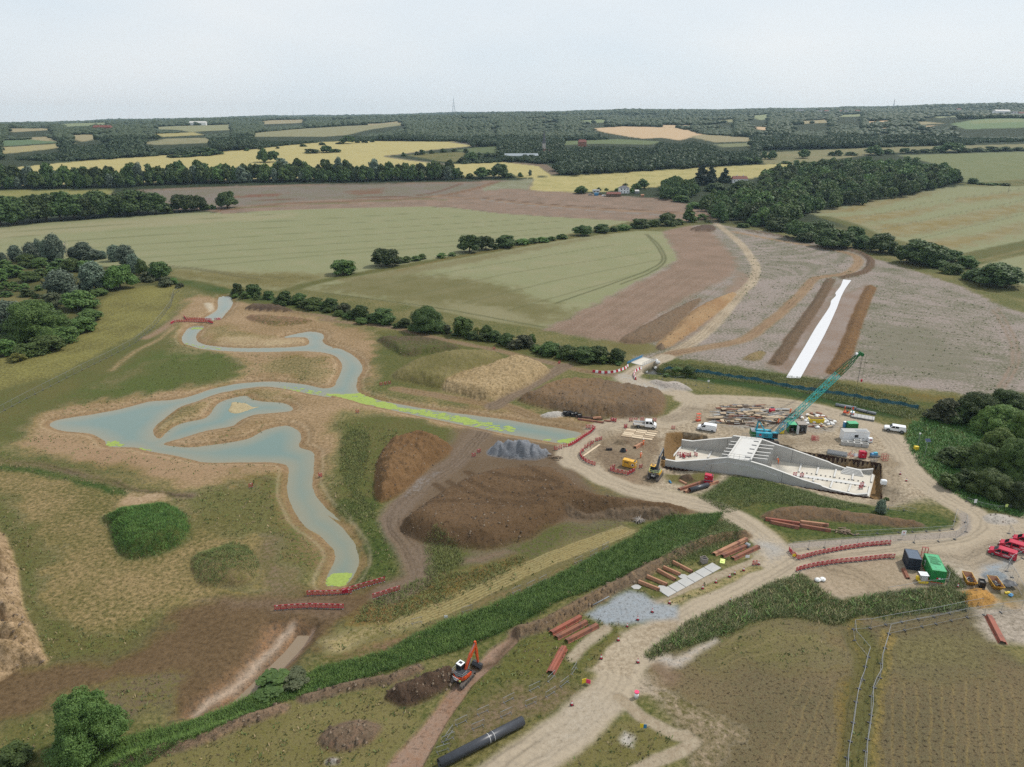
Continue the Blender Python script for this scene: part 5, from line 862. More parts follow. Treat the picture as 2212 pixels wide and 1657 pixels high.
def text(parent, body, size, loc, rot, m, name='lettering'):
    cu = bpy.data.curves.new(name, 'FONT'); cu.body = body; cu.size = size; cu.extrude = .006; cu.align_x = 'CENTER'; cu.align_y = 'CENTER'
    t = bpy.data.objects.new(name, cu); COL.objects.link(t); dg = bpy.context.evaluated_depsgraph_get(); me = bpy.data.meshes.new_from_object(t.evaluated_get(dg)); bpy.data.objects.remove(t)
    me.materials.clear(); me.materials.append(m); o = link(bpy.data.objects.new(name, me), parent); o.location = loc; o.rotation_euler = rot; return o
def head(a, b):
    """compass of the ground line between two photo points, as a z rotation"""
    p, q = at(a), at(b); return math.atan2(q.y - p.y, q.x - p.x)
def span(a, b):
    p, q = at(a), at(b); return (q - p).length
M = {}
def defm(k, *a, **kw): M[k] = mat(k, *a, **kw)
defm('red_plastic', (.42, .02, .04), .5, var=.12); defm('white_plastic', (.72, .72, .72), .5); defm('grey_foot', (.17, .165, .16), .8); defm('galv', (.23, .24, .25), .6, .2, var=.15); defm('mesh_wire', (.16, .165, .17), .6, .2)
defm('rust', (.21, .085, .05), .85, var=.28, scale=1.5, dirt=(.13, .06, .045), bump=.3); defm('rust_pale', (.33, .17, .10), .85, var=.3, scale=1.2, dirt=(.17, .075, .05), bump=.3); defm('rust_red', (.25, .075, .045), .7, var=.18, scale=1.5, dirt=(.17, .06, .04)); defm('rust_dark', (.075, .042, .032), .85, var=.4, scale=.9, dirt=(.15, .075, .045), bump=.3)
defm('concrete', (.40, .39, .365), .9, var=.1, scale=.5, dirt=(.36, .35, .325), bump=.1); defm('concrete_light', (.5, .49, .465), .9, var=.08, scale=.5, dirt=(.54, .52, .48)); defm('concrete_floor', (.5, .46, .39), .9, var=.12, scale=.4, dirt=(.4, .36, .29)); defm('slab', (.36, .355, .34), .9, var=.12, scale=.6, dirt=(.38, .36, .33))
defm('black_plastic', (.02, .021, .024), .35, var=.3); defm('pipe_black', (.035, .038, .046), .38, var=.35, scale=.7, spec=.5); defm('pipe_grey', (.2, .215, .23), .7, var=.2); defm('rubber', (.018, .018, .018), .9, var=.3); defm('track_steel', (.12, .10, .085), .8, var=.35, bump=.4); defm('dark_metal', (.045, .047, .052), .5, .3, var=.3)
defm('white_paint', (.74, .75, .76), .25, spec=.5, var=.03); defm('red_paint', (.42, .008, .035), .28, spec=.5, var=.05); defm('glass', (.018, .022, .026), .08, spec=.6); defm('lamp', (.6, .62, .65), .15); defm('orange_paint', (.55, .075, .02), .35, var=.1, dirt=(.36, .07, .03)); defm('yellow_paint', (.62, .34, .035), .4, var=.1, dirt=(.42, .25, .06)); defm('hivis_rail', (.62, .72, .22), .5)
defm('teal_paint', (.03, .30, .40), .35, var=.12); defm('teal_boom', (.05, .42, .38), .4, var=.15); defm('dark_green', (.012, .12, .03), .5, var=.1); defm('green_box', (.02, .22, .055), .5, var=.1, dirt=(.03, .17, .06)); defm('green_roof', (.07, .36, .17), .55, var=.1, dirt=(.06, .24, .12)); defm('navy_box', (.018, .026, .042), .5, var=.15); defm('navy_roof', (.085, .115, .16), .55, var=.1)
defm('timber', (.33, .25, .165), .9, var=.25, scale=1.5); defm('timber_pale', (.5, .4, .28), .9, var=.2, scale=1.5); defm('timber_grey', (.26, .23, .2), .9, var=.25); defm('timber_dark', (.12, .085, .06), .9, var=.3); defm('white_sack', (.7, .69, .67), .8, var=.08, bump=.4); defm('hivis', (.85, .16, .02), .6); defm('skin', (.45, .26, .18), .7); defm('helmet', (.75, .75, .73), .4); defm('yellow_bin', (.68, .5, .03), .5, var=.1); defm('blue', (.04, .19, .36), .5); defm('sheet_white', (.52, .525, .54), .7, var=.04, scale=.6, bump=.3)
defm('net_blue', (.014, .085, .11), .8, var=.3, scale=1); defm('roof_red', (.16, .055, .04), .8, var=.2, scale=1); defm('roof_slate', (.09, .09, .1), .8, var=.2); defm('brick', (.25, .11, .07), .9, var=.2); defm('algae', (.22, .285, .055), .8, var=.35, scale=2); defm('grey_clad', (.22, .25, .27), .6, var=.1); defm('log', (.22, .16, .11), .9, var=.3); defm('stone', (.42, .39, .35), .9, var=.2); defm('pink_lid', (.65, .05, .14), .5); defm('solar', (.03, .045, .09), .15)
# ---------------------------------------------------------------- the concrete flume: two long walls, a deck across, cross walls under it
FL_ = Vector((*G("f1 340,765", 1.2)[0], 0)); FR_ = Vector((*G("f6 1890,848", PIT_Z)[0], 0)); BL_ = Vector((*G("f1 700,500", PIT_Z)[0], 0)); BR_ = Vector((*G("f6 1982,488", PIT_Z)[0], 0))
def on_wall(s, A, B):
    """photo point -> (metres along the wall line A-B, height) of the wall's face"""
    u, v = px(s)[0]; dx, dy, dz = ray(u, v); e = (B - A).normalized(); n = Vector((-e.y, e.x, 0)); t = A.dot(n) / (dx * n.x + dy * n.y); p = Vector((dx * t, dy * t, CAM_H + dz * t)); return (p - A).dot(e), p.z
WA = math.atan2(FR_.y - FL_.y, FR_.x - FL_.x); WL = (FR_ - FL_).length
BA = math.atan2(BR_.y - BL_.y, BR_.x - BL_.x)
culvert = thing('concrete_flume', 'pale concrete flood flume with sloping side walls and a flat deck', 'flume', (FL_.x, FL_.y, 0), WA)
def loc(A): # world point to flume space
    d = A - FL_; return Vector((d.x * math.cos(WA) + d.y * math.sin(WA), -d.x * math.sin(WA) + d.y * math.cos(WA), A.z))
FT = [on_wall(s, FL_, FR_) for s in ("f1 340,765", "f1 590,808", "f1 1270,762", "f1 1510,738", "f1 1720,718", "f6 0,262", "f6 230,330", "f6 525,437", "f6 850,560", "f6 1130,642", "f6 1165,668", "f6 1300,712", "f6 1700,797", "f6 1890,782")]
BT = [on_wall(s, BL_, BR_) for s in ("f1 700,338", "f1 935,368", "f1 1300,330", "f1 1810,288", "f1 1840,250", "f4 1080,930", "f6 420,0", "f6 690,85", "f6 1270,285", "f6 1310,310", "f6 1520,380", "f6 1800,412", "f6 1985,395")]
print('front wall', [(round(a, 1), round(b, 1)) for a, b in FT]); print('back wall', [(round(a, 1), round(b, 1)) for a, b in BT], 'L', WL, math.degrees(WA), math.degrees(BA))
m = MB().m(M['concrete']); m.prism(FT + [(FT[-1][0], PIT_Z), (FT[0][0], PIT_Z)], -.25, .25)
m.m(M['concrete_light'])
for (a, b), (c, d) in zip(FT, FT[1:]):
    m.prism([(a, b), (c, d), (c, d + .06), (a, b + .06)], -.3, .3)
m.m(M['concrete'])
sA, sB, sC = FT[2][0], FT[4][0], FT[7][0]
m.prism([(FT[2][0] - 3, PIT_Z), (FT[2][0] + .5, FT[2][1] - .9), (FT[4][0], FT[4][1] - 1.0), (FT[5][0], FT[5][1] - 1.0), (FT[7][0] - 1.2, FT[7][1] - .9), (FT[7][0] + .6, PIT_Z)], -.75, -.25)
m.m(M['dark_metal']).box((FT[2][0] + 1.0, -.76, -.1), (.05, .02, 3.0)).box((FT[7][0], -.26, .3), (.05, .02, 2.6)); m.build('front_wall', None, culvert)
bo = loc(BL_); m = MB().m(M['concrete']); m.prism(BT + [(BT[-1][0], PIT_Z), (BT[0][0], PIT_Z)], 0, .5).m(M['concrete_light'])
for (a, b), (c, d) in zip(BT, BT[1:]): m.prism([(a, b), (c, d), (c, d + .06), (a, b + .06)], -.05, .55)
m.m(M['dark_metal']).box((BT[7][0], -.01, -.3), (.06, .02, 3.9)).box((BT[3][0] - 1, -.01, 0), (.06, .02, 4)); m.build('back_wall', None, culvert, loc=bo, rz=BA - WA)
WD = bo.y
def fl(s, z):
    """photo point -> flume space at height z"""
    p = G(s, z)[0]; return loc(Vector((p[0], p[1], z)))
c = [fl("f1 300,900", PIT_Z), loc(FR_), loc(BR_), loc(BL_)]; m = MB().m(M['concrete_floor'])
m.prism([(.0, 0), (WL + .4, 0), (loc(BR_).x + .4, loc(BR_).y), (loc(BL_).x, loc(BL_).y)], PIT_Z - .2, PIT_Z + .12, 'z'); m.build('floor_slab', None, culvert)
# deck
DZ = on_wall("f1 1720,718", FL_, FR_)[1] - .05
d0, d1, d2, d3 = fl("f1 1725,716", DZ), fl("f6 8,250", DZ), fl("f4 1080,935", DZ), fl("f1 2025,270", DZ)
m = MB().m(M['concrete_light']); m.prism([(d0.x, d0.y), (d1.x, d1.y), (d2.x, d2.y), (d3.x, d3.y)], DZ - .45, DZ, 'z')
for k, (a, b) in enumerate(((d0, d3), (d1, d2))): m.box(((a.x + b.x) / 2, (a.y + b.y) / 2, DZ + .1), ((b - a).length, .4, .3), math.atan2(b.y - a.y, b.x - a.x))
m.build('deck', None, culvert)
for k in range(5):
    t = .12 + .19 * k; q = d1 + (d2 - d1) * t; MB().m(M['dark_metal']).box((0, 0, 0), (1.1, .45, .03)).m(M['galv']).box((0, 0, .02), (1.2, .05, .03)).build('access_hatch', None, culvert, loc=(q.x - .95, q.y, DZ + .03))
e = (d2 - d1)
fins = [("f6 390,45", "f1 1780,335"), ("f6 370,97", "f1 1738,395"), ("f6 333,160", "f1 1680,483"), ("f6 305,210", "f1 1635,548"), ("f6 283,262", "f1 1592,608")]
FZ = DZ - .35
for a, b in fins:
    pa, pb = fl(a, FZ), fl(b, FZ); yy = (pa.y + pb.y) / 2; mm_ = MB().m(M['concrete']).box(((pa.x + pb.x) / 2, yy, (FZ + PIT_Z) / 2), (abs(pa.x - pb.x), .28, FZ - PIT_Z)).m(M['concrete_light']).box(((pa.x + pb.x) / 2, yy, FZ + .03), (abs(pa.x - pb.x) + .06, .34, .06)).box((pa.x + .02, yy, (FZ + PIT_Z) / 2), (.06, .34, FZ - PIT_Z)); mm_.build('cross_wall', None, culvert)
# floor features: the long light strip, cross sills, stilling steps, dowels
def floor_bar(a, b, w, h, name='sill', mt='concrete_light'):
    p, q = fl(a, PIT_Z + .12), fl(b, PIT_Z + .12); MB().m(M[mt]).box((0, 0, h / 2), ((q - p).length, w, h)).build(name, None, culvert, loc=((p.x + q.x) / 2, (p.y + q.y) / 2, PIT_Z + .1), rz=math.atan2(q.y - p.y, q.x - p.x))
floor_bar("f6 700,485", "f6 1870,650", 1.3, .14, 'floor_strip')
for a, b in (("f6 825,325", "f6 785,445"), ("f6 1100,370", "f6 1068,485"), ("f6 1385,408", "f6 1350,530"), ("f6 1660,480", "f6 1640,570"), ("f6 1030,560", "f6 1015,595"), ("f6 1325,600", "f6 1290,700"), ("f6 1620,655", "f6 1580,765"), ("f6 1970,490", "f6 1950,610"), ("f6 1925,690", "f6 1893,840"), ("f1 1035,545", "f1 985,610"), ("f1 1365,600", "f1 1280,740"), ("f1 690,500", "f1 450,780")): floor_bar(a, b, .38, .35)
for k in range(5):
    p, q = fl("f6 %d,%d" % (1470 + 18 * k, 455 - 20 * k), PIT_Z + .2 + .22 * k), fl("f6 %d,%d" % (1825 - 12 * k, 508 - 20 * k), PIT_Z + .2 + .22 * k); MB().m(M['concrete_light']).box((0, .5, 0), ((q - p).length, 1.3 - .14 * k, .22)).build('step', None, culvert, loc=((p.x + q.x) / 2, (p.y + q.y) / 2, PIT_Z + .22 + .22 * k), rz=math.atan2(q.y - p.y, q.x - p.x))
for k in range(14):
    for o_ in (0, 1):
        p = fl("f6 %d,%d" % (840 + 75 * k + 100 * o_, 448 + 11.4 * k + 88 * o_), PIT_Z + .13); MB().m(M['dark_metal']).cyl((0, 0, 0), (0, 0, .16), .17, 8).build('dowel_cap', None, culvert, loc=p)
# guard rails on the deck
m = MB().m(M['galv'])
for a, b in ((d0, d1), (d3, d2)):
    for h in (.55, 1.1): m.cyl((a.x, a.y, DZ + h), (b.x, b.y, DZ + h), .03, 5)
    for t in np.linspace(0, 1, 5): p = a + (b - a) * t; m.cyl((p.x, p.y, DZ), (p.x, p.y, DZ + 1.1), .03, 5)
m.build('guard_rail', None, culvert)
# ---------------------------------------------------------------- sheet pile walls round the pit
def pile_wall(P, top, bot, label, mt='rust_dark'):
    """corrugated wall of driven piles along the world line P"""
    P = [Vector((p[0], p[1], 0)) for p in P]; bm = bmesh.new(); prev = None; acc = 0; tot = sum((b - a).length for a, b in zip(P, P[1:]))
    for a, b in zip(P, P[1:]):
        e = (b - a).normalized(); n = Vector((-e.y, e.x, 0)); L = (b - a).length; k = 0; pat = [(0, -.16), (.32, -.16), (.5, .16), (.82, .16)]; per = 1.0
        while k * per < L:
            for dx_, off in pat:
                s = k * per + dx_
                if s > L: break
                p = a + e * s + n * off; t = (acc + s) / tot; zt = top[0] + (top[1] - top[0]) * t
                cur = (bm.verts.new((p.x, p.y, bot)), bm.verts.new((p.x, p.y, zt)))
                if prev: bm.faces.new((prev[0], cur[0], cur[1], prev[1]))
                prev = cur
            k += 1
        acc += L
    r = bmesh.ops.solidify(bm, geom=bm.faces[:], thickness=.05); return tag(link(bpy.data.objects.new('sheet_pile_wall', bm_mesh('sheet_pile_wall', bm, M[mt]))), label, 'pile wall')
_n = Vector((-math.sin(WA), math.cos(WA), 0)); _e = Vector((math.cos(WA), math.sin(WA), 0))
pile_wall([FL_ - _n * 1.1 - _e * .3, FR_ - _n * 1.1 + _e * 1.0], (-.1, -1.75), PIT_Z - .3, 'long rusty sheet pile wall in front of the concrete flume')
pile_wall(list(G("f6 820,112")) + list(G("f6 1130,152")) + list(G("f6 1530,217")) + list(G("f6 2112,302")), (.05, .05), PIT_Z - .3, 'rusty sheet pile wall behind the flume under the red stairs')
pile_wall(list(G("f6 2112,302")) + [(FR_ + _e * 2.6 - _n * 1.2)[:2]], (.05, -1.6), PIT_Z - .3, 'rusty sheet pile wall closing the low end of the pit')
pile_wall(list(G("f3 1400,690")) + list(G("f3 1660,700")), (-.2, .05), PIT_Z - .3, 'short rusty sheet pile wall at the upper left end of the flume')
# rough earth apron at the low end
# ---------------------------------------------------------------- red access stairs into the pit
p0, p1 = Vector((*G("f6 1640,180")[0], 0)), Vector((*G("f6 1450,340", PIT_Z)[0], PIT_Z)); st = thing('access_stairs', 'red access stairs with scaffold tower leading down into the pit', 'stairs', (0, 0, 0)); ex = (p1 - p0); hx = Vector((ex.x, ex.y, 0)).normalized(); nx = Vector((-hx.y, hx.x, 0))
mr = MB().m(M['red_paint'])
for sgn in (-.5, .5):
    for h in (.5, 1.0): mr.cyl(p0 + nx * sgn + Vector((0, 0, h)), p1 + nx * sgn + Vector((0, 0, h)), .05, 5)
    mr.cyl(p0 + nx * sgn, p1 + nx * sgn, .09, 5)
    for t in np.linspace(0, 1, 8): q = p0 + ex * t + nx * sgn; mr.cyl(q, q + Vector((0, 0, 1.0)), .035, 5)
mr.build('handrail', None, st)
mr = MB().m(M['galv'])
for t in np.linspace(.03, .97, 14): q = p0 + ex * t; mr.box(q, (.28, 1.0, .04), math.atan2(hx.y, hx.x))
mr.build('tread', None, st)
t0 = Vector((*G("f6 1690,300", PIT_Z)[0], PIT_Z)); mr = MB().m(M['galv'])
for a in (-.9, .9):
    for b in (-.7, .7): mr.cyl(t0 + Vector((a, b, 0)), t0 + Vector((a, b, -PIT_Z + 1)), .045, 5)
    mr.cyl(t0 + Vector((a, -.7, .2)), t0 + Vector((a, .7, 2.0)), .03, 5); mr.cyl(t0 + Vector((a, -.7, -PIT_Z + 1)), t0 + Vector((a, .7, -PIT_Z + 1)), .03, 5)
for b in (-.7, .7): mr.cyl(t0 + Vector((-.9, b, .2)), t0 + Vector((.9, b, 2.0)), .03, 5); mr.cyl(t0 + Vector((.9, b, .2)), t0 + Vector((-.9, b, 2.0)), .03, 5)
mr.box(t0 + Vector((0, 0, -PIT_Z)), (2.0, 1.6, .06)); mr.build('tower', None, st)
# ---------------------------------------------------------------- small bridge over the ditch
b0, b1 = at("f8 110,690"), at("f8 385,510"); ba = math.atan2(b1.y - b0.y, b1.x - b0.x); bl = (b1 - b0).length; q0 = at("f8 -60,520"); wv = (q0 - b0).dot(Vector((-math.sin(ba), math.cos(ba), 0)))
br = thing('road_bridge', 'small grey concrete bridge with two openings and blue railing', 'bridge', b0, ba)
MB().m(M['concrete']).prism([(0, -1.0), (bl, -1.0), (bl, .12), (0, .12)], -.2, .25).build('near_parapet', None, br); MB().m(M['concrete']).box((bl / 2, wv, -.2), (bl, .4, .9)).build('far_parapet', None, br)
MB().m(M['concrete']).box((0, wv / 2 - .4, -1.4), (.5, wv, 3.0)).box((bl * .5, -.05, -1.9), (.45, .4, 2.2)).box((bl * .5, wv / 2, -1.9), (.4, wv, 2.2)).box((bl, wv / 2, -1.4), (.5, wv, 3.0)).build('pier', None, br)
MB().m(M['concrete_floor']).box((bl / 2, wv / 2, -.2), (bl, wv - .3, .5)).build('deck', None, br)
def rail_part(y, mt):
    m = MB().m(M[mt])
    for h in (.35, .7, 1.0): m.cyl((0, y, .1 + h), (bl, y, .1 + h), .04, 5)
    for x in np.linspace(0, bl, 8): m.cyl((x, y, .1), (x, y, 1.1), .04, 5)
    m.build('railing', None, br)
rail_part(0, 'galv'); rail_part(wv, 'blue')
MB().m(M['blue']).box((bl * .3, wv - .1, .55), (bl * 1.2, .05, .8)).build('blue_panel', None, br)
# ---------------------------------------------------------------- vehicles (x forward, y left, z up, metres)
def wheel(parent, x, y, r=.34, w=.24):
    o = MB().m(M['rubber']).cyl((0, -w / 2, 0), (0, w / 2, 0), r, 18).build('wheel', None, parent, True, loc=(x, y, r)); MB().m(M['galv']).cyl((0, -w / 2 - .015, 0), (0, w / 2 + .015, 0), r * .6, 12).build('rim', None, o)
def side_panel(parent, name, pts, W, mt, k=.14, z0=1.0, off=.012):
    """thin pane set on both leaning body sides"""
    for s in (1, -1):
        y = lambda z: s * (W / 2 - max(0, z - z0) * k + off); bm = bmesh.new(); vs_ = [bm.verts.new((x, y(z), z)) for x, z in pts]; bm.faces.new(vs_ if s < 0 else vs_[::-1]); bmesh.ops.solidify(bm, geom=bm.faces[:], thickness=.015)
        link(bpy.data.objects.new(name, bm_mesh(name, bm, M[mt])), parent)
def body(parent, prof, W, mt, k=.14, z0=1.0, bev=.05):
    m = MB().m(M[mt]); m.prism(prof, -W / 2, W / 2, top=lambda x, z: 1 - max(0, z - z0) * k * 2 / W); bmesh.ops.recalc_face_normals(m.bm, faces=m.bm.faces[:]); bmesh.ops.bevel(m.bm, geom=m.bm.edges[:], offset=bev, segments=2, affect='EDGES', profile=.6)
    m.build('body', None, parent)
def front_pane(parent, a, b, W, name='windscreen', k=.14, z0=1.0):
    (x0, za), (x1, zb) = a, b; bm = bmesh.new(); ya, yb = W / 2 - max(0, za - z0) * k - .1, W / 2 - max(0, zb - z0) * k - .12; dx, dz = zb - za, x0 - x1; L = math.hypot(dx, dz); ox, oz = abs(dx) / L * .015 * (1 if x0 > x1 else -1), abs(dz) / L * .015
    bm.faces.new([bm.verts.new(p) for p in ((x0 + ox, -ya, za + oz), (x0 + ox, ya, za + oz), (x1 + ox, yb, zb + oz), (x1 + ox, -yb, zb + oz))]); bmesh.ops.solidify(bm, geom=bm.faces[:], thickness=.012); link(bpy.data.objects.new(name, bm_mesh(name, bm, M['glass'])), parent)
def lamps(parent, xf, xr, W, zf=.85, zr=1.0):
    for s in (1, -1):
        MB().m(M['lamp']).box((0, 0, 0), (.34, .3, .16), bev=.03).build('headlight', None, parent, loc=(xf - .14, s * (W / 2 - .2), zf)); MB().m(M['red_plastic']).box((0, 0, 0), (.06, .1, .5)).build('tail_light', None, parent, loc=(xr - .0, s * (W / 2 - .12), zr))
def van(label, p, rz, mt, win2, letters=None, group=None, sc=1.0):
    v = thing('van', label, 'van', p, rz, group, sc); W = 1.92
    body(v, [(-2.5, .32), (-2.5, 1.5), (-2.4, 1.86), (-2.2, 1.93), (.55, 1.95), (.85, 1.88), (1.62, 1.25), (2.25, 1.06), (2.46, .85), (2.5, .32)], W, mt)
    front_pane(v, (1.6, 1.27), (.88, 1.86), W); side_panel(v, 'side_window', [(.35, 1.2), (1.4, 1.2), (.85, 1.7), (.35, 1.74)], W, 'glass')
    if win2: side_panel(v, 'rear_window', [(-1.0, 1.2), (.2, 1.2), (.2, 1.72), (-1.0, 1.72)], W, 'glass')
    MB().m(M['rubber']).box((0, 0, 0), (.12, W - .1, .3), bev=.03).build('bumper', None, v, loc=(2.48, 0, .45)); MB().m(M['rubber']).box((0, 0, 0), (.12, W - .1, .25), bev=.03).build('bumper', None, v, loc=(-2.5, 0, .45))
    for s in (1, -1): MB().m(M['rubber']).box((0, 0, 0), (.16, .2, .22), bev=.03).build('mirror', None, v, loc=(1.15, s * (W / 2 + .12), 1.25)); MB().m(M['dark_metal']).box((0, 0, 0), (3.2, .02, .04)).build('side_trim', None, v, loc=(-.4, s * (W / 2 + .01), .62))
    for x in (1.6, -1.55):
        for s in (1, -1): wheel(v, x, s * (W / 2 - .1))
    lamps(v, 2.46, -2.5, W)
    if letters:
        for s in (1, -1):
            y = s * (W / 2 + .022); r = (R(90), 0, 0 if s < 0 else R(180))
            text(v, letters, .36, (-.75, y, .88), r, M['white_paint']); MB().m(M['white_paint']).box((0, 0, 0), (1.1, .006, .05)).build('small_lettering', None, v, loc=(-.75, y, .68)); MB().m(M['white_paint']).box((0, 0, 0), (.75, .006, .1)).build('small_lettering', None, v, loc=(.9, y, .95))
            MB().m(M['white_paint']).box((0, -s * .07, 0), (.75, .006, .07)).build('small_lettering', None, v, loc=(-1.7, y, 1.38)); MB().m(M['white_paint']).box((0, -s * .05, 0), (.85, .006, .04)).build('small_lettering', None, v, loc=(-1.7, y, 1.25))
        MB().m(M['glass']).box((0, 0, 0), (.02, 1.4, .5)).build('rear_window', None, v, loc=(-2.5, 0, 1.5)); text(v, letters, .26, (-2.515, 0, 1.0), (R(90), 0, R(-90)), M['white_paint'])
    return v
_h = head("g1 1980,660", "g1 1690,570")
van('nearest crimson van with white lettering, parked by the bent mesh fence', at("g1 1850,585"), _h, 'red_paint', True, 'CHEEMA', 'crimson vans', .92); van('middle crimson van with white lettering, between the other two', at("g1 2020,470"), _h, 'red_paint', True, 'CHEEMA', 'crimson vans', .92); van('furthest crimson van, half hidden behind the other two', at("g1 2230,390"), _h, 'red_paint', True, 'CHEEMA', 'crimson vans', .92)
van('white panel van parked above the excavation edge', at("f3 1640,510"), head("f3 1750,560", "f3 1520,525"), 'white_paint', False)
# dropside crew-cab truck
t = thing('dropside_truck', 'white crew cab dropside truck on the timber mats', 'truck', at("f3 400,450"), head("f3 275,450", "f3 525,470")); W = 2.0
m = MB().m(M['white_paint']); m.prism([(-.1, .55), (-.1, 2.05), (.1, 2.25), (1.5, 2.3), (1.75, 2.2), (2.35, 1.42), (2.95, 1.15), (3.05, .9), (3.05, .45), (2.0, .45)], -W / 2, W / 2, top=lambda x, z: 1 - max(0, z - 1.2) * .1); bmesh.ops.recalc_face_normals(m.bm, faces=m.bm.faces[:]); bmesh.ops.bevel(m.bm, geom=m.bm.edges[:], offset=.05, segments=2, affect='EDGES'); m.build('cab', None, t)
front_pane(t, (2.33, 1.45), (1.78, 2.17), W, k=.1, z0=1.2); side_panel(t, 'side_window', [(1.1, 1.42), (2.15, 1.42), (1.7, 2.0), (1.1, 2.05)], W, 'glass', .1, 1.2); side_panel(t, 'rear_window', [(.15, 1.42), (.9, 1.42), (.9, 2.05), (.15, 2.05)], W, 'glass', .1, 1.2)
m = MB().m(M['timber_grey']).box((-1.6, 0, .95), (2.9, 2.0, .08)).m(M['white_paint'])
for s in (1, -1): m.box((-1.6, s * 1.02, 1.15), (2.95, .05, .4))
m.box((-3.07, 0, 1.15), (.05, 2.05, .4)).m(M['dark_metal']).box((-.17, 0, 1.5), (.08, 2.0, 1.1)).box((-1.2, 0, .72), (4.2, .8, .2)).box((-3.05, 0, .6), (.1, 2.0, .2)); m.build('cargo_bed', None, t)
MB().m(M['rubber']).box((0, 0, 0), (.14, 1.95, .35), bev=.03).build('bumper', None, t, loc=(3.03, 0, .55)); lamps(t, 3.0, -3.1, W, 1.0, .7)
for s in (1, -1): MB().m(M['rubber']).box((0, 0, 0), (.16, .22, .3), bev=.03).build('mirror', None, t, loc=(1.9, s * 1.12, 1.55)); wheel(t, 2.15, s * .9, .36); wheel(t, -1.75, s * .85, .36, .4)
# pickup with a white canopy
t = thing('pickup_truck', 'white double cab pickup with white hard canopy on the road bend', 'pickup', at("f5 1670,600"), head("f5 1745,635", "f5 1550,605"), sc=1.0); W = 1.9
body(t, [(-2.6, .5), (-2.6, 1.25), (-2.45, 1.82), (-.7, 1.84), (.7, 1.86), (1.35, 1.22), (2.35, 1.12), (2.58, .95), (2.6, .48)], W, 'white_paint', .13); front_pane(t, (1.32, 1.26), (.75, 1.81), W, k=.13); side_panel(t, 'side_window', [(.1, 1.22), (1.1, 1.22), (.65, 1.72), (.1, 1.74)], W, 'glass', .13); side_panel(t, 'rear_window', [(-.8, 1.22), (0, 1.22), (0, 1.74), (-.8, 1.74)], W, 'glass', .13); side_panel(t, 'canopy_seam', [(-.9, .6), (-.86, .6), (-.86, 1.8), (-.9, 1.8)], W, 'dark_metal', .13)
for x in (1.62, -1.65):
    for s in (1, -1): wheel(t, x, s * .86, .4, .26); MB().m(M['rubber']).prism([(.5 * math.cos(a), .5 * math.sin(a)) for a in np.linspace(0, math.pi, 9)], -.05, .05).build('wheel_arch', None, t, loc=(x, s * (W / 2 - .02), .42))
lamps(t, 2.5, -2.6, W, .95, 1.0); MB().m(M['rubber']).box((0, 0, 0), (.1, 1.8, .3), bev=.03).build('bumper', None, t, loc=(2.6, 0, .55))
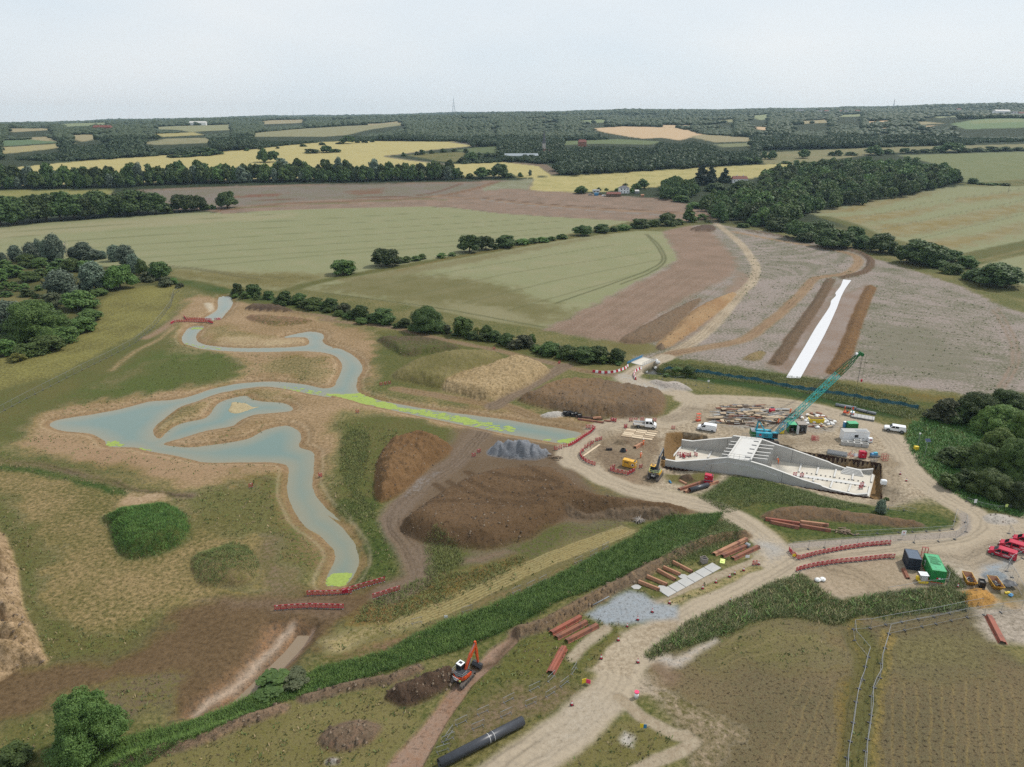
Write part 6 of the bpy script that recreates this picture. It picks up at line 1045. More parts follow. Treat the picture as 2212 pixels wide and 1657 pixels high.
# ---------------------------------------------------------------- excavators
def excavator(label, p, track_rz, house_rz, paint, rear, L, W, boom, bucket_w, name='excavator', sc=1.0, cab_roof='white_paint', rail='galv', stick_m=None, blade=False):
    e = thing(name, label, 'excavator', p, 0, None, sc)
    u = link(bpy.data.objects.new('undercarriage', MB().m(M['dark_metal']).box((0, 0, .55), (L * .62, W * .55, .45)).cyl((0, 0, .7), (0, 0, 1.0), W * .28, 16).mesh('undercarriage')), e); u.rotation_euler.z = track_rz
    for s in (1, -1):
        h, tw = .78, W * .22; pts = [(-L / 2 + h / 2 + h / 2 * math.cos(a), h / 2 + h / 2 * math.sin(a)) for a in np.linspace(math.pi / 2, math.pi * 1.5, 8)] + [(L / 2 - h / 2 + h / 2 * math.cos(a), h / 2 + h / 2 * math.sin(a)) for a in np.linspace(-math.pi / 2, math.pi / 2, 8)]
        m = MB().m(M['track_steel']).prism(pts, s * (W / 2 - tw), s * W / 2)
        for k in range(int(L / .2)):   # shoe bars on the track
            for z in (h + .012, .012): m.box((-L / 2 + h / 2 + k * .2, s * (W / 2 - tw / 2), z), (.09, tw + .03, .03))
        m.m(M['dark_metal'])
        for x in np.linspace(-L / 2 + h / 2, L / 2 - h / 2, 5): m.cyl((x, s * (W / 2 - .02), h * .5), (x, s * (W / 2 + .02), h * .5), h * .3, 10)
        o = m.build('track', None, e, rz=track_rz)
    if blade: MB().m(M['dark_metal']).box((L / 2 + .35, 0, .4), (.1, W, .5)).box((L / 2, .4, .45), (.7, .12, .15)).box((L / 2, -.4, .45), (.7, .12, .15)).build('dozer_blade', None, e, rz=track_rz)
    h = bpy.data.objects.new('house', None); bm_ = MB(); hw = W * .95; R0 = L * .42
    rear_pts = [(-R0 * math.cos(a), hw / 2 * math.sin(a) * 1.0) for a in np.linspace(-1.25, 1.25, 9)]
    bm_.m(M[paint]).prism([(L * .3, hw / 2), (L * .3, -hw / 2)] + rear_pts, 1.0, 1.75, 'z'); bmesh.ops.recalc_face_normals(bm_.bm, faces=bm_.bm.faces[:]); bmesh.ops.bevel(bm_.bm, geom=[q for q in bm_.bm.edges if abs(q.verts[0].co.z - q.verts[1].co.z) < .01], offset=.1, segments=2, affect='EDGES')
    bm_.m(M['dark_metal']).box((-R0 * .3, 0, 1.8), (R0 * .8, hw * .7, .12)).box((-R0 * .55, hw * .2, 1.9), (.5, .5, .2)).cyl((-R0 * .3, -hw * .25, 1.8), (-R0 * .3, -hw * .25, 2.25), .07, 8)
    hs = bm_.build('house', None, e, rz=house_rz)
    if rear == 'white':
        MB().m(M['white_paint']).prism([(-hw * .3, 1.66), (hw * .3, 1.66), (hw * .12, 1.12), (-hw * .05, 1.08)], -R0 - .03, -R0 - .005, 'x').build('rear_panel', None, hs); text(hs, 'LYNCH', .36, (-R0 - .045, .0, 1.45), (R(90), 0, R(-90)), M['dark_metal'])
        MB().m(M['hivis_rail']).box((-R0 * .93, -hw * .33, 1.3), (.06, .3, .25), R(22)).build('warning_label', None, hs)
    else:
        MB().m(M['dark_metal']).prism([(-hw * .48, 1.02), (hw * .48, 1.02), (hw * .48, 1.72), (-hw * .48, 1.72)], -R0 - .05, -R0 + .25, 'x').build('counterweight', None, hs); text(hs, 'VOLVO', .3, (-R0 - .065, 0, 1.45), (R(90), 0, R(-90)), M['white_paint']); MB().m(M['white_paint']).box((-R0 - .06, .1, 1.2), (.02, .8, .14)).build('number_board', None, hs)
    # cab on the left
    cw = hw * .42; c = MB().m(M['dark_metal'])
    for x in (L * .02, L * .3):
        for y in (hw / 2, hw / 2 - cw): c.box((x, y - .04 if y == hw / 2 else y + .04, 2.15), (.09, .09, .95))
    c.m(M['glass']).box((L * .16, hw / 2 - cw / 2, 2.12), (L * .28 - .02, cw - .08, .9)).m(M[cab_roof]).box((L * .15, hw / 2 - cw / 2, 2.68), (L * .31, cw + .04, .12), bev=.04).m(M['dark_metal']).box((L * .17, hw / 2 - cw / 2, 2.745), (L * .14, cw * .6, .02))
    c.build('cab', None, hs)
    r = MB().m(M[rail])
    for z in (2.1, 2.5):
        pts = [(L * .0, -hw / 2 + .05, z), (-R0 * .75, -hw / 2 + .1, z), (-R0 * .9, 0, z), (-R0 * .75, hw / 2 - .1, z), (-.05, hw / 2 - .05, z)]; r.tube(pts, .035, 5)
    for q in pts: r.cyl((q[0], q[1], 1.7), (q[0], q[1], 2.5), .03, 5)
    r.build('guard_rail', None, hs)
    # boom in the house's own plane: (x, z) joints
    b = [Vector((x, -.12, z)) for x, z in boom]
    def arm(pts, w, th, mt, nm, par):
        m = MB().m(M[mt]); up = []; dn = []
        for i, q in enumerate(pts):
            d = (pts[min(i + 1, len(pts) - 1)] - pts[max(i - 1, 0)]).normalized(); n = Vector((-d.z, 0, d.x)); k = th[i] / 2; up.append((q.x + n.x * k, q.z + n.z * k)); dn.append((q.x - n.x * k, q.z - n.z * k))
        m.prism(up + dn[::-1], -.12 - w / 2, -.12 + w / 2); return m.build(nm, None, par)
    arm(b[:3], .34, [.4, .62, .36], paint if stick_m is None else stick_m, 'boom', hs); arm([b[2] + (b[2] - b[3]) * .12, b[2] * .5 + b[3] * .5, b[3]], .28, [.3, .42, .22], paint if stick_m is None else stick_m, 'stick', hs)
    m = MB().m(M['galv'])
    for s in (1, -1): m.cyl((L * .22, -.12 + s * .26, 1.3), (*((b[0] + (b[1] - b[0]) * .9) + Vector((0, s * .26, -.15))),), .07, 8)
    m.cyl((b[1].x, -.12, b[1].z + .34), (b[2].x - .1 * (b[3] - b[2]).normalized().x, -.12, b[2].z + .3), .07, 8); m.build('hydraulic_ram', None, hs)
    if bucket_w:
        q = b[3]; m = MB().m(M['dark_metal']); prof = [(q.x + .1, q.z), (q.x - .35, q.z + .0), (q.x - .62, q.z - .3), (q.x - .55, q.z - .62), (q.x - .1, q.z - .74)]
        inn = [(x * .999 + .05, z + .04) for x, z in prof]
        for (a, b_), (c_, d_) in zip(prof, prof[1:]): m.prism([(a, b_), (c_, d_), (c_ + .05, d_ + .05), (a + .05, b_ + .05)], -.12 - bucket_w / 2, -.12 + bucket_w / 2)
        for s in (-1, 1): m.prism(prof, -.12 + s * bucket_w / 2 - .02, -.12 + s * bucket_w / 2 + .02)
        m.m(M['galv']).box((q.x - .1, -.12, q.z - .74), (.1, bucket_w, .05)); m.build('bucket', None, hs)
    return e
_p = at("g2 700,1060"); _bk = at("g2 975,810"); _rz = head("g2 735,1195", "g2 935,965"); _hz = math.atan2(_bk.y - _p.y, _bk.x - _p.x); _rc = (Vector((_bk.x, _bk.y, 0)) - Vector((_p.x, _p.y, 0))).length
excavator('orange zero-swing excavator working on the dug strip', _p, _rz, _hz, 'orange_paint', 'white', 3.3, 2.35, [(.7, 1.5), (2.0, 3.6), (_rc - .3, 4.9), (_rc + .25, .95)], 1.75, blade=True)
_p = at("f3 600,1455"); excavator('yellow and black excavator with bright hand rails at the pit edge', _p, head("f3 650,1555", "f3 785,1375"), head("f3 560,1450", "f3 690,1270"), 'yellow_paint', 'black', 4.2, 2.8, [(.9, 1.7), (2.6, 4.0), (6.2, 4.7), (7.2, 2.2)], .9, cab_roof='yellow_paint', rail='hivis_rail', stick_m='dark_metal')
# ---------------------------------------------------------------- crawler crane
_cp = at("f4 1190,955"); cr_rz = R(-9); crane = thing('crawler_crane', 'turquoise crawler crane with long lattice boom and hanging hook', 'crane', _cp, cr_rz)
for s in (1, -1):
    L, h = 5.6, .95; pts = [(-L / 2 + h / 2 + h / 2 * math.cos(a), h / 2 + h / 2 * math.sin(a)) for a in np.linspace(math.pi / 2, math.pi * 1.5, 8)] + [(L / 2 - h / 2 + h / 2 * math.cos(a), h / 2 + h / 2 * math.sin(a)) for a in np.linspace(-math.pi / 2, math.pi / 2, 8)]
    m = MB().m(M['track_steel']).prism(pts, s * 2.1 - .38, s * 2.1 + .38)
    for k in range(22): m.box((-2.3 + k * .22, s * 2.1, h + .015), (.12, .82, .04))
    m.build('track', None, crane)
m = MB().m(M['dark_metal']).box((0, 0, .8), (3.2, 3.6, .5)).cyl((0, 0, .9), (0, 0, 1.3), 1.1, 18); m.build('undercarriage', None, crane)
m = MB().m(M['teal_paint']).box((-1.0, -.9, 2.0), (4.2, 1.0, 1.35), bev=.06).box((-1.0, .9, 2.0), (4.2, 1.0, 1.35), bev=.06).m(M['dark_metal']).box((-.8, 0, 1.75), (4.0, 1.2, .8)).cyl((-.2, -.5, 2.3), (-.2, .5, 2.3), .4, 14).cyl((-1.4, -.5, 2.3), (-1.4, .5, 2.3), .4, 14); hs = m.build('house', None, crane)
MB().m(M['dark_green']).box((-3.7, 0, 1.95), (1.1, 3.0, 1.7), bev=.05).m(M['galv']).box((-3.7, 0, 2.85), (1.0, 2.6, .08)).build('counterweight', None, crane)
m = MB().m(M['glass']).box((1.75, -1.05, 2.1), (1.35, 1.0, 1.5), bev=.15).m(M['teal_paint']).box((1.7, -1.05, 2.88), (1.4, 1.05, .1), bev=.03).box((1.7, -1.05, 1.35), (1.5, 1.05, .2)); m.build('cab', None, crane)
MB().m(M['red_plastic']).cyl((-2.0, -1.425, 2.1), (-2.0, -1.405, 2.1), .33, 20).build('emblem', None, crane); MB().m(M['dark_metal']).box((-.6, -1.41, 2.2), (1.3, .02, .14)).box((-.6, -1.41, 1.85), (1.0, .02, .2)).build('lettering', None, crane)
m = MB().m(M['teal_paint'])
AF = Vector((-2.6, 0, 5.6))
for s in (.55, -.55): m.cyl((-3.0, s, 1.9), AF + Vector((0, s * .6, 0)), .11, 6).cyl((-.3, s, 2.2), AF + Vector((0, s * .6, 0)), .13, 6)
m.m(M['dark_metal']).box(AF, (.4, 1.0, .3)); m.build('gantry', None, crane)
# boom: its tip is where the photo shows it, in the crane's own plane
BB = Vector((1.6, 0, 1.6)); cq = Matrix.Rotation(cr_rz, 3, 'Z')
_u = px("f2 1775,150")[0]; _d = Vector(ray(*_u)); _pn = cq @ Vector((0, 1, 0)); _t = (_cp.dot(_pn) - 0) / _d.dot(_pn); TIPW = Vector((_d.x * _t, _d.y * _t, CAM_H + _d.z * _t)); TIP = cq.inverted() @ (TIPW - _cp)
print('crane boom', BB, TIP, (TIP - BB).length, math.degrees(math.atan2(TIP.z - BB.z, TIP.x - BB.x)))
ax = (TIP - BB).normalized(); nn = Vector((-ax.z, 0, ax.x)); BL = (TIP - BB).length
def lattice(mt, s0, s1, nm):
    m = MB().m(M[mt]); hw = lambda s: .62 * min(1, .25 + s / 4.5, .3 + (BL - s) / 5.0); n = max(2, int((s1 - s0) / 1.25)); ss = np.linspace(s0, s1, n + 1); cor = [(1, 1), (1, -1), (-1, -1), (-1, 1)]
    P = lambda s, c: BB + ax * s + nn * (c[0] * hw(s)) + Vector((0, c[1] * hw(s), 0))
    for c in cor: m.tube([P(s, c) for s in ss], .095, 5)
    for i, (a, b) in enumerate(zip(ss, ss[1:])):
        for k in range(4): c, d = cor[k], cor[(k + 1) % 4]; m.cyl(P(a, c if i % 2 else d), P(b, d if i % 2 else c), .055, 4); m.cyl(P(b, c), P(b, d), .045, 4)
    return m.build(nm, None, crane)
lattice('teal_paint', 0, BL * .16, 'boom_foot'); lattice('teal_boom', BL * .16, BL * .77, 'boom'); lattice('dark_green', BL * .77, BL, 'boom_head')
MB().m(M['dark_green']).box(TIP + ax * .4, (1.2, .9, .6), ry=-math.atan2(ax.z, ax.x)).cyl(TIP + Vector((.9, -.4, .2)), TIP + Vector((.9, .4, .2)), .45, 14).m(M['white_paint']).box(TIP + nn * .4, (.5, .7, .5)).build('boom_point', None, crane)
m = MB().m(M['dark_metal'])
for s in (.3, -.3):
    m.cyl(AF + Vector((0, s, .1)), BB + ax * BL * .42 + nn * 2.2 + Vector((0, s, 0)), .035, 4).cyl(BB + ax * BL * .42 + nn * 2.2 + Vector((0, s, 0)), TIP + nn * .6 + Vector((0, s, 0)), .04, 4)
    m.cyl((0.2, s, 2.6), BB + ax * BL * .3 + nn * .7 + Vector((0, s, 0)), .07, 5)
m.build('pendant_line', None, crane)
HK = TIP + Vector((1.1, 0, -13.6)); MB().m(M['dark_metal']).cyl(TIP + Vector((.9, -.15, 0)), HK + Vector((0, -.15, 0)), .028, 4).cyl(TIP + Vector((1.2, .15, 0)), HK + Vector((0, .15, 0)), .028, 4).cyl(TIP + Vector((1.9, 0, .2)), TIP + Vector((1.9, 0, -6.3)), .025, 4).build('hoist_rope', None, crane)
MB().m(M['teal_paint']).box(HK + Vector((0, 0, -.5)), (.7, .35, 1.0), bev=.1).m(M['orange_paint']).cyl(HK + Vector((0, 0, -1.0)), HK + Vector((0, 0, -2.3)), .1, 6).m(M['red_plastic']).box(TIP + Vector((1.9, 0, -6.6)), (.4, .4, .7), bev=.12).build('hook_block', None, crane)
# ---------------------------------------------------------------- tandem roller
r_ = thing('road_roller', 'orange tandem road roller on the haul road beyond the yard', 'roller', at("f5 850,315"), head("f5 790,300", "f5 910,325"))
for x in (1.0, -1.0): MB().m(M['galv']).cyl((x, -.6, .42), (x, .6, .42), .42, 18).build('drum', None, r_)
m = MB().m(M['orange_paint']).box((1.0, 0, .85), (1.0, 1.35, .3), bev=.05).box((-.6, 0, .8), (1.5, 1.35, .35), bev=.05).m(M['white_paint']).box((1.0, 0, 1.15), (1.1, 1.1, .4), bev=.1); m.build('body', None, r_)
MB().m(M['dark_metal']).box((-.3, 0, 1.15), (.5, .5, .4), bev=.05).box((-.5, 0, 1.5), (.12, .5, .5)).build('seat', None, r_); m = MB().m(M['orange_paint']).tube([(-1.1, -.5, .9), (-1.1, -.5, 2.3), (-1.1, .5, 2.3), (-1.1, .5, .9)], .06, 6); m.build('roll_bar', None, r_)
# ---------------------------------------------------------------- containers and boxes
def corr_box(parent, L, W, H, mt, mroof, base=None, name='wall'):
    """shipping container: corrugated sides, posts, roof ribs, doors at -x end"""
    def corr(n0, n1, fixed, axis):
        pts = []; t = n0; k = 0
        while t < n1 - .01:
            for d, o in ((0, 0), (.07, 0), (.1, .035), (.17, .035)):
                if t + d < n1: pts.append((t + d, o))
            t += .2
        return pts + [(n1, 0)]
    for s in (1, -1):
        bm = bmesh.new(); P = corr(-L / 2 + .1, L / 2 - .1, 0, 'x'); v = [(bm.verts.new((a, s * (W / 2 - .02 - o), .16)), bm.verts.new((a, s * (W / 2 - .02 - o), H - .1))) for a, o in P]
        for a, b in zip(v, v[1:]): bm.faces.new((a[0], b[0], b[1], a[1]))
        link(bpy.data.objects.new('side_wall', bm_mesh('side_wall', bm, M[mt])), parent)
        bm = bmesh.new(); P = corr(-W / 2 + .1, W / 2 - .1, 0, 'y'); v = [(bm.verts.new((s * (L / 2 - .02 - o), a, .16)), bm.verts.new((s * (L / 2 - .02 - o), a, H - .1))) for a, o in P]
        for a, b in zip(v, v[1:]): bm.faces.new((a[0], b[0], b[1], a[1]))
        link(bpy.data.objects.new('end_wall', bm_mesh('end_wall', bm, M[mt])), parent)
    m = MB().m(M[mt])
    for x in (L / 2 - .06, -L / 2 + .06):
        for y in (W / 2 - .06, -W / 2 + .06): m.box((x, y, H / 2), (.12, .12, H - .02))
    for s in (1, -1): m.box((0, s * (W / 2 - .06), H - .06), (L - .24, .11, .11)); m.box((s * (L / 2 - .06), 0, H - .06), (.11, W - .24, .11))
    m.m(M[base or mt])
    for s in (1, -1): m.box((0, s * (W / 2 - .06), .08), (L - .24, .11, .15)); m.box((s * (L / 2 - .06), 0, .08), (.11, W - .24, .15))
    m.build('frame', None, parent)
    m = MB().m(M[mroof]).box((0, 0, H - .05), (L - .22, W - .22, .06))
    for k in range(int(L / .28)): m.box((-L / 2 + .25 + k * .28, 0, H - .015), (.12, W - .3, .03))
    m.build('roof', None, parent)
_rz = head("g1 880,975", "g1 715,640"); c = thing('shipping_container', 'bright green shipping container with scuffed roof beside the dark one', 'container', at("g1 730,880"), _rz); corr_box(c, 5.6, 2.45, 2.6, 'green_box', 'green_roof', 'orange_paint')
m = MB().m(M['dark_green'])
for k in range(9): m.box((.4 + .3 * k - 1.0 + random.uniform(-.1, .1), random.uniform(-.2, .2), 2.625), (.13, random.uniform(1.2, 2.0), .006))
m.build('roof_stain', None, c)
MB().m(M['red_plastic']).box((-2.82, .1, 1.0), (.02, .3, .3)).m(M['white_paint']).box((-2.82, -.25, 1.0), (.02, .34, .3)).cyl((-2.83, -.72, 1.0), (-2.81, -.72, 1.0), .12, 12).build('safety_sign', None, c); MB().m(M['white_paint']).box((1.4, 1.23, 1.7), (.5, .02, .35)).box((1.2, 1.23, 1.1), (.3, .02, .4)).build('side_sign', None, c)
c = thing('shipping_container', 'short dark navy shipping container beside the green one', 'container', at("g1 375,735"), _rz); corr_box(c, 3.3, 2.3, 2.5, 'navy_box', 'navy_roof')
# ISO tank cage on a yellow spill tray, under a white board
p = at("g1 560,1000"); rz = head("g1 500,1000", "g1 620,1010"); o = MB().m(M['yellow_bin']).box((0, 0, .2), (1.6, 1.4, .4), bev=.06).box((-.75, .3, .5), (.5, .6, .7), bev=.1).build('spill_tray', None, None, loc=p, rz=rz); tag(o, 'yellow plastic spill tray under the caged tank', 'tray')
o = thing('caged_tank', 'white caged liquid tank standing in the yellow tray', 'tank', p + Vector((.1, 0, .4)), rz); MB().m(M['white_sack']).box((0, 0, .6), (1.0, .95, 1.0), bev=.08).build('tank', None, o); m = MB().m(M['galv'])
for z in np.linspace(.12, 1.12, 6): m.tube([(.53, .5, z), (-.53, .5, z), (-.53, -.5, z), (.53, -.5, z), (.53, .5, z)], .016, 4)
for t in np.linspace(-.5, .5, 6): m.cyl((t, .5, .1), (t, .5, 1.12), .016, 4).cyl((t, -.5, .1), (t, -.5, 1.12), .016, 4).cyl((.53, t, .1), (.53, t, 1.12), .016, 4).cyl((-.53, t, .1), (-.53, t, 1.12), .016, 4)
m.m(M['timber']).box((0, 0, .05), (1.1, 1.0, .1)); m.build('cage', None, o)
o = MB().m(M['white_paint']).box((0, 0, 0), (1.5, 1.3, .05)).m(M['galv']).box((0, .2, .03), (1.1, .1, .02)).box((0, -.2, .03), (1.1, .1, .02)).build('white_board', None, None, loc=p + Vector((.05, .1, 1.62)), rz=rz); tag(o, 'white louvred board lying on top of the caged tank', 'board')
# white site cabin, stores
rz = head("f5 725,765", "f5 1180,775"); c = thing('site_cabin', 'white flat-roofed site cabin with one dark window', 'cabin', at("f5 950,745"), rz); L, W, H = span("f5 725,765", "f5 1180,775"), 2.4, 2.55
MB().m(M['white_paint']).box((0, 0, H / 2), (L, W, H), bev=.04).build('wall', None, c); MB().m(M['slab']).box((0, 0, H + .04), (L + .06, W + .06, .09)).m(M['galv']).box((L * .22, -.2, H + .1), (L * .42, 1.2, .05)).build('roof', None, c)
MB().m(M['glass']).box((0, -W / 2 - .02, 1.5), (.95, .04, .75)).m(M['white_paint']).box((-1.0, -W / 2 - .03, 1.5), (.9, .05, .8)).build('window', None, c); MB().m(M['dark_metal']).box((L * .28, -W / 2 - .02, .85), (.5, .04, .1)).build('vent', None, c)
def small_store(s, label, L, W, H, mt, mr, rz, open_front=True, door=False, name='tool_store'):
    c = thing(name, label, 'store', at(s), rz); m = MB().m(M[mt]).box((-L / 2, 0, H / 2), (.06, W, H)).box((L / 2, 0, H / 2), (.06, W, H)).box((0, W / 2, H / 2), (L, .06, H)).m(M['timber_dark']).box((0, 0, .06), (L, W, .1))
    if not open_front: m.m(M[mt]).box((0, -W / 2, H / 2), (L, .06, H))
    m.build('wall', None, c); MB().m(M[mr]).box((0, 0, H + .03), (L + .1, W + .1, .08)).build('roof', None, c)
    if door: MB().m(M['white_paint']).box((.5, 0, H / 2), (1.0, .05, H - .1)).build('door', None, c, loc=(L / 2, -W / 2, 0), rz=R(-70))
    if open_front:
        m = MB().m(M['timber'])
        for k in range(4): m.box((-L * .25, .3, .4 + .45 * k), (L * .4, .5, .05))
        m.m(M['galv']).box((L * .2, .3, .5), (.5, .5, .8)); m.build('shelf', None, c)
    return c
_rz = head("f4 1655,770", "f4 1810,775"); small_store("f4 1735,755", 'green open-fronted tool store with white door ajar', 2.0, 2.2, 2.4, 'dark_green', 'green_roof', _rz, True, True); small_store("f4 1945,760", 'grey open-fronted tool store with flat brown roof', 2.3, 2.3, 2.5, 'slab', 'timber_grey', _rz)
_rz = head("f5 820,570", "f5 1010,570"); small_store("f5 910,560", 'closed green store box beyond the white cabin', 2.5, 1.8, 1.9, 'dark_green', 'green_roof', _rz, False)
o = MB().m(M['blue']).box((0, 0, .8), (.7, .8, 1.6), bev=.08).m(M['white_paint']).box((0, 0, 1.65), (.72, .82, .08)).build('portable_toilet', None, None, loc=at("f5 785,530"), rz=.2); tag(o, 'small blue cubicle beside the closed green store', 'cubicle')
o = MB().m(M['yellow_bin']).box((0, 0, .6), (1.1, 1.0, 1.2), bev=.08).m(M['dark_metal']).box((0, 0, 1.22), (1.0, .9, .05)).build('storage_bin', None, None, loc=at("f4 1525,790"), rz=0); tag(o, 'yellow storage bin at the foot of the crane boom', 'bin')
o = MB().m(M['white_paint']).box((0, 0, .75), (1.1, .8, 1.2), bev=.05).m(M['red_plastic']).box((0, -.41, .9), (.6, .02, .3)).m(M['dark_metal']).box((0, 0, .08), (1.15, .85, .16)).build('generator', None, None, loc=at("f5 1230,800"), rz=0); tag(o, 'small white generator at the right end of the cabin', 'generator')
# concrete troughs before the cabin
_rz = head("f5 740,850", "f5 1200,890"); n = 0
for s, a in (("f5 785,835", .0), ("f5 890,845", 0), ("f5 1010,860", 0), ("f5 1140,872", 0), ("f5 1010,790", 0), ("f5 1010,815", 0)):
    m = MB().m(M['concrete']); w, d, h = 1.65, 1.15, .95; 
    for q in (1, -1): m.box((q * (w / 2 - .07), 0, h / 2), (.14, d, h)).box((0, q * (d / 2 - .07), h / 2), (w - .29, .14, h))
    m.m(M['concrete_light'])
    for q in (1, -1): m.box((q * (w / 2 - .07), 0, h + .01), (.15, d, .03)).box((0, q * (d / 2 - .07), h + .01), (w - .3, .15, .03))
    o = m.build('concrete_trough', None, None, loc=at(s), rz=_rz); tag(o, 'open grey concrete trough in the cluster before the white cabin', 'trough', 'concrete troughs')
# fuel generators
def genset(s, rz, L, W, H, mt, base, label, mono=True):
    g = thing('generator', label, 'generator', at(s), rz); MB().m(M[mt]).box((0, 0, base + H / 2), (L, W, H), bev=.05).box((-L * .24, 0, base + H + .02), (L * .48, W * .96, .06)).m(M['dark_metal']).box((L * .4, 0, base + H + .02), (L * .14, W * .7, .04)).build('canopy', None, g); MB().m(M['dark_metal']).box((0, 0, base / 2), (L * .98, W * .96, base)).build('base_frame', None, g); return g
_rz = head("f7 1275,750", "f7 1510,805"); g = genset("f7 1405,745", _rz, 3.3, 1.35, 1.75, 'yellow_paint', .12, 'yellow box generator inside the ring of red barriers')
for s, ry in ((-1, 0),): MB().m(M['white_paint']).cyl((1.0, -.69, 1.0), (1.0, -.675, 1.0), .34, 20).m(M['rust_dark']).cyl((1.0, -.70, 1.0), (1.0, -.69, 1.0), .25, 16).build('badge', None, g); MB().m(M['white_paint']).cyl((1.665, 0, 1.15), (1.655, 0, 1.15), .3, 20).m(M['rust_dark']).cyl((1.672, 0, 1.15), (1.664, 0, 1.15), .2, 16).build('badge', None, g); MB().m(M['dark_metal']).box((-.55, -.69, 1.5), (1.0, .015, .14)).box((-.6, -.69, 1.27), (.9, .015, .14)).box((1.66, 0, .6), (.015, .8, .1)).build('lettering', None, g); MB().m(M['dark_metal']).box((-1.1, -.69, 1.0), (.02, .015, 1.5)).box((0, -.69, .8), (.02, .015, 1.0)).build('door_seam', None, g)
_rz = head("f1 1190,1200", "f1 1360,1230"); g = genset("f1 1290,1265", _rz, 1.9, 1.25, 1.35, 'red_paint', .62, 'red generator box standing on the rusty steel piles'); MB().m(M['grey_foot']).box((0, 0, .72), (2.1, 1.4, .2)).m(M['red_paint']).box((0, 0, .3), (2.15, 1.4, .5), bev=.04).build('tank_base', None, g); text(g, 'SLR', .3, (-.5, -.66, 1.5), (R(90), 0, 0), M['white_paint']); text(g, 'SLR', .26, (.96, 0, 1.55), (R(90), 0, R(90)), M['white_paint'])
g = genset("f6 1800,210", head("f6 1740,215", "f6 1870,222"), 1.75, 1.0, 1.7, 'red_paint', .15, 'red generator box at the head of the red stairs'); text(g, 'SLR', .3, (0, -.53, 1.1), (R(90), 0, 0), M['white_paint'])
o = thing('fuel_bowser', 'light blue fuel bowser behind the grey cage by the stairs', 'bowser', at("f6 1990,195"), .1); MB().m(M['blue']).cyl((-.9, 0, .7), (.7, 0, .7), .5, 16).m(M['teal_paint']).box((.3, 0, 1.1), (.9, .7, .35), bev=.06).build('tank', None, o); MB().m(M['dark_metal']).box((.3, 0, .2), (2.4, .9, .12)).cyl((-.3, -.55, .3), (-.3, .55, .3), .3, 12).build('chassis', None, o)
def frame_cage(s, rz, L, W, H, mt, label, name, cat, group=None):
    m = MB().m(M[mt])
    for z in (.05, H * .5, H): m.tube([(L / 2, W / 2, z), (-L / 2, W / 2, z), (-L / 2, -W / 2, z), (L / 2, -W / 2, z), (L / 2, W / 2, z)], .035, 4)
    for x in (L / 2, -L / 2, 0):
        for y in (W / 2, -W / 2): m.cyl((x, y, 0), (x, y, H), .035, 4)
    o = m.build(name, None, None, loc=at(s), rz=rz); return tag(o, label, cat, group)
frame_cage("f6 1990,260", .1, 1.6, .5, 1.4, 'galv', 'grey steel cage gate standing before the blue bowser', 'steel_cage', 'cage'); frame_cage("f5 1490,1110", .1, 1.2, 1.0, 1.5, 'red_plastic', 'red steel gate frame at the right end of the pit', 'steel_cage', 'cage'); frame_cage("f5 260,760", .1, 1.8, .7, 1.1, 'red_plastic', 'red steel trolley frame on the concrete apron', 'steel_cage', 'cage'); frame_cage("f4 2230,930", .2, .5, .8, 1.0, 'red_plastic', 'small red frame beside the tool stores', 'steel_cage', 'cage'); frame_cage("g1 580,620", _rz, 1.0, .3, 2.4, 'red_plastic', 'red goalpost frame between the two containers', 'goalpost', 'frame')
o = thing('mobile_lift', 'orange mobile lifting platform by the white panel van', 'lift', at("f3 1470,325"), .3); MB().m(M['orange_paint']).box((0, 0, .25), (1.3, .9, .4), bev=.05).build('base', None, o); m = MB().m(M['orange_paint']); 
for x in (-.5, .5):
    for y in (-.35, .35): m.cyl((x, y, .4), (x, y, 2.2), .05, 5)
m.box((0, 0, 1.2), (1.1, .8, .08)).box((0, 0, 2.2), (1.1, .8, .1)); m.build('platform', None, o)
# ---------------------------------------------------------------- skips, crates
def skip(s, rz, label):
    k = thing('skip', label, 'skip', at(s), rz, None); m = MB().m(M['yellow_paint']); a, b, h = 1.1, 1.75, 1.1; bw, tw = .62, .8
    A = [(-a, -bw, .1), (a, -bw, .1), (a, bw, .1), (-a, bw, .1)]; B = [(-b, -tw, h), (b, -tw, h), (b, tw, h), (-b, tw, h)]; bm = m.bm
    va = [bm.verts.new(q) for q in A]; vb = [bm.verts.new(q) for q in B]; fs = [bm.faces.new((va[i], va[(i + 1) % 4], vb[(i + 1) % 4], vb[i])) for i in range(4)] + [bm.faces.new(va[::-1])]
    bmesh.ops.solidify(bm, geom=fs, thickness=.05); m.cur = 0
    m.tube([(*B[i][:2], h) for i in (0, 1, 2, 3, 0)], .05, 5)
    for s_ in (1, -1): m.box((s_ * .5, bw + .12, .7), (.1, .1, .7)).box((s_ * .5, -bw - .12, .7), (.1, .1, .7))
    m.build('hull', None, k); ml = MB().m(M['rust_pale']).box((0, 0, .35), (2.3, 1.2, .05)); I = [[ml.bm.verts.new((x * f, y * f, z)) for x, y, z in Q] for Q, f in ((A, .93), (B, .955))]
    for i in range(4): ml.bm.faces.new((I[0][(i + 1) % 4], I[0][i], I[1][i], I[1][(i + 1) % 4]))
    ml.build('lining', None, k); m = MB().m(M['black_plastic'])
    for _ in range(9): m.box((random.uniform(-.9, .6), random.uniform(-.4, .4), .68), (random.uniform(.3, .6), random.uniform(.2, .4), random.uniform(.15, .3)), random.uniform(0, 3), random.uniform(-.4, .4), bev=.05)
    tag(m.build('rubbish_sack', None, k), None)
skip("g1 1310,1010", head("g1 1350,1050", "g1 1270,900"), 'left yellow skip with black rubbish, behind the sand heap'); skip("g1 1735,1080", head("g1 1780,1120", "g1 1690,980"), 'right yellow skip with black rubbish, beside the grey tarpaulin')
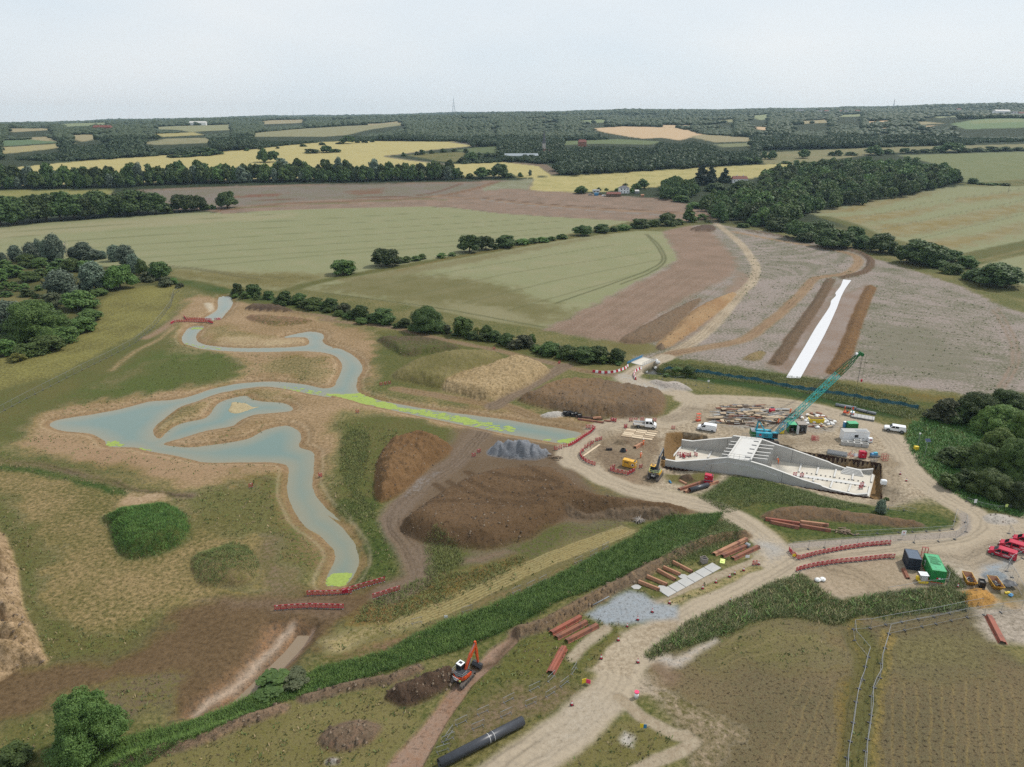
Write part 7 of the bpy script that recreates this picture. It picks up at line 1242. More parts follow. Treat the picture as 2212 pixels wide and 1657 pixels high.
def crate(name, s, rz, d, mt, label, cat, group=None, lid=None):
    m = MB().m(M[mt])
    for q in (1, -1):
        m.box((q * (d[0] / 2 - .03), 0, d[2] / 2), (.06, d[1], d[2])).box((0, q * (d[1] / 2 - .03), d[2] / 2), (d[0] - .13, .06, d[2]))
        for x in np.linspace(-d[0] / 2 + .15, d[0] / 2 - .15, 4): m.box((x, q * (d[1] / 2 + .02), d[2] / 2), (.06, .04, d[2] - .04))
    m.m(M[lid or 'grey_foot']).box((0, 0, d[2] * .72), (d[0] - .13, d[1] - .13, .05)); m.m(M[mt]).box((0, 0, d[2]), (d[0] + .08, .07, .06)).box((0, d[1] / 2, d[2]), (d[0] + .08, .07, .06)).box((0, -d[1] / 2, d[2]), (d[0] + .08, .07, .06))
    return tag(m.build(name, None, None, loc=at(s), rz=rz), label, cat, group)
crate('plastic_crate', "g1 1515,1080", head("g1 1490,1090", "g1 1545,1100"), (1.0, 1.2, 1.25), 'black_plastic', 'tall black plastic crate between the two yellow skips', 'crate')
for k, s in enumerate(("h6 775,585", "h6 838,560", "h6 805,605", "h6 860,590", "h6 890,612", "h6 930,592", "h6 990,592")): crate('plastic_crate', s, .12 + .1 * (k % 3), (1.15, 1.0, .95), 'black_plastic', 'black plastic crate in the cluster beside the pale stone heap', 'crate', 'black crates by the stone heap', 'slab')
crate('timber_crate', "g4 1345,480", head("g4 1320,495", "g4 1405,480"), (1.15, 1.1, 1.05), 'timber_grey', 'pale timber slatted crate with black cover by the footpath', 'crate', None, 'black_plastic')
# white bulk bags by the red barriers
def sack(s, label, w=.9, h=.8, group=None):
    m = MB().m(M['white_sack']); r = bmesh.ops.create_icosphere(m.bm, subdivisions=2, radius=.5); rng = np.random.default_rng(abs(int(px(s)[0][0] * 31)))
    for v in r['verts']:
        d = v.co.copy(); v.co = Vector((d.x * w * rng.uniform(.9, 1.15), d.y * w * rng.uniform(.9, 1.15), max(0, .5 + d.z * 1.3) * h * rng.uniform(.9, 1.1)))
    for a in (.3, 2.0, 3.6): m.tube([(math.cos(a) * w * .4, math.sin(a) * w * .4, h * .8), (math.cos(a) * w * .3, math.sin(a) * w * .3, h * 1.25), (math.cos(a + .6) * w * .35, math.sin(a + .6) * w * .35, h * .8)], .035, 4)
    return tag(m.build('bulk_bag', None, None, True, loc=at(s), rz=rng.uniform(0, 3)), label, 'bag', group)
sack("g3 1085,1225", 'left of two white bulk bags by the barrier bend', 1.1, .55); sack("g3 1165,1215", 'right of two white bulk bags by the barrier bend', 1.2, .5)
for k, s in enumerate(("f8 415,580", "f8 470,578", "f8 415,620", "f8 440,660", "f8 420,700", "f8 395,740")): sack(s, 'white bulk bag stacked at the right end of the road bridge', 1.0, .9, 'white bags at the bridge')
# ---------------------------------------------------------------- rusty steel sheet piles lying about
def pile_mesh(L, w=1.25, h=.42, mt='rust', double=True, flip=False):
    prof = [(-w / 2, 0), (-w / 2 + .12, 0), (-w * .3, h), (-w * .05, h), (w * .05, h * .82), (w * .3, h * .82), (w / 2 - .12, 0), (w / 2, 0)] if double else [(-w / 2, 0), (-w * .3, h), (w * .3, h), (w / 2, 0)]
    if flip: prof = [(x, h - z) for x, z in prof]
    th = .05; P2 = [(x, z + th) for x, z in prof]; m = MB().m(M[mt])
    bm = m.bm; n = len(prof); va = [[bm.verts.new((sx * L / 2, x, z)) for x, z in prof] for sx in (-1, 1)]; vb = [[bm.verts.new((sx * L / 2, x, z)) for x, z in P2] for sx in (-1, 1)]
    for i in range(n - 1):
        bm.faces.new((vb[0][i], vb[1][i], vb[1][i + 1], vb[0][i + 1])); bm.faces.new((va[0][i], va[0][i + 1], va[1][i + 1], va[1][i])); bm.faces.new((va[0][i], vb[0][i], vb[0][i + 1], va[0][i + 1])); bm.faces.new((va[1][i + 1], vb[1][i + 1], vb[1][i], va[1][i]))
    for i in (0, n - 1): bm.faces.new((va[0][i], va[1][i], vb[1][i], vb[0][i]))
    for s in (1, -1): m.box((0, s * (w / 2 + .02), .03), (L, .07, .09))     # interlocks along both edges
    return m
def lay_pile(a, b, label, w=1.25, h=.42, mt='rust', double=True, flip=False, group=None, dz=0, name='sheet_pile'):
    p, q = at(a), at(b); L = (q - p).length; o = pile_mesh(L, w, h, mt, double, flip).build(name, None, None, loc=(p + q) / 2 + Vector((0, 0, dz)), rz=math.atan2(q.y - p.y, q.x - p.x)); o.rotation_euler.y = -math.asin((q.z - p.z) / L); return tag(o, label, 'sheet pile', group)
for (a, b), nm, mt in zip((("g5 200,500", "g5 635,262"), ("g5 275,570", "g5 720,335"), ("g5 425,620", "g5 880,385")), ('upper', 'middle', 'lower'), ('rust_red', 'rust', 'rust')): lay_pile(a, b, nm + ' of three rust-red sheet piles beside the gravel pad', 1.15, .5, mt)
lay_pile("g5 190,1090", "g5 390,715", 'lone rust-red sheet pile lying end-on below the other three', 1.3, .55, 'rust_red')
for (a, b), nm in zip((("g4 385,755", "g4 690,895"), ("g4 510,675", "g4 805,825"), ("g4 665,600", "g4 930,750"), ("g4 750,550", "g4 1000,675"), ("g4 890,485", "g4 1175,635")), ('first', 'second', 'third', 'fourth', 'fifth')): lay_pile(a, b, nm + ' from left of five short rusty piles across the grass bank', .5, .5, 'rust_pale', False)
for (a, b), nm, mt in zip((("g4 1495,370", "g4 1975,140"), ("g4 1615,395", "g4 1965,245"), ("g4 1770,435", "g4 2150,255")), ('upper long', 'middle', 'lower'), ('rust_pale', 'rust', 'rust')): lay_pile(a, b, nm + ' rusty pile of three beside the haul road junction', 1.15, .45, mt)
for (a, b), nm, mt in zip((("g3 245,245", "g3 800,320"), ("g3 325,290", "g3 790,385"), ("g3 805,290", "g3 1260,345"), ("g3 800,350", "g3 1295,430")), ('upper left', 'lower left', 'upper right', 'lower right'), ('rust_red', 'rust', 'rust_pale', 'rust')): lay_pile(a, b, nm + ' rusty pile of the row below the brown earth bund', .75, .55, mt, False)
lay_pile("f1 640,1440", "f1 1180,1260", 'left rusty sheet pile under the red generator', 1.0, .4, 'rust'); lay_pile("f1 760,1490", "f1 1500,1265", 'right rusty sheet pile under the red generator', 1.0, .4, 'rust_pale'); lay_pile("f1 650,1240", "f1 810,1320", 'short rusty pile offcut beside the blue pump', .6, .3, 'rust_pale', False)
lay_pile("h5 1050,1150", "h5 1215,1470", 'rust-red sheet pile lying on the pale gravel at lower right', 1.3, .5, 'rust_red')
lay_pile("f7 1500,415", "f7 1640,340", 'grey rusty pile offcut beside the orange worker', 1.2, .6, 'rust_pale'); lay_pile("g1 330,960", "g1 255,800", 'rusty pile offcut on the ground before the navy container', .8, .35, 'rust'); 
lay_pile("h6 930,620", "h6 1330,660", 'rear rusty pile of the stack below the black crates', .9, .35, 'rust_dark', False); lay_pile("h6 965,660", "h6 1345,710", 'front rusty pile of the stack below the black crates', .9, .35, 'rust', False); lay_pile("h6 1185,625", "h6 1305,640", 'short rusty pile on top of the stack by the black crates', .8, .3, 'rust_pale', False, dz=.35)
lay_pile("h6 1350,680", "h6 1440,690", 'small rusty pile end beside the heaped barriers', .7, .3, 'rust', False)
# ---------------------------------------------------------------- pipes
def pipe(a, b, r, label, mt='pipe_black', bands=(), name='pipe', wall=.06, lift=0):
    p, q = at(a), at(b); L = (q - p).length; o = thing(name, label, 'pipe', (p + q) / 2 + Vector((0, 0, r + lift)), math.atan2(q.y - p.y, q.x - p.x)); bm = bmesh.new(); n = 40
    prof = [(-L / 2, r), (L / 2, r), (L / 2, r - wall), (-L / 2, r - wall)]; rings = [[bm.verts.new((x, rr * math.cos(t), rr * math.sin(t))) for t in np.linspace(0, 2 * math.pi, n, endpoint=False)] for x, rr in prof]
    for i in range(4):
        A, B = rings[i], rings[(i + 1) % 4]
        for k in range(n): bm.faces.new((A[k], A[(k + 1) % n], B[(k + 1) % n], B[k]))
    me = bm_mesh('barrel', bm, M[mt]); me.polygons.foreach_set('use_smooth', np.ones(len(me.polygons), bool)); me.update(); link(bpy.data.objects.new('barrel', me), o)
    for x, mt2, w in bands:
        m = MB().m(M[mt2]); m.cyl((x * L, 0, 0), (x * L + w, 0, 0), r + .008, 40, cap=False); m.build('joint_band', None, o, True)
    return o
PIPE = pipe("g6 395,1185", "g6 1625,545", .68, 'huge black plastic pipe lying on the grass at the bottom', bands=[(-.5 + .6 * k, 'pipe_black', .35) for k in (1,)] + [(.07, 'white_sack', .05), (.125, 'white_sack', .05)])
pipe("f1 870,1490", "f1 1275,1370", .55, 'short black pipe lying against the rusty piles', 'pipe_black')
pipe("f5 625,150", "f5 985,215", .42, 'left grey pipe length along the ditch side of the road', 'pipe_grey', [(.42, 'pipe_grey', .5)]); pipe("f5 995,230", "f5 1180,278", .4, 'middle grey pipe length along the ditch side of the road', 'pipe_grey'); pipe("f5 1185,280", "f5 1340,310", .4, 'right grey pipe length along the ditch side of the road', 'pipe_grey')
pipe("l2 1690,905", "l2 1795,845", .1, 'thin grey pipe at the upper edge of the gravel pad', 'pipe_grey')
for k, s in enumerate(("f7 1295,470",)):
    m = MB().m(M['black_plastic'])
    for j in range(5): m.tube([((.75 - .05 * j) * math.cos(t), (.75 - .05 * j) * math.sin(t), .1 + .14 * j) for t in np.linspace(0, 6.28, 20)], .08, 6)
    m.m(M['orange_paint']).box((.75, .1, .2), (.3, .4, .25)); tag(m.build('coiled_hose', None, None, loc=at(s)), 'coiled black hose with orange ties on the muddy ground', 'hose')
o = MB().m(M['dark_metal']).box((0, 0, .3), (1.5, .7, .6)).m(M['timber_dark']).box((0, 0, .61), (1.4, .6, .04)).build('steel_trough', None, None, loc=at("f7 1045,445"), rz=0); tag(o, 'dark steel trough on the muddy ground', 'trough')
o = MB().m(M['timber_pale']).box((0, 0, .12), (span("f7 590,560", "f7 880,355"), .5, .12)).build('plank', None, None, loc=(at("f7 590,560") + at("f7 880,355")) / 2, rz=head("f7 590,560", "f7 880,355")); tag(o, 'long wide plank lying behind the curved barrier row', 'plank')
# rebar mats, grey mesh stacks
m = MB().m(M['galv'])
for j in range(6):
    for y in np.linspace(-.9, .9, 7): m.cyl((-2.3, y, .1 + .11 * j), (2.3, y, .1 + .11 * j), .04, 4)
tag(m.build('rebar_bundle', None, None, loc=at("f5 655,1010"), rz=head("f5 540,990", "f5 780,1030")), 'bundle of grey reinforcing bars at the pit edge', 'rebar')
p, q = at("f5 925,350"), at("f5 1330,420"); m = MB().m(M['slab']).box((0, 0, .3), ((q - p).length, 2.6, .55)).m(M['dark_metal']).box((0, -1.31, .25), ((q - p).length - .1, .02, .2)); 
for k in range(6): m.m(M['dark_metal']).box((-(q - p).length / 2 + (q - p).length * (k + .5) / 6, 0, .58), (.06, 2.55, .015))
tag(m.build('slab_stack', None, None, loc=(p + q) / 2 + Vector((0, .6, 0)), rz=math.atan2(q.y - p.y, q.x - p.x)), 'low stack of grey concrete mats beside the roller', 'slabs')
# ---------------------------------------------------------------- red plastic barriers, one by one
def barrier_proto():
    b = thing('plastic_barrier', 'x', 'barrier'); m = MB().m(M['red_plastic']).box((0, 0, .93), (.98, .06, .16)).box((0, 0, .2), (.98, .06, .1)).box((-.46, 0, .55), (.07, .06, .75)).box((.46, 0, .55), (.07, .06, .75))
    for x in (-.3, -.15, 0, .15, .3): m.box((x, 0, .55), (.06, .045, .62))
    m.build('panel', None, b); MB().m(M['white_plastic']).box((0, 0, .93), (.34, .08, .12)).build('reflector', None, b)
    for s in (-1, 1): MB().m(M['grey_foot']).box((s * .32, 0, .06), (.16, .62, .12)).build('foot', None, b)
    return b
BAR = barrier_proto(); _first = [True]
def put(root, flag, p, rz, label, group, sc=None):
    if flag[0]:
        flag[0] = False; root.location = p; root.rotation_euler = (0, 0, rz); root['label'] = label
        if group: root['group'] = group
        return root
    o = dup(root, p, rz, label, sc)
    if group: o['group'] = group
    elif 'group' in o: del o['group']
    return o
def barrier_row(s, label, step=1.0):
    P = G(s); d = np.linalg.norm(np.diff(P, axis=0), axis=1); cum = np.concatenate([[0], np.cumsum(d)]); n = max(1, int(round(cum[-1] / step)))
    for k in range(n):
        t = (k + .5) * cum[-1] / n; i = min(np.searchsorted(cum, t, 'right') - 1, len(d) - 1); q = P[i] + (P[i + 1] - P[i]) * (t - cum[i]) / d[i]; put(BAR, _first, (q[0], q[1], hgt(*q)[0]), math.atan2(*(P[i + 1] - P[i])[::-1]) + random.uniform(-.05, .05), label, label.replace('red plastic barrier of', 'barriers of'))
for s, lb in (("l1 1940,842 2212,828 l2 110,824 250,788 380,752", 'the curved row below the river end'), ("l2 300,862 475,808", 'the short row on the brown track'), ("l1 1735,935 1840,926 1960,920 2175,926", 'the straight row above the trench'), ("h2 210,938 290,892 400,878 850,870 1150,872 1280,915", 'the lower row at the river crossing'), ("h2 540,752 600,822 1240,825", 'the upper row at the river crossing'), ("h2 1310,830 1380,822 1465,795", 'the short right piece at the river crossing'),
    ("h6 1080,770 1165,780 1210,800 1150,845 820,1055", 'the long row across the channel end'), ("f7 795,300 925,265", 'the bunch at the top of the curved row'), ("f7 600,465 545,495 528,545 565,610 640,665 720,698 800,728", 'the curved row inside the road bend'), ("f7 1150,765 1075,790 1075,820 1150,845 1380,888 1500,828", 'the ring round the yellow generator'), ("f7 1570,778 1635,758", 'the piece right of the yellow generator'),
    ("g3 620,740 680,810 775,885", 'the short leg at the fork in the road'), ("g3 780,885 1060,810 1340,755 1620,705 1900,665 2212,640 l3 1395,505", 'the upper long row beside the haul road'), ("g3 735,1080 850,1040 1100,985 1450,935 1700,915 2212,860 l3 1420,588", 'the lower long row beside the haul road'), ("f3 80,335 150,330", 'the row behind the dropside truck'), ("f3 175,330 245,330", 'the row behind the dropside truck'), ("f3 305,322 380,320", 'the row behind the dropside truck'), ("f3 555,335 630,330", 'the row behind the dropside truck'), ("h6 1445,690 1530,690", 'the heap by the rusty stack'), ("h6 1460,675 1520,700", 'the heap by the rusty stack'), ("f7 1310,50 1360,45", 'the pair at the mat corner')):
    barrier_row(s, 'red plastic barrier of ' + lb)
for s, lb in (("z5 355,700", 'leftmost red barrier of three below the grassy heap'), ("z5 382,695", 'middle red barrier of three below the grassy heap'), ("z5 408,690", 'rightmost red barrier of three below the grassy heap'), ("z5 1068,472", 'lone red barrier on the riverside track'), ("z5 1480,562", 'lone red barrier where the riverside track meets the road'), ("z5 205,873", 'lone red barrier at the river bend'), ("l1 1587,158", 'lone red barrier on the grass left of the narrow river'), ("l1 2025,92", 'lone red barrier on the right bank of the narrow river'), ("h6 775,1066", 'first loose red barrier beyond the channel end row'), ("h6 705,1092", 'second loose red barrier beyond the channel end row'), ("h6 640,1112", 'third loose red barrier beyond the channel end row'), ("f7 745,345", 'loose red barrier, second of the straggling line inside the bend'), ("f7 693,385", 'loose red barrier, third of the straggling line inside the bend'), ("f7 638,415", 'loose red barrier, fourth of the straggling line inside the bend'), ("f3 965,490", 'lone red barrier above the excavation edge'), ("f3 15,470", 'red barrier at the left edge of the timber mats'), ("z5 940,1150", 'left red barrier of two beside the track and rock pile'), ("z5 972,1125", 'right red barrier of two beside the track and rock pile'), ("g4 2095,520", 'lone red barrier at the footpath end')):
    p = at(s); put(BAR, _first, p, random.uniform(-.4, .7), lb, None)
for k, s in enumerate(("f1 690,720", "f1 760,735", "f1 725,700", "f1 780,690", "f1 860,700", "f1 895,700", "f1 1010,690", "f1 640,680")):
    p = G(s, PIT_Z + .12)[0]; put(BAR, _first, (*p, PIT_Z + .12), k * .9, 'red plastic barrier stored on the floor of the concrete flume', 'barriers stored in the flume')
for s, lb in (("f6 720,500", 'left red barrier on the light strip in the flume'), ("f6 830,515", 'second red barrier on the light strip in the flume'), ("f6 1795,665", 'red barrier at the right end of the flume strip'), ("f6 1780,705", 'red barrier beside the right end of the flume strip')): p = G(s, PIT_Z + .24)[0]; put(BAR, _first, (*p, PIT_Z + .24), .1, lb, None)
# red and white water-filled blocks on the bridge approach
def blocks(s, label, step=1.0):
    P = smooth_line(G(s), 4); d = np.linalg.norm(np.diff(P, axis=0), axis=1); cum = np.concatenate([[0], np.cumsum(d)]); n = int(cum[-1] / step)
    for k in range(n):
        t = (k + .5) * cum[-1] / n; i = min(np.searchsorted(cum, t, 'right') - 1, len(d) - 1); q = P[i] + (P[i + 1] - P[i]) * (t - cum[i]) / d[i]; c = 'white' if k % 2 else 'red'
        o = MB().m(M[c + '_plastic']).prism([(-.22, 0), (.22, 0), (.2, .25), (.09, .45), (.09, .8), (-.09, .8), (-.09, .45), (-.2, .25)], -.48, .48).build('barrier_block', None, None, loc=(q[0], q[1], hgt(*q)[0]), rz=math.atan2(*(P[i + 1] - P[i])[::-1]) - math.pi / 2); tag(o, c + ' ' + label, 'barrier', c + ' ' + label)
blocks("z5 1690,614 1760,622 1830,618 1890,598 1915,578", 'plastic block of the curved row before the bridge'); blocks("z5 1965,665 1952,640 1960,615 2000,592", 'plastic block of the short row at the bridge foot')
# ---------------------------------------------------------------- cones
def cone_proto():
    c = thing('traffic_cone', 'x', 'cone'); MB().m(M['red_plastic']).cyl((0, 0, .05), (0, 0, .75), .17, 12, .03).build('body', None, c); MB().m(M['white_plastic']).cyl((0, 0, .3), (0, 0, .55), .122, 12, .082).build('sleeve', None, c); MB().m(M['rubber']).box((0, 0, .03), (.44, .44, .06)).build('base', None, c); return c
CONE = cone_proto(); _cf = [True]
for s, lb in (("g5 1322,395", 'first cone from left on the gravel pad edge'), ("g5 1477,297", 'second cone from left on the gravel pad edge'), ("g5 1692,182", 'third cone from left on the gravel pad edge'), ("g5 1190,600", 'cone at the tip of the narrow grass strip'), ("g5 938,868", 'cone at the lower end of the narrow grass strip'), ("g5 1480,925", 'cone at the bend by the pale rubble'), ("g4 840,1085", 'first cone from left along the footpath grass strip'), ("g4 1330,868", 'second cone from left along the footpath grass strip'), ("g4 1525,780", 'third cone from left along the footpath grass strip'), ("g4 1725,695", 'fourth cone from left along the footpath grass strip'), ("g4 1800,655", 'fifth cone from left along the footpath grass strip'), ("g4 1933,602", 'sixth cone from left along the footpath grass strip'), ("g4 2155,512", 'cone at the junction end of the footpath'), ("g4 1738,1052", 'cone on the weedy edge of the haul road'), ("h5 682,800", 'cone beside the left yellow skip'), ("h4 278,1100", 'upper cone on the apron by the pit corner'), ("h4 345,1175", 'lower cone on the apron by the pit corner'), ("l5 1560,665", 'cone on the left edge of the haul road near the big pipe'), ("h3 0,0 g3 10,900", 'cone by the far edge')):
    if lb != 'cone by the far edge': put(CONE, _cf, at(s), random.uniform(0, 1.5), 'red and white ' + lb, None, 1.15)
# ---------------------------------------------------------------- fences
def panel_mesh(w, h, wires=True):
    m = MB().m(M['galv']); r = .022
    m.cyl((-w / 2, 0, .1), (-w / 2, 0, h), r, 5).cyl((w / 2, 0, .1), (w / 2, 0, h), r, 5).cyl((-w / 2, 0, h), (w / 2, 0, h), .03, 5).cyl((-w / 2, 0, .15), (w / 2, 0, .15), r, 5)
    m.m(M['mesh_wire'])
    for x in np.linspace(-w / 2, w / 2, 16)[1:-1]: m.cyl((x, 0, .15), (x, 0, h), .004, 3, cap=False)
    for z in (.7, 1.35): m.cyl((-w / 2, 0, z), (w / 2, 0, z), .004, 3, cap=False)
    return m.mesh('fence_panel')
PANEL = panel_mesh(3.4, 2.0); FOOT = MB().m(M['dark_metal']).box((0, 0, .07), (.2, .6, .12)).mesh('foot')
def fence(s, label, top=2.0, sc=1.0):
    P = G(s, top) ; L = np.linalg.norm(np.diff(P, axis=0), axis=1); f = thing('mesh_fence', label, 'fence', (*P[0], 0))
    for a, b, l in zip(P, P[1:], L):
        n = max(1, int(round(l / 3.45)))
        for k in range(n):
            p, q = a + (b - a) * k / n, a + (b - a) * (k + 1) / n; c = (p + q) / 2; z = hgt(*c)[0]; o = link(bpy.data.objects.new('fence_panel', PANEL), f); o.location = (c[0] - P[0][0], c[1] - P[0][1], z); o.rotation_euler.z = math.atan2(q[1] - p[1], q[0] - p[0]); o.scale = (l / n / 3.42, 1, sc)
            o = link(bpy.data.objects.new('foot', FOOT), f); o.location = (p[0] - P[0][0], p[1] - P[0][1], z); o.rotation_euler.z = math.atan2(q[1] - p[1], q[0] - p[0])
    return f
for s, lb in (("z4 1125,78 1095,98 1075,168 1020,238 960,308 850,398 700,478 510,568 310,668 160,743 -30,843", 'long grey mesh fence crossing the dry meadow at left'), ("g7 165,300 320,288 465,258 610,232 765,207 910,185 1055,155 1200,125 1350,100", 'grey mesh fence along the foot of the weedy bank'), ("g7 495,340 640,308 800,275 930,250 1070,220 1220,190 1375,170 1530,145 1720,118", 'grey mesh fence running to the rust-red pile'), ("g7 165,300 175,400 305,550 275,640 255,755 220,840 190,960 165,1150 140,1320 107,1470 98,1660", 'kinked mesh fence on the left of the field lane'), ("g7 495,340 460,470 418,610 415,740 362,830 332,910 330,1080 318,1150 300,1300 280,1410 266,1660", 'kinked mesh fence on the right of the field lane'),
    ("l3 1180,420 1320,412 1450,405 1620,398 1780,385 1805,290", 'mesh fence with white notice below the earth bund'), ("l3 800,488 1000,470 1200,455 1400,447 1550,440 1700,432 1800,420 1870,375 1865,318 1800,285", 'outer mesh fence curving round the footpath'), ("g1 2230,485 2040,570 1970,690 2060,790 2130,900 2220,1080", 'bent mesh fence by the crimson vans'), ("g1 20,1090 300,1050 480,1010 620,985 800,975 990,950 1015,850 880,690", 'mesh fence enclosing the container compound'), ("h4 1020,1355 1180,1410 1365,1450 1510,1445", 'mesh fence with small notices below the dark trees'), ("g1 2000,85 2060,190 2170,195", 'mesh fence behind the crimson vans'), ("f8 270,770 560,810 840,885 1040,855", 'mesh fence along the ditch by the bridge'), ("f8 1080,905 1300,940 1580,990 1690,1045", 'mesh fence with white notice beside the ditch'), ("h4 160,1420 330,1445 460,1475", 'low fence rail before the grey bush')): fence(s, lb, 2.0 if 'low' not in lb else 1.0, 1.0 if 'low' not in lb else .5)
def crowd_proto():
    c = thing('crowd_barrier', 'x', 'barrier'); m = MB().m(M['galv']).tube([(-.95, 0, .16), (-.95, 0, 1.08), (.95, 0, 1.08), (.95, 0, .16), (-.95, 0, .16)], .03, 5).m(M['mesh_wire'])
    for x in np.linspace(-.95, .95, 15)[1:-1]: m.cyl((x, 0, .16), (x, 0, 1.08), .006, 3)
    m.build('frame', None, c)
    for s in (-1, 1): MB().m(M['galv']).cyl((s * .75, -.32, .02), (s * .75, .32, .02), .03, 5).cyl((s * .75, 0, .02), (s * .75, 0, .18), .025, 5).build('foot', None, c)
    return c
CB_ = crowd_proto(); _kf = [True]
for k, (zn, x0, y0, x1, y1) in enumerate((("g6", 355, 975, 545, 910), ("g6", 445, 822, 605, 748), ("g6", 505, 770, 585, 655), ("g6", 640, 570, 800, 495), ("g6", 885, 630, 1050, 562), ("g6", 960, 415, 1118, 345), ("g6", 1308, 447, 1455, 378), ("g6", 1345, 237, 1490, 165), ("g6", 1668, 285, 1820, 225), ("g6", 1975, 150, 2095, 75), ("g6", 1730, 60, 1865, -5), ("g5", 160, 1215, 250, 1125), ("g5", 350, 1285, 440, 1215), ("g5", 505, 1110, 575, 1000))):
    a, b = "%s %d,%d" % (zn, x0, y0), "%s %d,%d" % (zn, x1, y1); put(CB_, _kf, (at(a) + at(b)) / 2, head(a, b), 'low grey steel barrier of the straggling double line by the big pipe, ' + ORD[k], None)
for k, (x0, y0, x1, y1) in enumerate(((865, 950, 930, 932), (1180, 832, 1240, 805), (1275, 798, 1328, 772), (1350, 765, 1400, 738), (1580, 640, 1622, 620), (1675, 595, 1720, 572), (1752, 555, 1790, 530), (545, 1025, 615, 1008))):
    a, b = "l2 %d,%d" % (x0, y0), "l2 %d,%d" % (x1, y1); put(CB_, _kf, (at(a) + at(b)) / 2, head(a, b), 'low grey steel barrier in the mown stubble strip, ' + ORD[k] + ' listed', None)
# ---------------------------------------------------------------- slabs, sheet, netting, mats
for k in range(6):
    a, b = np.array([752, 950]), np.array([1540, 527]); q = a + (b - a) * (k + .5) / 6; q2 = a + (b - a) * (k + 1.5) / 6; p = at("g4 %f,%f" % tuple(q)); e = at("g4 %f,%f" % tuple(q2)) - p
    o = MB().m(M['slab']).box((0, 0, .06), (e.length - .16, 2.1, .12), bev=.015).build('concrete_slab', None, None, loc=p, rz=math.atan2(e.y, e.x)); tag(o, ORD[k] + ' pale concrete slab from left beside the footpath', 'slab')
for k, s in enumerate(("g4 355,845", "g4 1045,690", "g4 740,860")): o = MB().m(M['slab']).prism([(.9, 0), (.4, .6), (-.5, .7), (-1, .1), (-.6, -.6), (.3, -.7)], .0, .09, 'z').build('broken_slab', None, None, loc=at(s)); tag(o, ('left', 'right', 'middle')[k] + ' broken grey slab lying in the grass by the short piles', 'slab')
def drape(name, s, m, lift, label, cat, amp=.05):
    P = G(s); idx = box_idx(P, 1); sd = np.full(N, 9.0); sd[idx] = sdist(P, idx, VX[idx], VY[idx]); q = QUADS[(sd[QUADS] < .1).all(1)]; u, inv = np.unique(q, return_inverse=True); z = VZ[u] + lift + amp * fbm(VX[u] / 1.5, VY[u] / 1.5, 5, 2)
    return tag(link(bpy.data.objects.new(name, quick_mesh(name, np.stack([VX[u], VY[u], z], 1), inv.reshape(-1, 4), m))), label, cat)
_a = smooth_line(G("z6 755,632 870,440 940,320 1020,200 1032,160 1060,130 1058,112 1088,72 1105,30"), 5); _b = smooth_line(G("z6 842,636 985,380 1062,215 1082,162 1100,120 1122,80 1155,35"), 5); _t = lambda P: np.stack([np.interp(np.linspace(0, 1, 60), np.linspace(0, 1, len(P)), P[:, k]) for k in (0, 1)], 1); _a, _b = _t(_a), _t(_b); _V = np.concatenate([_a + (_b - _a) * t for t in np.linspace(0, 1, 9)]); _n = len(_a); _k = np.arange(8 * _n).reshape(8, _n)[:, :-1].ravel()
tag(link(bpy.data.objects.new('ground_sheet', quick_mesh('ground_sheet', np.column_stack([_V, hgt(_V[:, 0], _V[:, 1]) + .1 + .1 * fbm(_V[:, 0] / 2, _V[:, 1] / 2, 5, 2)]), np.stack([_k, _k + 1, _k + 1 + _n, _k + _n], 1), M['sheet_white']))), 'long white ground sheet rolled out across the bare field', 'sheet')
_m = [Vector((*q, 0)) for q in G("f7 1250,205 1800,280 1930,110 1350,75")]
for i in range(5):
    for j in range(3):
        u, v = (j + .5) / 3, (i + .5) / 5; q = (_m[0] * (1 - u) + _m[1] * u) * (1 - v) + (_m[3] * (1 - u) + _m[2] * u) * v; w = (_m[1] - _m[0]) / 3; d = (_m[3] - _m[0]) / 5
        o = MB().m(M['timber_pale' if (i + j) % 3 else 'timber']).box((0, 0, .06), (w.length - .06, d.length - .12, .12)).m(M['timber_dark']).box((0, -d.length / 2 + .04, .05), (w.length - .06, .05, .08)).build('timber_mat', None, None, loc=q, rz=math.atan2(w.y, w.x)); tag(o, 'worn timber road mat laid before the dropside truck', 'mat', 'timber mats')
def netting(s, label):
    P = smooth_line(G(s), 5); bm = bmesh.new(); pv = None
    for k, q in enumerate(P):
        z = hgt(*q)[0]; h = .9 + .25 * math.sin(k * 1.7); cur = (bm.verts.new((q[0], q[1], z)), bm.verts.new((q[0] + .5, q[1] + .9, z + h)), bm.verts.new((q[0] + .6, q[1] + 1.6, z + h - .2)))
        if pv: bm.faces.new((pv[0], cur[0], cur[1], pv[1])); bm.faces.new((pv[1], cur[1], cur[2], pv[2]))
        pv = cur
    bmesh.ops.solidify(bm, geom=bm.faces[:], thickness=.02); tag(link(bpy.data.objects.new('netting', bm_mesh('netting', bm, M['net_blue']))), label, 'netting')
netting("f8 480,740 700,730 900,760", 'short blue netting by the bridge end of the ditch'); netting("f8 1240,790 1560,810 1900,880 f2 0,505 300,545 600,610 900,660 1150,695 1400,735 1750,790 2000,840 f5 1700,140 2090,222", 'long blue netting along the far side of the ditch')
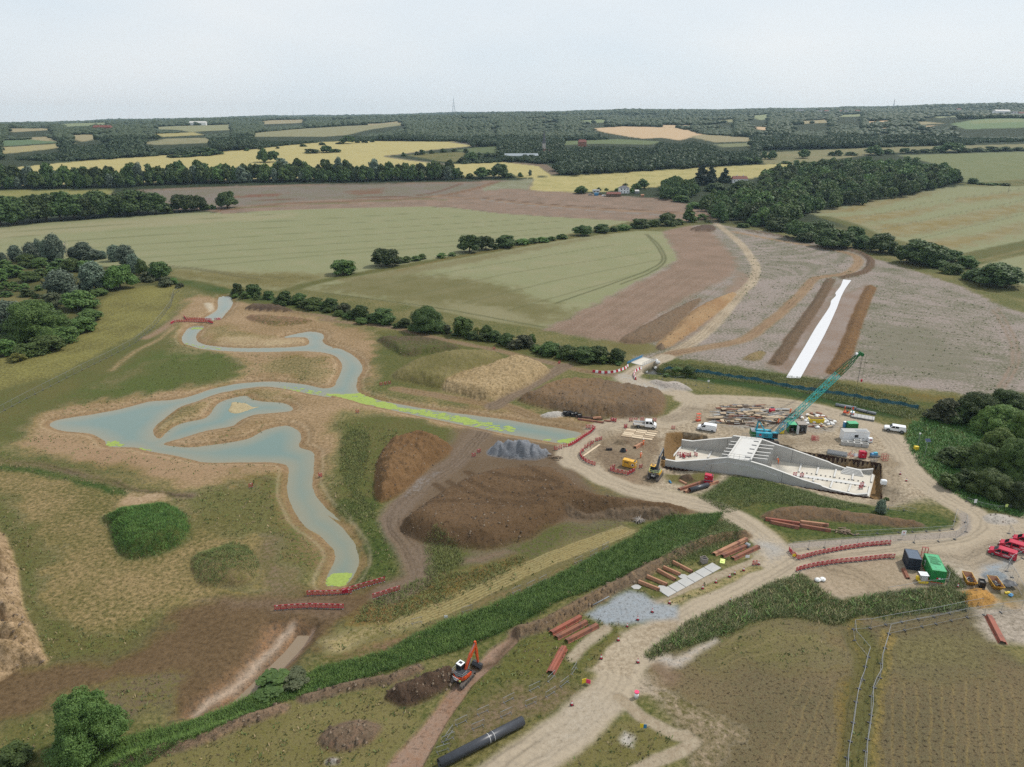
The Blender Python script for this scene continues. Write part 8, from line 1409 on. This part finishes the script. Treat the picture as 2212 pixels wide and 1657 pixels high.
# ---------------------------------------------------------------- people
def person(s, label, rz, pose=0, z=None):
    p = at(s) if z is None else Vector((*G(s, z)[0], z)); bm = bmesh.new(); sk = bm.verts.layers.skin.verify(); J = {}
    b = .35 if pose == 1 else .05
    pts = dict(pel=(0, 0, .95, .15), che=(b * .7, 0, 1.32, .17), nec=(b, 0, 1.5, .07), hea=(b + .04, 0, 1.66, .105), kl=(.1, .12, .5, .08), fl=(-.08, .13, .06, .06), tl=(.1, .14, .04, .05), kr=(.05, -.12, .5, .08), fr=(.1, -.14, .06, .06), tr=(.26, -.15, .04, .05), sl=(b, .2, 1.42, .07), el=(b + .1, .27, 1.15, .055), hl=(b + .3, .2, 1.02, .045), sr=(b, -.2, 1.42, .07), er=(b + .05, -.28, 1.15, .055), hr=(b + .22, -.24, .98, .045))
    for k, (x, y, zz, r) in pts.items(): J[k] = bm.verts.new((x, y, zz)); J[k][sk].radius = (r, r)
    J['pel'][sk].use_root = True
    for a, c in (('pel', 'che'), ('che', 'nec'), ('nec', 'hea'), ('pel', 'kl'), ('kl', 'fl'), ('fl', 'tl'), ('pel', 'kr'), ('kr', 'fr'), ('fr', 'tr'), ('che', 'sl'), ('sl', 'el'), ('el', 'hl'), ('che', 'sr'), ('sr', 'er'), ('er', 'hr')): bm.edges.new((J[a], J[c]))
    me = bpy.data.meshes.new('t'); bm.to_mesh(me); bm.free(); t = bpy.data.objects.new('t', me); COL.objects.link(t); t.modifiers.new('s', 'SKIN'); t.modifiers.new('u', 'SUBSURF').levels = 1
    out = bpy.data.meshes.new_from_object(t.evaluated_get(bpy.context.evaluated_depsgraph_get())); bpy.data.objects.remove(t); out.materials.clear(); [out.materials.append(M[k]) for k in ('hivis', 'skin', 'rubber')]
    for f in out.polygons: zc = f.center.z; f.material_index = 1 if zc > 1.52 else 2 if zc < .14 else 0
    o = tag(link(bpy.data.objects.new('person', out)), label, 'person'); o.location = p; o.rotation_euler.z = rz
    MB().m(M['helmet']).cyl((b + .04, 0, 1.72), (b + .04, 0, 1.84), .135, 12, .06).box((b + .16, 0, 1.73), (.12, .18, .02)).build('helmet', None, o); MB().m(M['white_plastic']).cyl((b * .8, 0, 1.18), (b * .85, 0, 1.24), .205, 12).build('reflective_band', None, o)
person("f4 1715,362", 'person in orange work clothes walking through the stacked timber', 1.0); person("f3 370,815", 'person in orange work clothes and white helmet by the pile offcut', 2.0); person("f3 310,1065", 'person in pink-red high visibility clothes at the excavation edge', -1.0); person("f6 455,305", 'person in orange bending beside the cross walls in the flume', 2.6, 1, PIT_Z + .12); person("f4 1445,585", 'person in orange crouching by the pale boxes', .4, 1)
# ---------------------------------------------------------------- yard clutter
CPOLY = G("f4 120,230 380,190 900,190 1500,230 1750,330 2000,420 1560,560 1250,640 900,690 500,650 240,640 0,600 20,380")
def in_poly(P, n, rng):
    out = []; lo, hi = P.min(0), P.max(0)
    while len(out) < n:
        q = lo + rng.random(2) * (hi - lo)
        if sdist(P, np.array([0]), q[:1], q[1:])[0] < -.3: out.append(q)
    return out
_r = np.random.default_rng(5); _yz = head("f4 180,450", "f4 960,470")
for k, q in enumerate(in_poly(CPOLY, 150, _r)):
    L = _r.uniform(1.5, 5.2); mt = ('timber', 'timber_grey', 'timber_pale', 'rust', 'timber_dark', 'galv', 'slab')[k % 7]; m = MB().m(M[mt]); n = 1 + k % 3
    for j in range(n): m.box((_r.uniform(-.3, .3), j * .3, .06 + .1 * (k % 2)), (L, .22, .1), _r.uniform(-.05, .05))
    nm = {'rust': 'steel_section', 'galv': 'scaffold_tube', 'slab': 'concrete_beam'}.get(mt, 'timber_plank'); tag(m.build(nm, None, None, loc=(*q, .02 + .16 * (k % 4)), rz=_yz + _r.normal() * .12), {'rust': 'rusty steel section', 'galv': 'grey metal tubes', 'slab': 'pale concrete beam'}.get(mt, 'weathered timber planks') + ' lying in the material store behind the crane', 'plank' if nm == 'timber_plank' else 'section', nm.replace('_', ' ') + 's in the store')
for k, q in enumerate(in_poly(CPOLY, 22, _r)): w = _r.uniform(.7, 1.5); tag(MB().m(M[('timber_pale', 'rust_dark', 'concrete_light', 'timber')[k % 4]]).box((0, 0, .35), (w, w * .8, .7)).m(M['timber']).box((0, 0, .72), (w + .1, w * .85, .05)).build('packing_case', None, None, loc=(*q, .02), rz=_yz + _r.normal() * .3), 'wooden packing case in the material store behind the crane', 'case', 'cases in the store')
BPOLY = G("f5 -20,300 200,270 420,310 560,390 640,440 600,560 300,600 180,560 120,480 0,430")
for k, q in enumerate(in_poly(BPOLY, 26, _r)): w = _r.uniform(.7, 1.1); m = MB().m(M['white_sack']); rr = bmesh.ops.create_icosphere(m.bm, subdivisions=2, radius=.5); [setattr(v, 'co', Vector((v.co.x * w * _r.uniform(.85, 1.3), v.co.y * w * _r.uniform(.85, 1.3), max(0, v.co.z + .35) * .75))) for v in rr['verts']]; tag(m.build('bulk_bag', None, None, loc=(*q, .0), rz=_r.uniform(0, 3)), 'slumped white bag in the waste heap beside the yellow container', 'bag', 'white bags of the waste heap')
for k, q in enumerate(in_poly(BPOLY, 26, _r)): tag(MB().m(M[('rust', 'timber_pale', 'timber_grey', 'stone')[k % 4]]).box((0, 0, .15), (_r.uniform(.6, 2.2), _r.uniform(.3, .8), .25), 0, _r.normal() * .1).build('scrap_piece', None, None, loc=(*q, .05 + .2 * (k % 3)), rz=_r.uniform(0, 3)), 'scrap piece in the waste heap beside the yellow container', 'scrap', 'scrap of the waste heap')
o = MB().m(M['yellow_bin']).prism([(-1.7, 0), (1.7, 0), (2.1, 1.2), (-2.1, 1.2)], -.75, .75).m(M['rust_dark']).box((0, 0, 1.18), (3.8, 1.2, .06)).build('waste_skip', None, None, loc=at("f5 280,440"), rz=-.1); tag(o, 'olive yellow tipping skip among the white bags', 'skip')
o = MB().m(M['timber_dark']).box((0, -.8, .3), (6.4, .2, .6)).box((0, .8, .3), (6.4, .2, .6)).m(M['timber_pale']).box((-2.9, 0, .62), (.9, 1.9, .06)).box((2.6, 0, .4), (.15, 1.5, .4)).box((-1.9, 0, .5), (.15, 1.5, .2)).build('formwork', None, None, loc=at("f4 450,570"), rz=_yz); tag(o, 'long brown timber formwork frame at the near edge of the store', 'frame')
o = MB().m(M['red_plastic']).cyl((-.7, 0, .8), (.7, 0, .8), .6, 14).m(M['dark_metal']).box((0, 0, .15), (1.6, .9, .15)).box((.2, .3, 1.45), (.9, .6, .3)).build('tank_trailer', None, None, loc=at("f4 1310,345"), rz=.1); tag(o, 'round red tank trailer among the stacked timber', 'tank')
for s, lb, n in (("g3 1480,440", 'pile of short cut logs at the end of the rusty piles', 26), ("f7 100,590", 'heap of broken timber beside the haul road', 14)):
    m = MB().m(M['log'])
    for k in range(n): a = _r.uniform(0, 6.28); c = Vector((_r.normal() * .9, _r.normal() * .5, .12 + .12 * (k % 4))); d = Vector((math.cos(a) * .8, math.sin(a) * .3, _r.normal() * .1)); m.cyl(c - d, c + d, .11, 7)
    tag(m.build('log_pile', None, None, loc=at(s), rz=-.2), lb, 'logs')
m = MB().m(M['timber_grey'])
for k in range(16): a = k * .4; m.tube([(0, 0, .4), (math.cos(a) * .8, math.sin(a) * .8, .5 + _r.normal() * .3), (math.cos(a) * 1.5, math.sin(a) * 1.3, .4 + _r.normal() * .5)], [.2, .1, .03], 5)
tag(m.build('tree_stump', None, None, loc=at("l2 1985,375")), 'uprooted pale tree stump on the dark spoil bank', 'stump')
o = drape('tarpaulin', "g1 1830,1040 1900,1010 2060,1060 2110,1130 1950,1150 1850,1090", M['dark_metal'], .25, 'crumpled grey tarpaulin beside the right skip', 'tarpaulin', .7)
for k, (s, mt, d, lb) in enumerate((("g1 1940,1195", 'yellow_bin', (.9, .4, .3), 'small yellow bag on the ground below the tarpaulin'), ("g1 1995,1230", 'blue', (.8, .6, .25), 'blue crumpled bag on the ground below the tarpaulin'), ("g4 1620,470", 'hivis_rail', (1.5, .9, .2), 'pale yellow timbers stacked beside the slabs'), ("f3 905,1560", 'blue', (1.1, .35, .3), 'bright blue pump hose beside the pile offcut'), ("g4 1990,245", 'galv', (.9, .8, .6), 'grey metal box at the end of the middle pile'), ("h4 92,1205", 'white_paint', (1.2, .9, 1.0), 'white box unit on the apron at the pit corner'), ("h6 1765,175", 'concrete_light', (.8, .6, .7), 'left pale block of two on the spoil platform edge'), ("h6 1825,185", 'concrete_light', (.7, .5, .5), 'right pale block of two on the spoil platform edge'))):
    tag(MB().m(M[mt]).box((0, 0, d[2] / 2), d, bev=.06).box((.1, 0, d[2] + .05), (d[0] * .6, d[1] * .6, .12), bev=.03).build('box', None, None, loc=at(s), rz=k * .6), lb, 'box')
def post(s, label, h, top, cat='post', name='post'):
    o = thing(name, label, cat, at(s)); MB().m(M['galv']).cyl((0, 0, 0), (0, 0, h), .05, 6).build('pole', None, o); top(o, h); return o
post("h4 548,890", 'solar panel on a tall pole at the edge of the scrub', 4.2, lambda o, h: MB().m(M['solar']).box((0, 0, h), (1.2, .9, .06), 0, 0, R(35)).m(M['white_paint']).box((0, .02, h - .04), (1.24, .94, .03), 0, 0, R(35)).build('panel', None, o), 'solar panel', 'solar_post')
post("h4 460,830", 'camera mast with yellow cabinet at the edge of the yard', 4.6, lambda o, h: (MB().m(M['white_plastic']).box((0, 0, h), (.3, .3, .3)).build('camera', None, o), MB().m(M['yellow_bin']).box((-.4, -.3, .6), (1.0, .8, 1.2), bev=.05).build('cabinet', None, o)), 'mast', 'camera_mast')
for s, lb, a, b in (("g5 715,1250", 'yellow and pink road signs standing on the track edge', 'yellow_bin', 'pink_lid'),): o = thing('road_sign', lb, 'sign', at(s)); MB().m(M[a]).box((-.3, 0, .7), (.7, .05, .8), .4).m(M[b]).box((.3, 0, .6), (.75, .05, .7), -.4).build('board', None, o); MB().m(M['dark_metal']).cyl((-.3, 0, 0), (-.3, 0, .4), .03, 5).cyl((.3, .1, 0), (.3, .1, .4), .03, 5).build('stand', None, o)
o = thing('barrel', 'white drum with a pink-red lid beside the footpath', 'barrel', at("g5 1458,1440")); MB().m(M['white_plastic']).cyl((0, 0, 0), (0, 0, .95), .32, 16).build('drum', None, o, True); MB().m(M['pink_lid']).cyl((0, 0, .95), (0, 0, 1.1), .35, 16).build('lid', None, o)
for s, w, h, z, mt, lb in (("g1 243,300", .95, 1.15, .7, 'white_paint', 'white notice with red emblem on the mesh fence'), ("l5 2000,820", .5, .7, .4, 'yellow_bin', 'yellow and blue notice board by the lower footpath'), ("h4 1098,1440", .6, .9, .6, 'white_paint', 'white notice on the fence below the dark trees'), ("h4 1440,1490", .6, .7, .7, 'hivis_rail', 'yellow notice on the fence below the dark trees'), ("f8 1565,1040", .7, .7, .8, 'white_paint', 'white notice on the ditch fence'), ("f8 205,810", .6, .6, .5, 'white_paint', 'small white notice below the road bridge'), ("g3 708,850", .8, .6, .3, 'yellow_bin', 'yellow notice on the barriers at the road fork'), ("h3 0,0 g4 1985,430", .8, .6, .3, 'white_paint', 'white notice on the fence panel by the rusty piles'), ("l2 765,985", .6, .5, .1, 'white_paint', 'small pale notice in the stubble strip')):
    s = s.replace('h3 0,0 ', ''); o = thing('notice_sign', lb, 'sign', at(s)); m = MB().m(M[mt]).box((0, -.06, z + h / 2), (w, .03, h)); 
    if 'emblem' in lb: m.m(M['red_plastic']).cyl((0, -.08, z + h * .62), (0, -.09, z + h * .62), .13, 12).box((0, -.08, z + h * .42), (.05, .015, .25)).m(M['dark_green']).box((0, -.08, z + .14), (.6, .015, .1))
    if 'yellow and blue' in lb: m.m(M['blue']).box((.45, -.06, z + h / 2 - .1), (.45, .03, h))
    m.build('board', None, o); MB().m(M['galv']).cyl((0, 0, 0), (0, 0, z + h), .025, 5).build('post', None, o)
# ---------------------------------------------------------------- houses and masts far off
def house(name, label, s, w, d, h, wall, roof, rz=0, hip=.5, rh=2.2, chim=1, win=3, cat='house', doors=True):
    p = at(s); o = thing(name, label, cat, p, rz); MB().m(M[wall]).box((0, 0, h / 2), (w, d, h)).build('wall', None, o); m = MB().m(M[roof]); e = .35; bm = m.bm; r = w / 2 - hip * d / 2
    v = [bm.verts.new(q) for q in ((-w / 2 - e, -d / 2 - e, h), (w / 2 + e, -d / 2 - e, h), (w / 2 + e, d / 2 + e, h), (-w / 2 - e, d / 2 + e, h), (-r, 0, h + rh), (r, 0, h + rh))]
    for f in ((0, 1, 5, 4), (2, 3, 4, 5), (1, 2, 5), (3, 0, 4), (3, 2, 1, 0)): bm.faces.new([v[i] for i in f])
    ro = m.build('roof', None, o)
    for k in range(chim): MB().m(M['brick' if wall != 'white_paint' or roof == 'roof_slate' else 'white_paint']).box((0, 0, 0), (.8, .6, 1.8)).build('chimney', None, ro, loc=(-r * .4 + k * r * .9, 0, h + rh + .3))
    for k in range(win):
        for z in ([1.5, h - 1.2] if h > 4.5 else [h * .55]): MB().m(M['glass']).box((0, 0, 0), (1.0, .08, 1.2)).build('window', None, o, loc=(-w / 2 + w * (k + .5) / win, -d / 2 - .02, z))
    return o
house('house', 'white two-storey house with grey hipped roof beside the brown field', "g8 615,395", 10, 7, 5.4, 'white_paint', 'roof_slate', .1, .9, 2.2, 1, 3); house('shed', 'long black timber shed with brown roof before the white house', "g8 485,440", 14, 5, 2.6, 'timber_dark', 'roof_red', 0, 0, 1.8, 0, 0, 'shed'); house('cottage', 'white cottage with dark red roof and two white chimneys', "z3 468,588", 17, 7, 4.4, 'white_paint', 'roof_red', 0, .2, 3.0, 2, 4)
house('greenhouse', 'pale glazed garden building left of the white house', "g8 265,385", 7, 4, 2.4, 'concrete_light', 'galv', 0, 0, 1.0, 0, 2, 'shed'); house('shed', 'pale arched garden shed right of the white house', "g8 780,395", 4, 4, 2.4, 'galv', 'concrete_light', 0, 0, 1.2, 0, 0, 'shed'); house('shed', 'small orange brown shed by the wood edge', "g8 850,440", 3, 2.4, 2, 'rust_pale', 'rust_pale', 0, 0, .7, 0, 0, 'shed'); house('shed', 'blue garden container left of the black shed', "g8 268,420", 4, 2.5, 2.4, 'blue', 'blue', 0, 0, .3, 0, 0, 'shed')
for s, lb, c in (("g8 365,435", 'white car parked beside the black shed', 'white_paint'), ("g8 195,420", 'silver car parked at the left of the blue container', 'galv'), ("g8 318,415", 'dark car parked behind the white car', 'dark_metal')): t = thing('car', lb, 'car', at(s), .1); body(t, [(-2.1, .3), (-2.1, .9), (-1.6, 1.42), (.4, 1.45), (1.1, .95), (2.0, .8), (2.1, .3)], 1.75, c, .16, .85); side_panel(t, 'window', [(-1.5, .95), (.9, .95), (.35, 1.36), (-1.3, 1.36)], 1.75, 'glass', .16, .85)
house('barn', 'long blue-grey farm barn at the wood edge', "z2 1240,455", 48, 16, 5, 'grey_clad', 'grey_clad', .06, 0, 3, 0, 0, 'barn'); house('barn', 'small white-roofed barn right of the blue-grey barn', "z2 1340,442", 12, 8, 3, 'white_paint', 'concrete_light', 0, 0, 2, 0, 0, 'barn'); house('house', 'red brick house by the church spire', "z2 1400,430", 12, 8, 5, 'brick', 'roof_red', 0, .3, 3, 1, 2)
house('farm_building', 'long red brick farmhouse among the hill trees at left', "z1 655,285", 36, 10, 10, 'brick', 'roof_red', 0, .2, 4, 2, 6); house('barn', 'white-roofed barn on the left horizon field', "z1 1255,240", 52, 14, 8, 'white_paint', 'concrete_light', 0, 0, 4, 0, 0, 'barn'); house('house', 'white house group on the right skyline', "z3 838,155", 34, 12, 9, 'white_paint', 'roof_slate', 0, .3, 4, 1, 4); house('barn', 'large pale barn on the far right skyline', "z3 2070,165", 44, 18, 9, 'white_paint', 'concrete_light', 0, 0, 4, 0, 0, 'barn'); house('house', 'red roofed house in the village trees', "z2 1625,378", 14, 9, 8, 'brick', 'roof_red', 0, .3, 4, 1, 2)
for k, (x, y) in enumerate(((960, 160), (1000, 160), (1090, 163), (1120, 164), (1190, 160), (1810, 150), (2150, 175), (2190, 178))): house('house', ORD[k] + ' tiny pale house from left on the right skyline', "z3 %d,%d" % (x, y), 16, 9, 8, 'concrete_light' if k % 2 else 'white_paint', 'roof_red' if k % 3 else 'roof_slate', 0, .3, 4, 0, 0)
p = at("z2 1383,425"); o = thing('church', 'village church tower with slender grey spire among trees', 'church', p); MB().m(M['stone']).box((0, 0, 8), (5, 5, 16)).build('tower', None, o); MB().m(M['roof_slate']).cyl((0, 0, 16), (0, 0, 36), 2.6, 8, .1).build('spire', None, o)
def mast(s, h, w, label, sections=9):
    p = at(s); h *= mpp(p); w *= mpp(p); o = thing('lattice_mast', label, 'mast', p); m = MB().m(M['galv']); hw = lambda z: max(.5, w * (1 - z / h * 1.15)) if z < h * .8 else .5; zz = np.linspace(0, h, sections + 1)
    for c in ((1, 1), (1, -1), (-1, -1), (-1, 1)): m.tube([(c[0] * hw(z), c[1] * hw(z), z) for z in zz], max(.25, w * .07), 4)
    for a, b in zip(zz, zz[1:]):
        for s_ in (1, -1): m.cyl((-hw(a), s_ * hw(a), a), (hw(b), s_ * hw(b), b), .2, 4).cyl((hw(a), s_ * hw(a), a), (-hw(b), s_ * hw(b), b), .2, 4).cyl((s_ * hw(b), -hw(b), b), (s_ * hw(b), hw(b), b), .2, 4).cyl((-hw(b), s_ * hw(b), b), (hw(b), s_ * hw(b), b), .2, 4)
    m.build('tower', None, o); MB().m(M['galv']).cyl((0, 0, h * .95), (0, 0, h * 1.12), .4, 5).build('aerial', None, o)
mast("d 980,246", 32, 3.6, 'tall lattice transmitter mast on the skyline'); mast("d 634,254", 14, 1.0, 'thin mast on the skyline left of the tall one'); mast("d 1928,238", 21, 1.6, 'slender lattice mast on the right skyline')
for s, lb in (("g8 640,300", 'wooden pole behind the white house'), ("z3 2113,648", 'wooden pole standing in the right-hand crop'), ("z3 1745,575", 'wooden pole beside the right end of the wood')): o = thing('utility_pole', lb, 'pole', at(s)); MB().m(M['timber_dark']).cyl((0, 0, 0), (0, 0, 9), .16, 7, .11).build('pole', None, o); MB().m(M['timber_dark']).box((0, 0, 8.6), (1.6, .1, .12)).build('cross_arm', None, o)
# ---------------------------------------------------------------- reeds, weeds, tufts: stuff nobody could count
def poly_pts(polys, dens, rng):
    out = []
    for s in polys:
        P = G(s) if isinstance(s, str) else s; lo, hi = P.min(0) - .1, P.max(0) + .1; n = int((hi - lo).prod() * dens); q = lo + rng.random((n, 2)) * (hi - lo); q = q[sdist(P, np.arange(n), q[:, 0], q[:, 1]) < 0]; out.append(q)
    return np.vstack(out)
def scatter(name, label, q, h, w, k, m, seed, upright=.9, clump=.35, z=None):
    rng = np.random.default_rng(seed); n = len(q); c = np.repeat(q, k, 0) + rng.normal(size=(n * k, 2)) * clump * .5; big = .55 + .9 * fbm(c[:, 0] / 3.5, c[:, 1] / 3.5, seed, 2); H = h * rng.uniform(.5, 1.15, n * k) * big; zz = hgt(c[:, 0], c[:, 1]); a = rng.uniform(0, 6.28, n * k); lean = rng.normal(size=(n * k, 2)) * H[:, None] * (1 - upright)
    W = w * rng.uniform(.6, 1.3, n * k); dx, dy = np.cos(a) * W / 2, np.sin(a) * W / 2; B = np.stack([c[:, 0], c[:, 1], zz - .04], 1); T = B + np.stack([lean[:, 0], lean[:, 1], H], 1); D = np.stack([dx, dy, 0 * dx], 1); Mid = B * .5 + T * .5
    V = np.stack([B - D * .6, B + D * .6, Mid + D, T + D * .35, T - D * .35, Mid - D], 1).reshape(-1, 3); o = np.arange(n * k)[:, None] * 6; F = np.vstack([o + np.array([0, 1, 2, 5]), o + np.array([5, 2, 3, 4])])
    ob = link(bpy.data.objects.new(name, quick_mesh(name, V, F, m, smooth=False))); ob['kind'] = 'stuff'; ob['label'] = label; return ob
REED_M = leaf_mat('reed_leaves', (.055, .135, .022), (.11, .21, .04), 0, .08, 1.6); WEED_M = leaf_mat('weed_leaves', (.085, .125, .035), (.17, .2, .07), 0, .08, 1.6); GRASS_M = leaf_mat('grass_blades', (.09, .13, .03), (.16, .18, .055), 0, .08, 1.6); STRAW_M = leaf_mat('dry_stalks', (.2, .165, .07), (.32, .26, .13), 0, .08, 1.6); RG = np.random.default_rng(99)
scatter('reeds', 'tall green reeds filling the old ditch', poly_pts([REEDS], 20, RG), .6, .055, 8, REED_M, 1, .5)
scatter('weeds', 'tall weeds on the bank beside the haul road', poly_pts([WEEDBANK, "l3 1740,640 1800,690 1850,770 1760,780 1720,700"], 15, RG), .5, .07, 7, WEED_M, 2, .4, .5)
scatter('weeds', 'dry brown stalks among the bank weeds', poly_pts([WEEDBANK], 2.0, RG), .7, .1, 4, STRAW_M, 12, .5, .4); scatter('weeds', 'bright clumps among the bank weeds', poly_pts([WEEDBANK], .5, RG), .8, .16, 7, REED_M, 14, .4, .8)
scatter('grass', 'rank grass on the mounds and round the flume', poly_pts(["d 1510,1075 1560,1040 1640,1030 1800,1065 1880,1090 1800,1100 1640,1085 1570,1110", "l3 0,440 250,330 440,380 500,440 400,530 200,600 0,640", "d 1500,1110 1560,1112 1610,1150 1550,1160 1460,1190 1400,1215 1480,1150", "l1 1210,620 1330,560 1480,500 1570,530 1640,640 1610,740 1500,720 1360,790 1250,750"], 11, RG), .38, .06, 7, GRASS_M, 3, .4, .5)
scatter('grass', 'tall fresh grass on the overgrown mound', poly_pts(["l1 690,330 1060,280 1165,330 1200,420 1150,520 1000,590 830,610 740,560"], 14, RG), .45, .06, 7, REED_M, 13, .45, .5)
scatter('weeds', 'green weeds on the ditch and river banks', poly_pts(["d 1430,785 1501,788 1660,808 1783,822 1960,858 2000,890 1960,905 1880,884 1783,862 1677,834 1536,818 1430,806", "l2 60,290 130,230 290,260 320,330 250,380 190,330 130,330", "d 735,950 760,925 790,930 800,960 790,1010 775,1050 800,1100 770,1085 735,1020", "l2 630,500 700,480 850,530 880,640 760,700 640,720", "l2 230,920 600,730 900,690 1250,580 1270,640 800,860 430,1010 200,1010"], 8, RG), .42, .08, 6, GRASS_M, 4, .4, .6)
scatter('weeds', 'rough herbs under the dark trees right of the yard', poly_pts(["d 1965,915 2060,880 2140,900 2211,900 2211,1120 2100,1090 2040,1055 1985,1005 1958,955"], 6, RG), .6, .12, 5, REED_M, 5, .4, .7)
_q = poly_pts(["d -60,960 700,900 860,930 900,1300 1500,1120 1700,1180 2050,1260 2211,1430 2211,1700 -60,1700"], .55, RG); _i = np.clip(np.round(np.interp(np.log(np.hypot(*_q.T)), _lr, np.arange(NR))).astype(int), 0, NR - 1); _j = np.clip(np.round(np.interp(np.arctan2(_q[:, 0], _q[:, 1]), _la, np.arange(NA))).astype(int), 0, NA - 1); _c = CLS.reshape(NR, NA)[_i, _j]; _ca = CA.reshape(NR, NA, 3)[_i, _j]; _g = (_ca[:, 1] > _ca[:, 0] * .86) & (RIVSD.reshape(NR, NA)[_i, _j] > 2.5) & np.isin(_c, [CLASSES.index(k) for k in ('ground', 'stubble_field')]) & ((_c != CLASSES.index('stubble_field')) | (RG.random(len(_q)) < .4)); _q = _q[_g]
scatter('grass', 'green tufts dotted over the rough ground', _q[: len(_q) * 2 // 3], .38, .2, 4, GRASS_M, 6, .65, .5); scatter('grass', 'dry straw tufts dotted over the rough ground', _q[len(_q) * 2 // 3:], .36, .18, 4, STRAW_M, 7, .6, .5)
scatter('grass', 'sparse seedlings on the sandy river banks', poly_pts(["z4 1050,390 1300,480 2050,520 2130,600 2050,690 1500,640 1000,760 600,860 300,890 180,1000 600,1040 900,1130 1750,1200 1780,1264 400,1264 60,1000 500,800 1000,650", "z4 990,1010 1100,850 1500,735 1850,760 1830,830 1600,780 1340,840 1250,910 1060,980", "z4 1060,1070 1500,950 1800,900 1750,950 1500,1050 1200,1085"], .22, RG), .32, .22, 3, GRASS_M, 8, .6, .5)
scatter('weeds', 'dark weeds scattered over the pale bare field', poly_pts(["d 1640,510 1830,548 1840,590 1650,690 1560,700", "d 1890,595 2060,625 2200,690 2211,850 2080,845 1850,815 1860,720"], .05, RG), .35, .35, 4, WEED_M, 9, .4, .7)
# ---------------------------------------------------------------- floating algae
def algae(s, n, rmax, label, seed):
    rng = np.random.default_rng(seed); q = poly_pts([gnd(px(s), WATER_Z)], 40, rng); rng.shuffle(q); V, F, c0 = [], [], 0
    for k, p in enumerate(q[:n]):
        r = rmax * .74 * rng.uniform(.15, 1) ** 1.6; m_ = 9; a = np.linspace(0, 6.28, m_, endpoint=False); rr = r * (.6 + .8 * rng.random(m_)); ring = np.stack([p[0] + rr * np.cos(a) * 1.3, p[1] + rr * np.sin(a) * .8, np.full(m_, WATER_Z + .012 + .0007 * (k % 23))], 1); V.append(np.vstack([[[p[0], p[1], WATER_Z + .03 + .0007 * (k % 23)]], ring])); F.append(np.stack([np.full(m_, c0), c0 + 1 + np.arange(m_), c0 + 1 + (np.arange(m_) + 1) % m_], 1)); c0 += m_ + 1
    o = link(bpy.data.objects.new('floating_algae', quick_mesh('floating_algae', np.vstack(V), np.vstack(F), M['algae']))); o['kind'] = 'stuff'; o['label'] = label
algae("z5 20,760 100,755 220,750 330,795 460,830 420,850 300,825 200,805", 460, 1.2, 'dense lime green algae where the channel meets the pond', 1); algae("z5 420,845 500,840 700,865 900,905 1000,935 950,945 800,925 600,885", 300, 1.0, 'lime green algae along the near side of the channel', 2); algae("z5 830,905 1000,925 1200,965 1180,1000 1050,975 900,950", 100, 1.1, 'scattered algae patches further down the channel', 3)
algae("z5 1480,1050 1540,1035 1600,1028 1545,1062 1485,1062", 60, 1.0, 'algae at the closed end of the channel', 4); algae("z5 1385,1042 1425,1038 1430,1048 1395,1050", 10, .8, 'small algae island near the channel end', 5); algae("l2 10,760 50,710 100,705 165,705 140,750 100,778 20,778", 220, .9, 'algae at the dead end of the narrow river', 6)
algae("z4 680,1055 740,1050 790,1082 690,1082", 40, .9, 'algae on the near edge of the wide pond', 7); algae("z4 840,1088 950,1105 960,1116 860,1095", 16, .8, 'thin algae line on the near pond edge', 8); algae("z4 1640,700 1900,715 2100,755 2180,775 2100,772 1900,745 1750,708", 90, .7, 'fine algae along the back of the island', 9); algae("z4 1205,345 1215,334 1290,334 1275,346", 50, .8, 'algae at the river crossing', 10); algae("z4 1160,430 1250,445 1400,465 1500,475 1300,468 1190,445", 40, .7, 'algae in the upper bend', 11)
hm = bpy.data.materials.new('pale_haze'); hm.use_nodes = True; hn, hl = hm.node_tree.nodes, hm.node_tree.links; hn.clear()
ho = hn.new('ShaderNodeOutputMaterial'); hv = hn.new('ShaderNodeVolumePrincipled'); hv.inputs['Color'].default_value = (.58, .82, 1.0, 1); hv.inputs['Absorption Color'].default_value = (.45, .45, .45, 1); hv.inputs['Density'].default_value = 5.5e-5; hv.inputs['Anisotropy'].default_value = .25
hl.new(hv.outputs[0], ho.inputs['Volume'])
bm = bmesh.new(); bmesh.ops.create_cube(bm, size=1); hme = bpy.data.meshes.new('haze'); bm.to_mesh(hme); bm.free(); hme.materials.append(hm)
haze = link(bpy.data.objects.new('haze', hme)); haze['kind'] = 'stuff'; haze['label'] = 'thin pale summer haze over the country'
_zt, _zb, _rm = float(max(VZ.max() + 25, CAM_H + 45)), float(VZ.min() - 1), float(_rr[-1] * 1.03)
haze.scale = (2 * _rm, 2 * _rm, _zt - _zb); haze.location = (0, 0, (_zt + _zb) / 2)
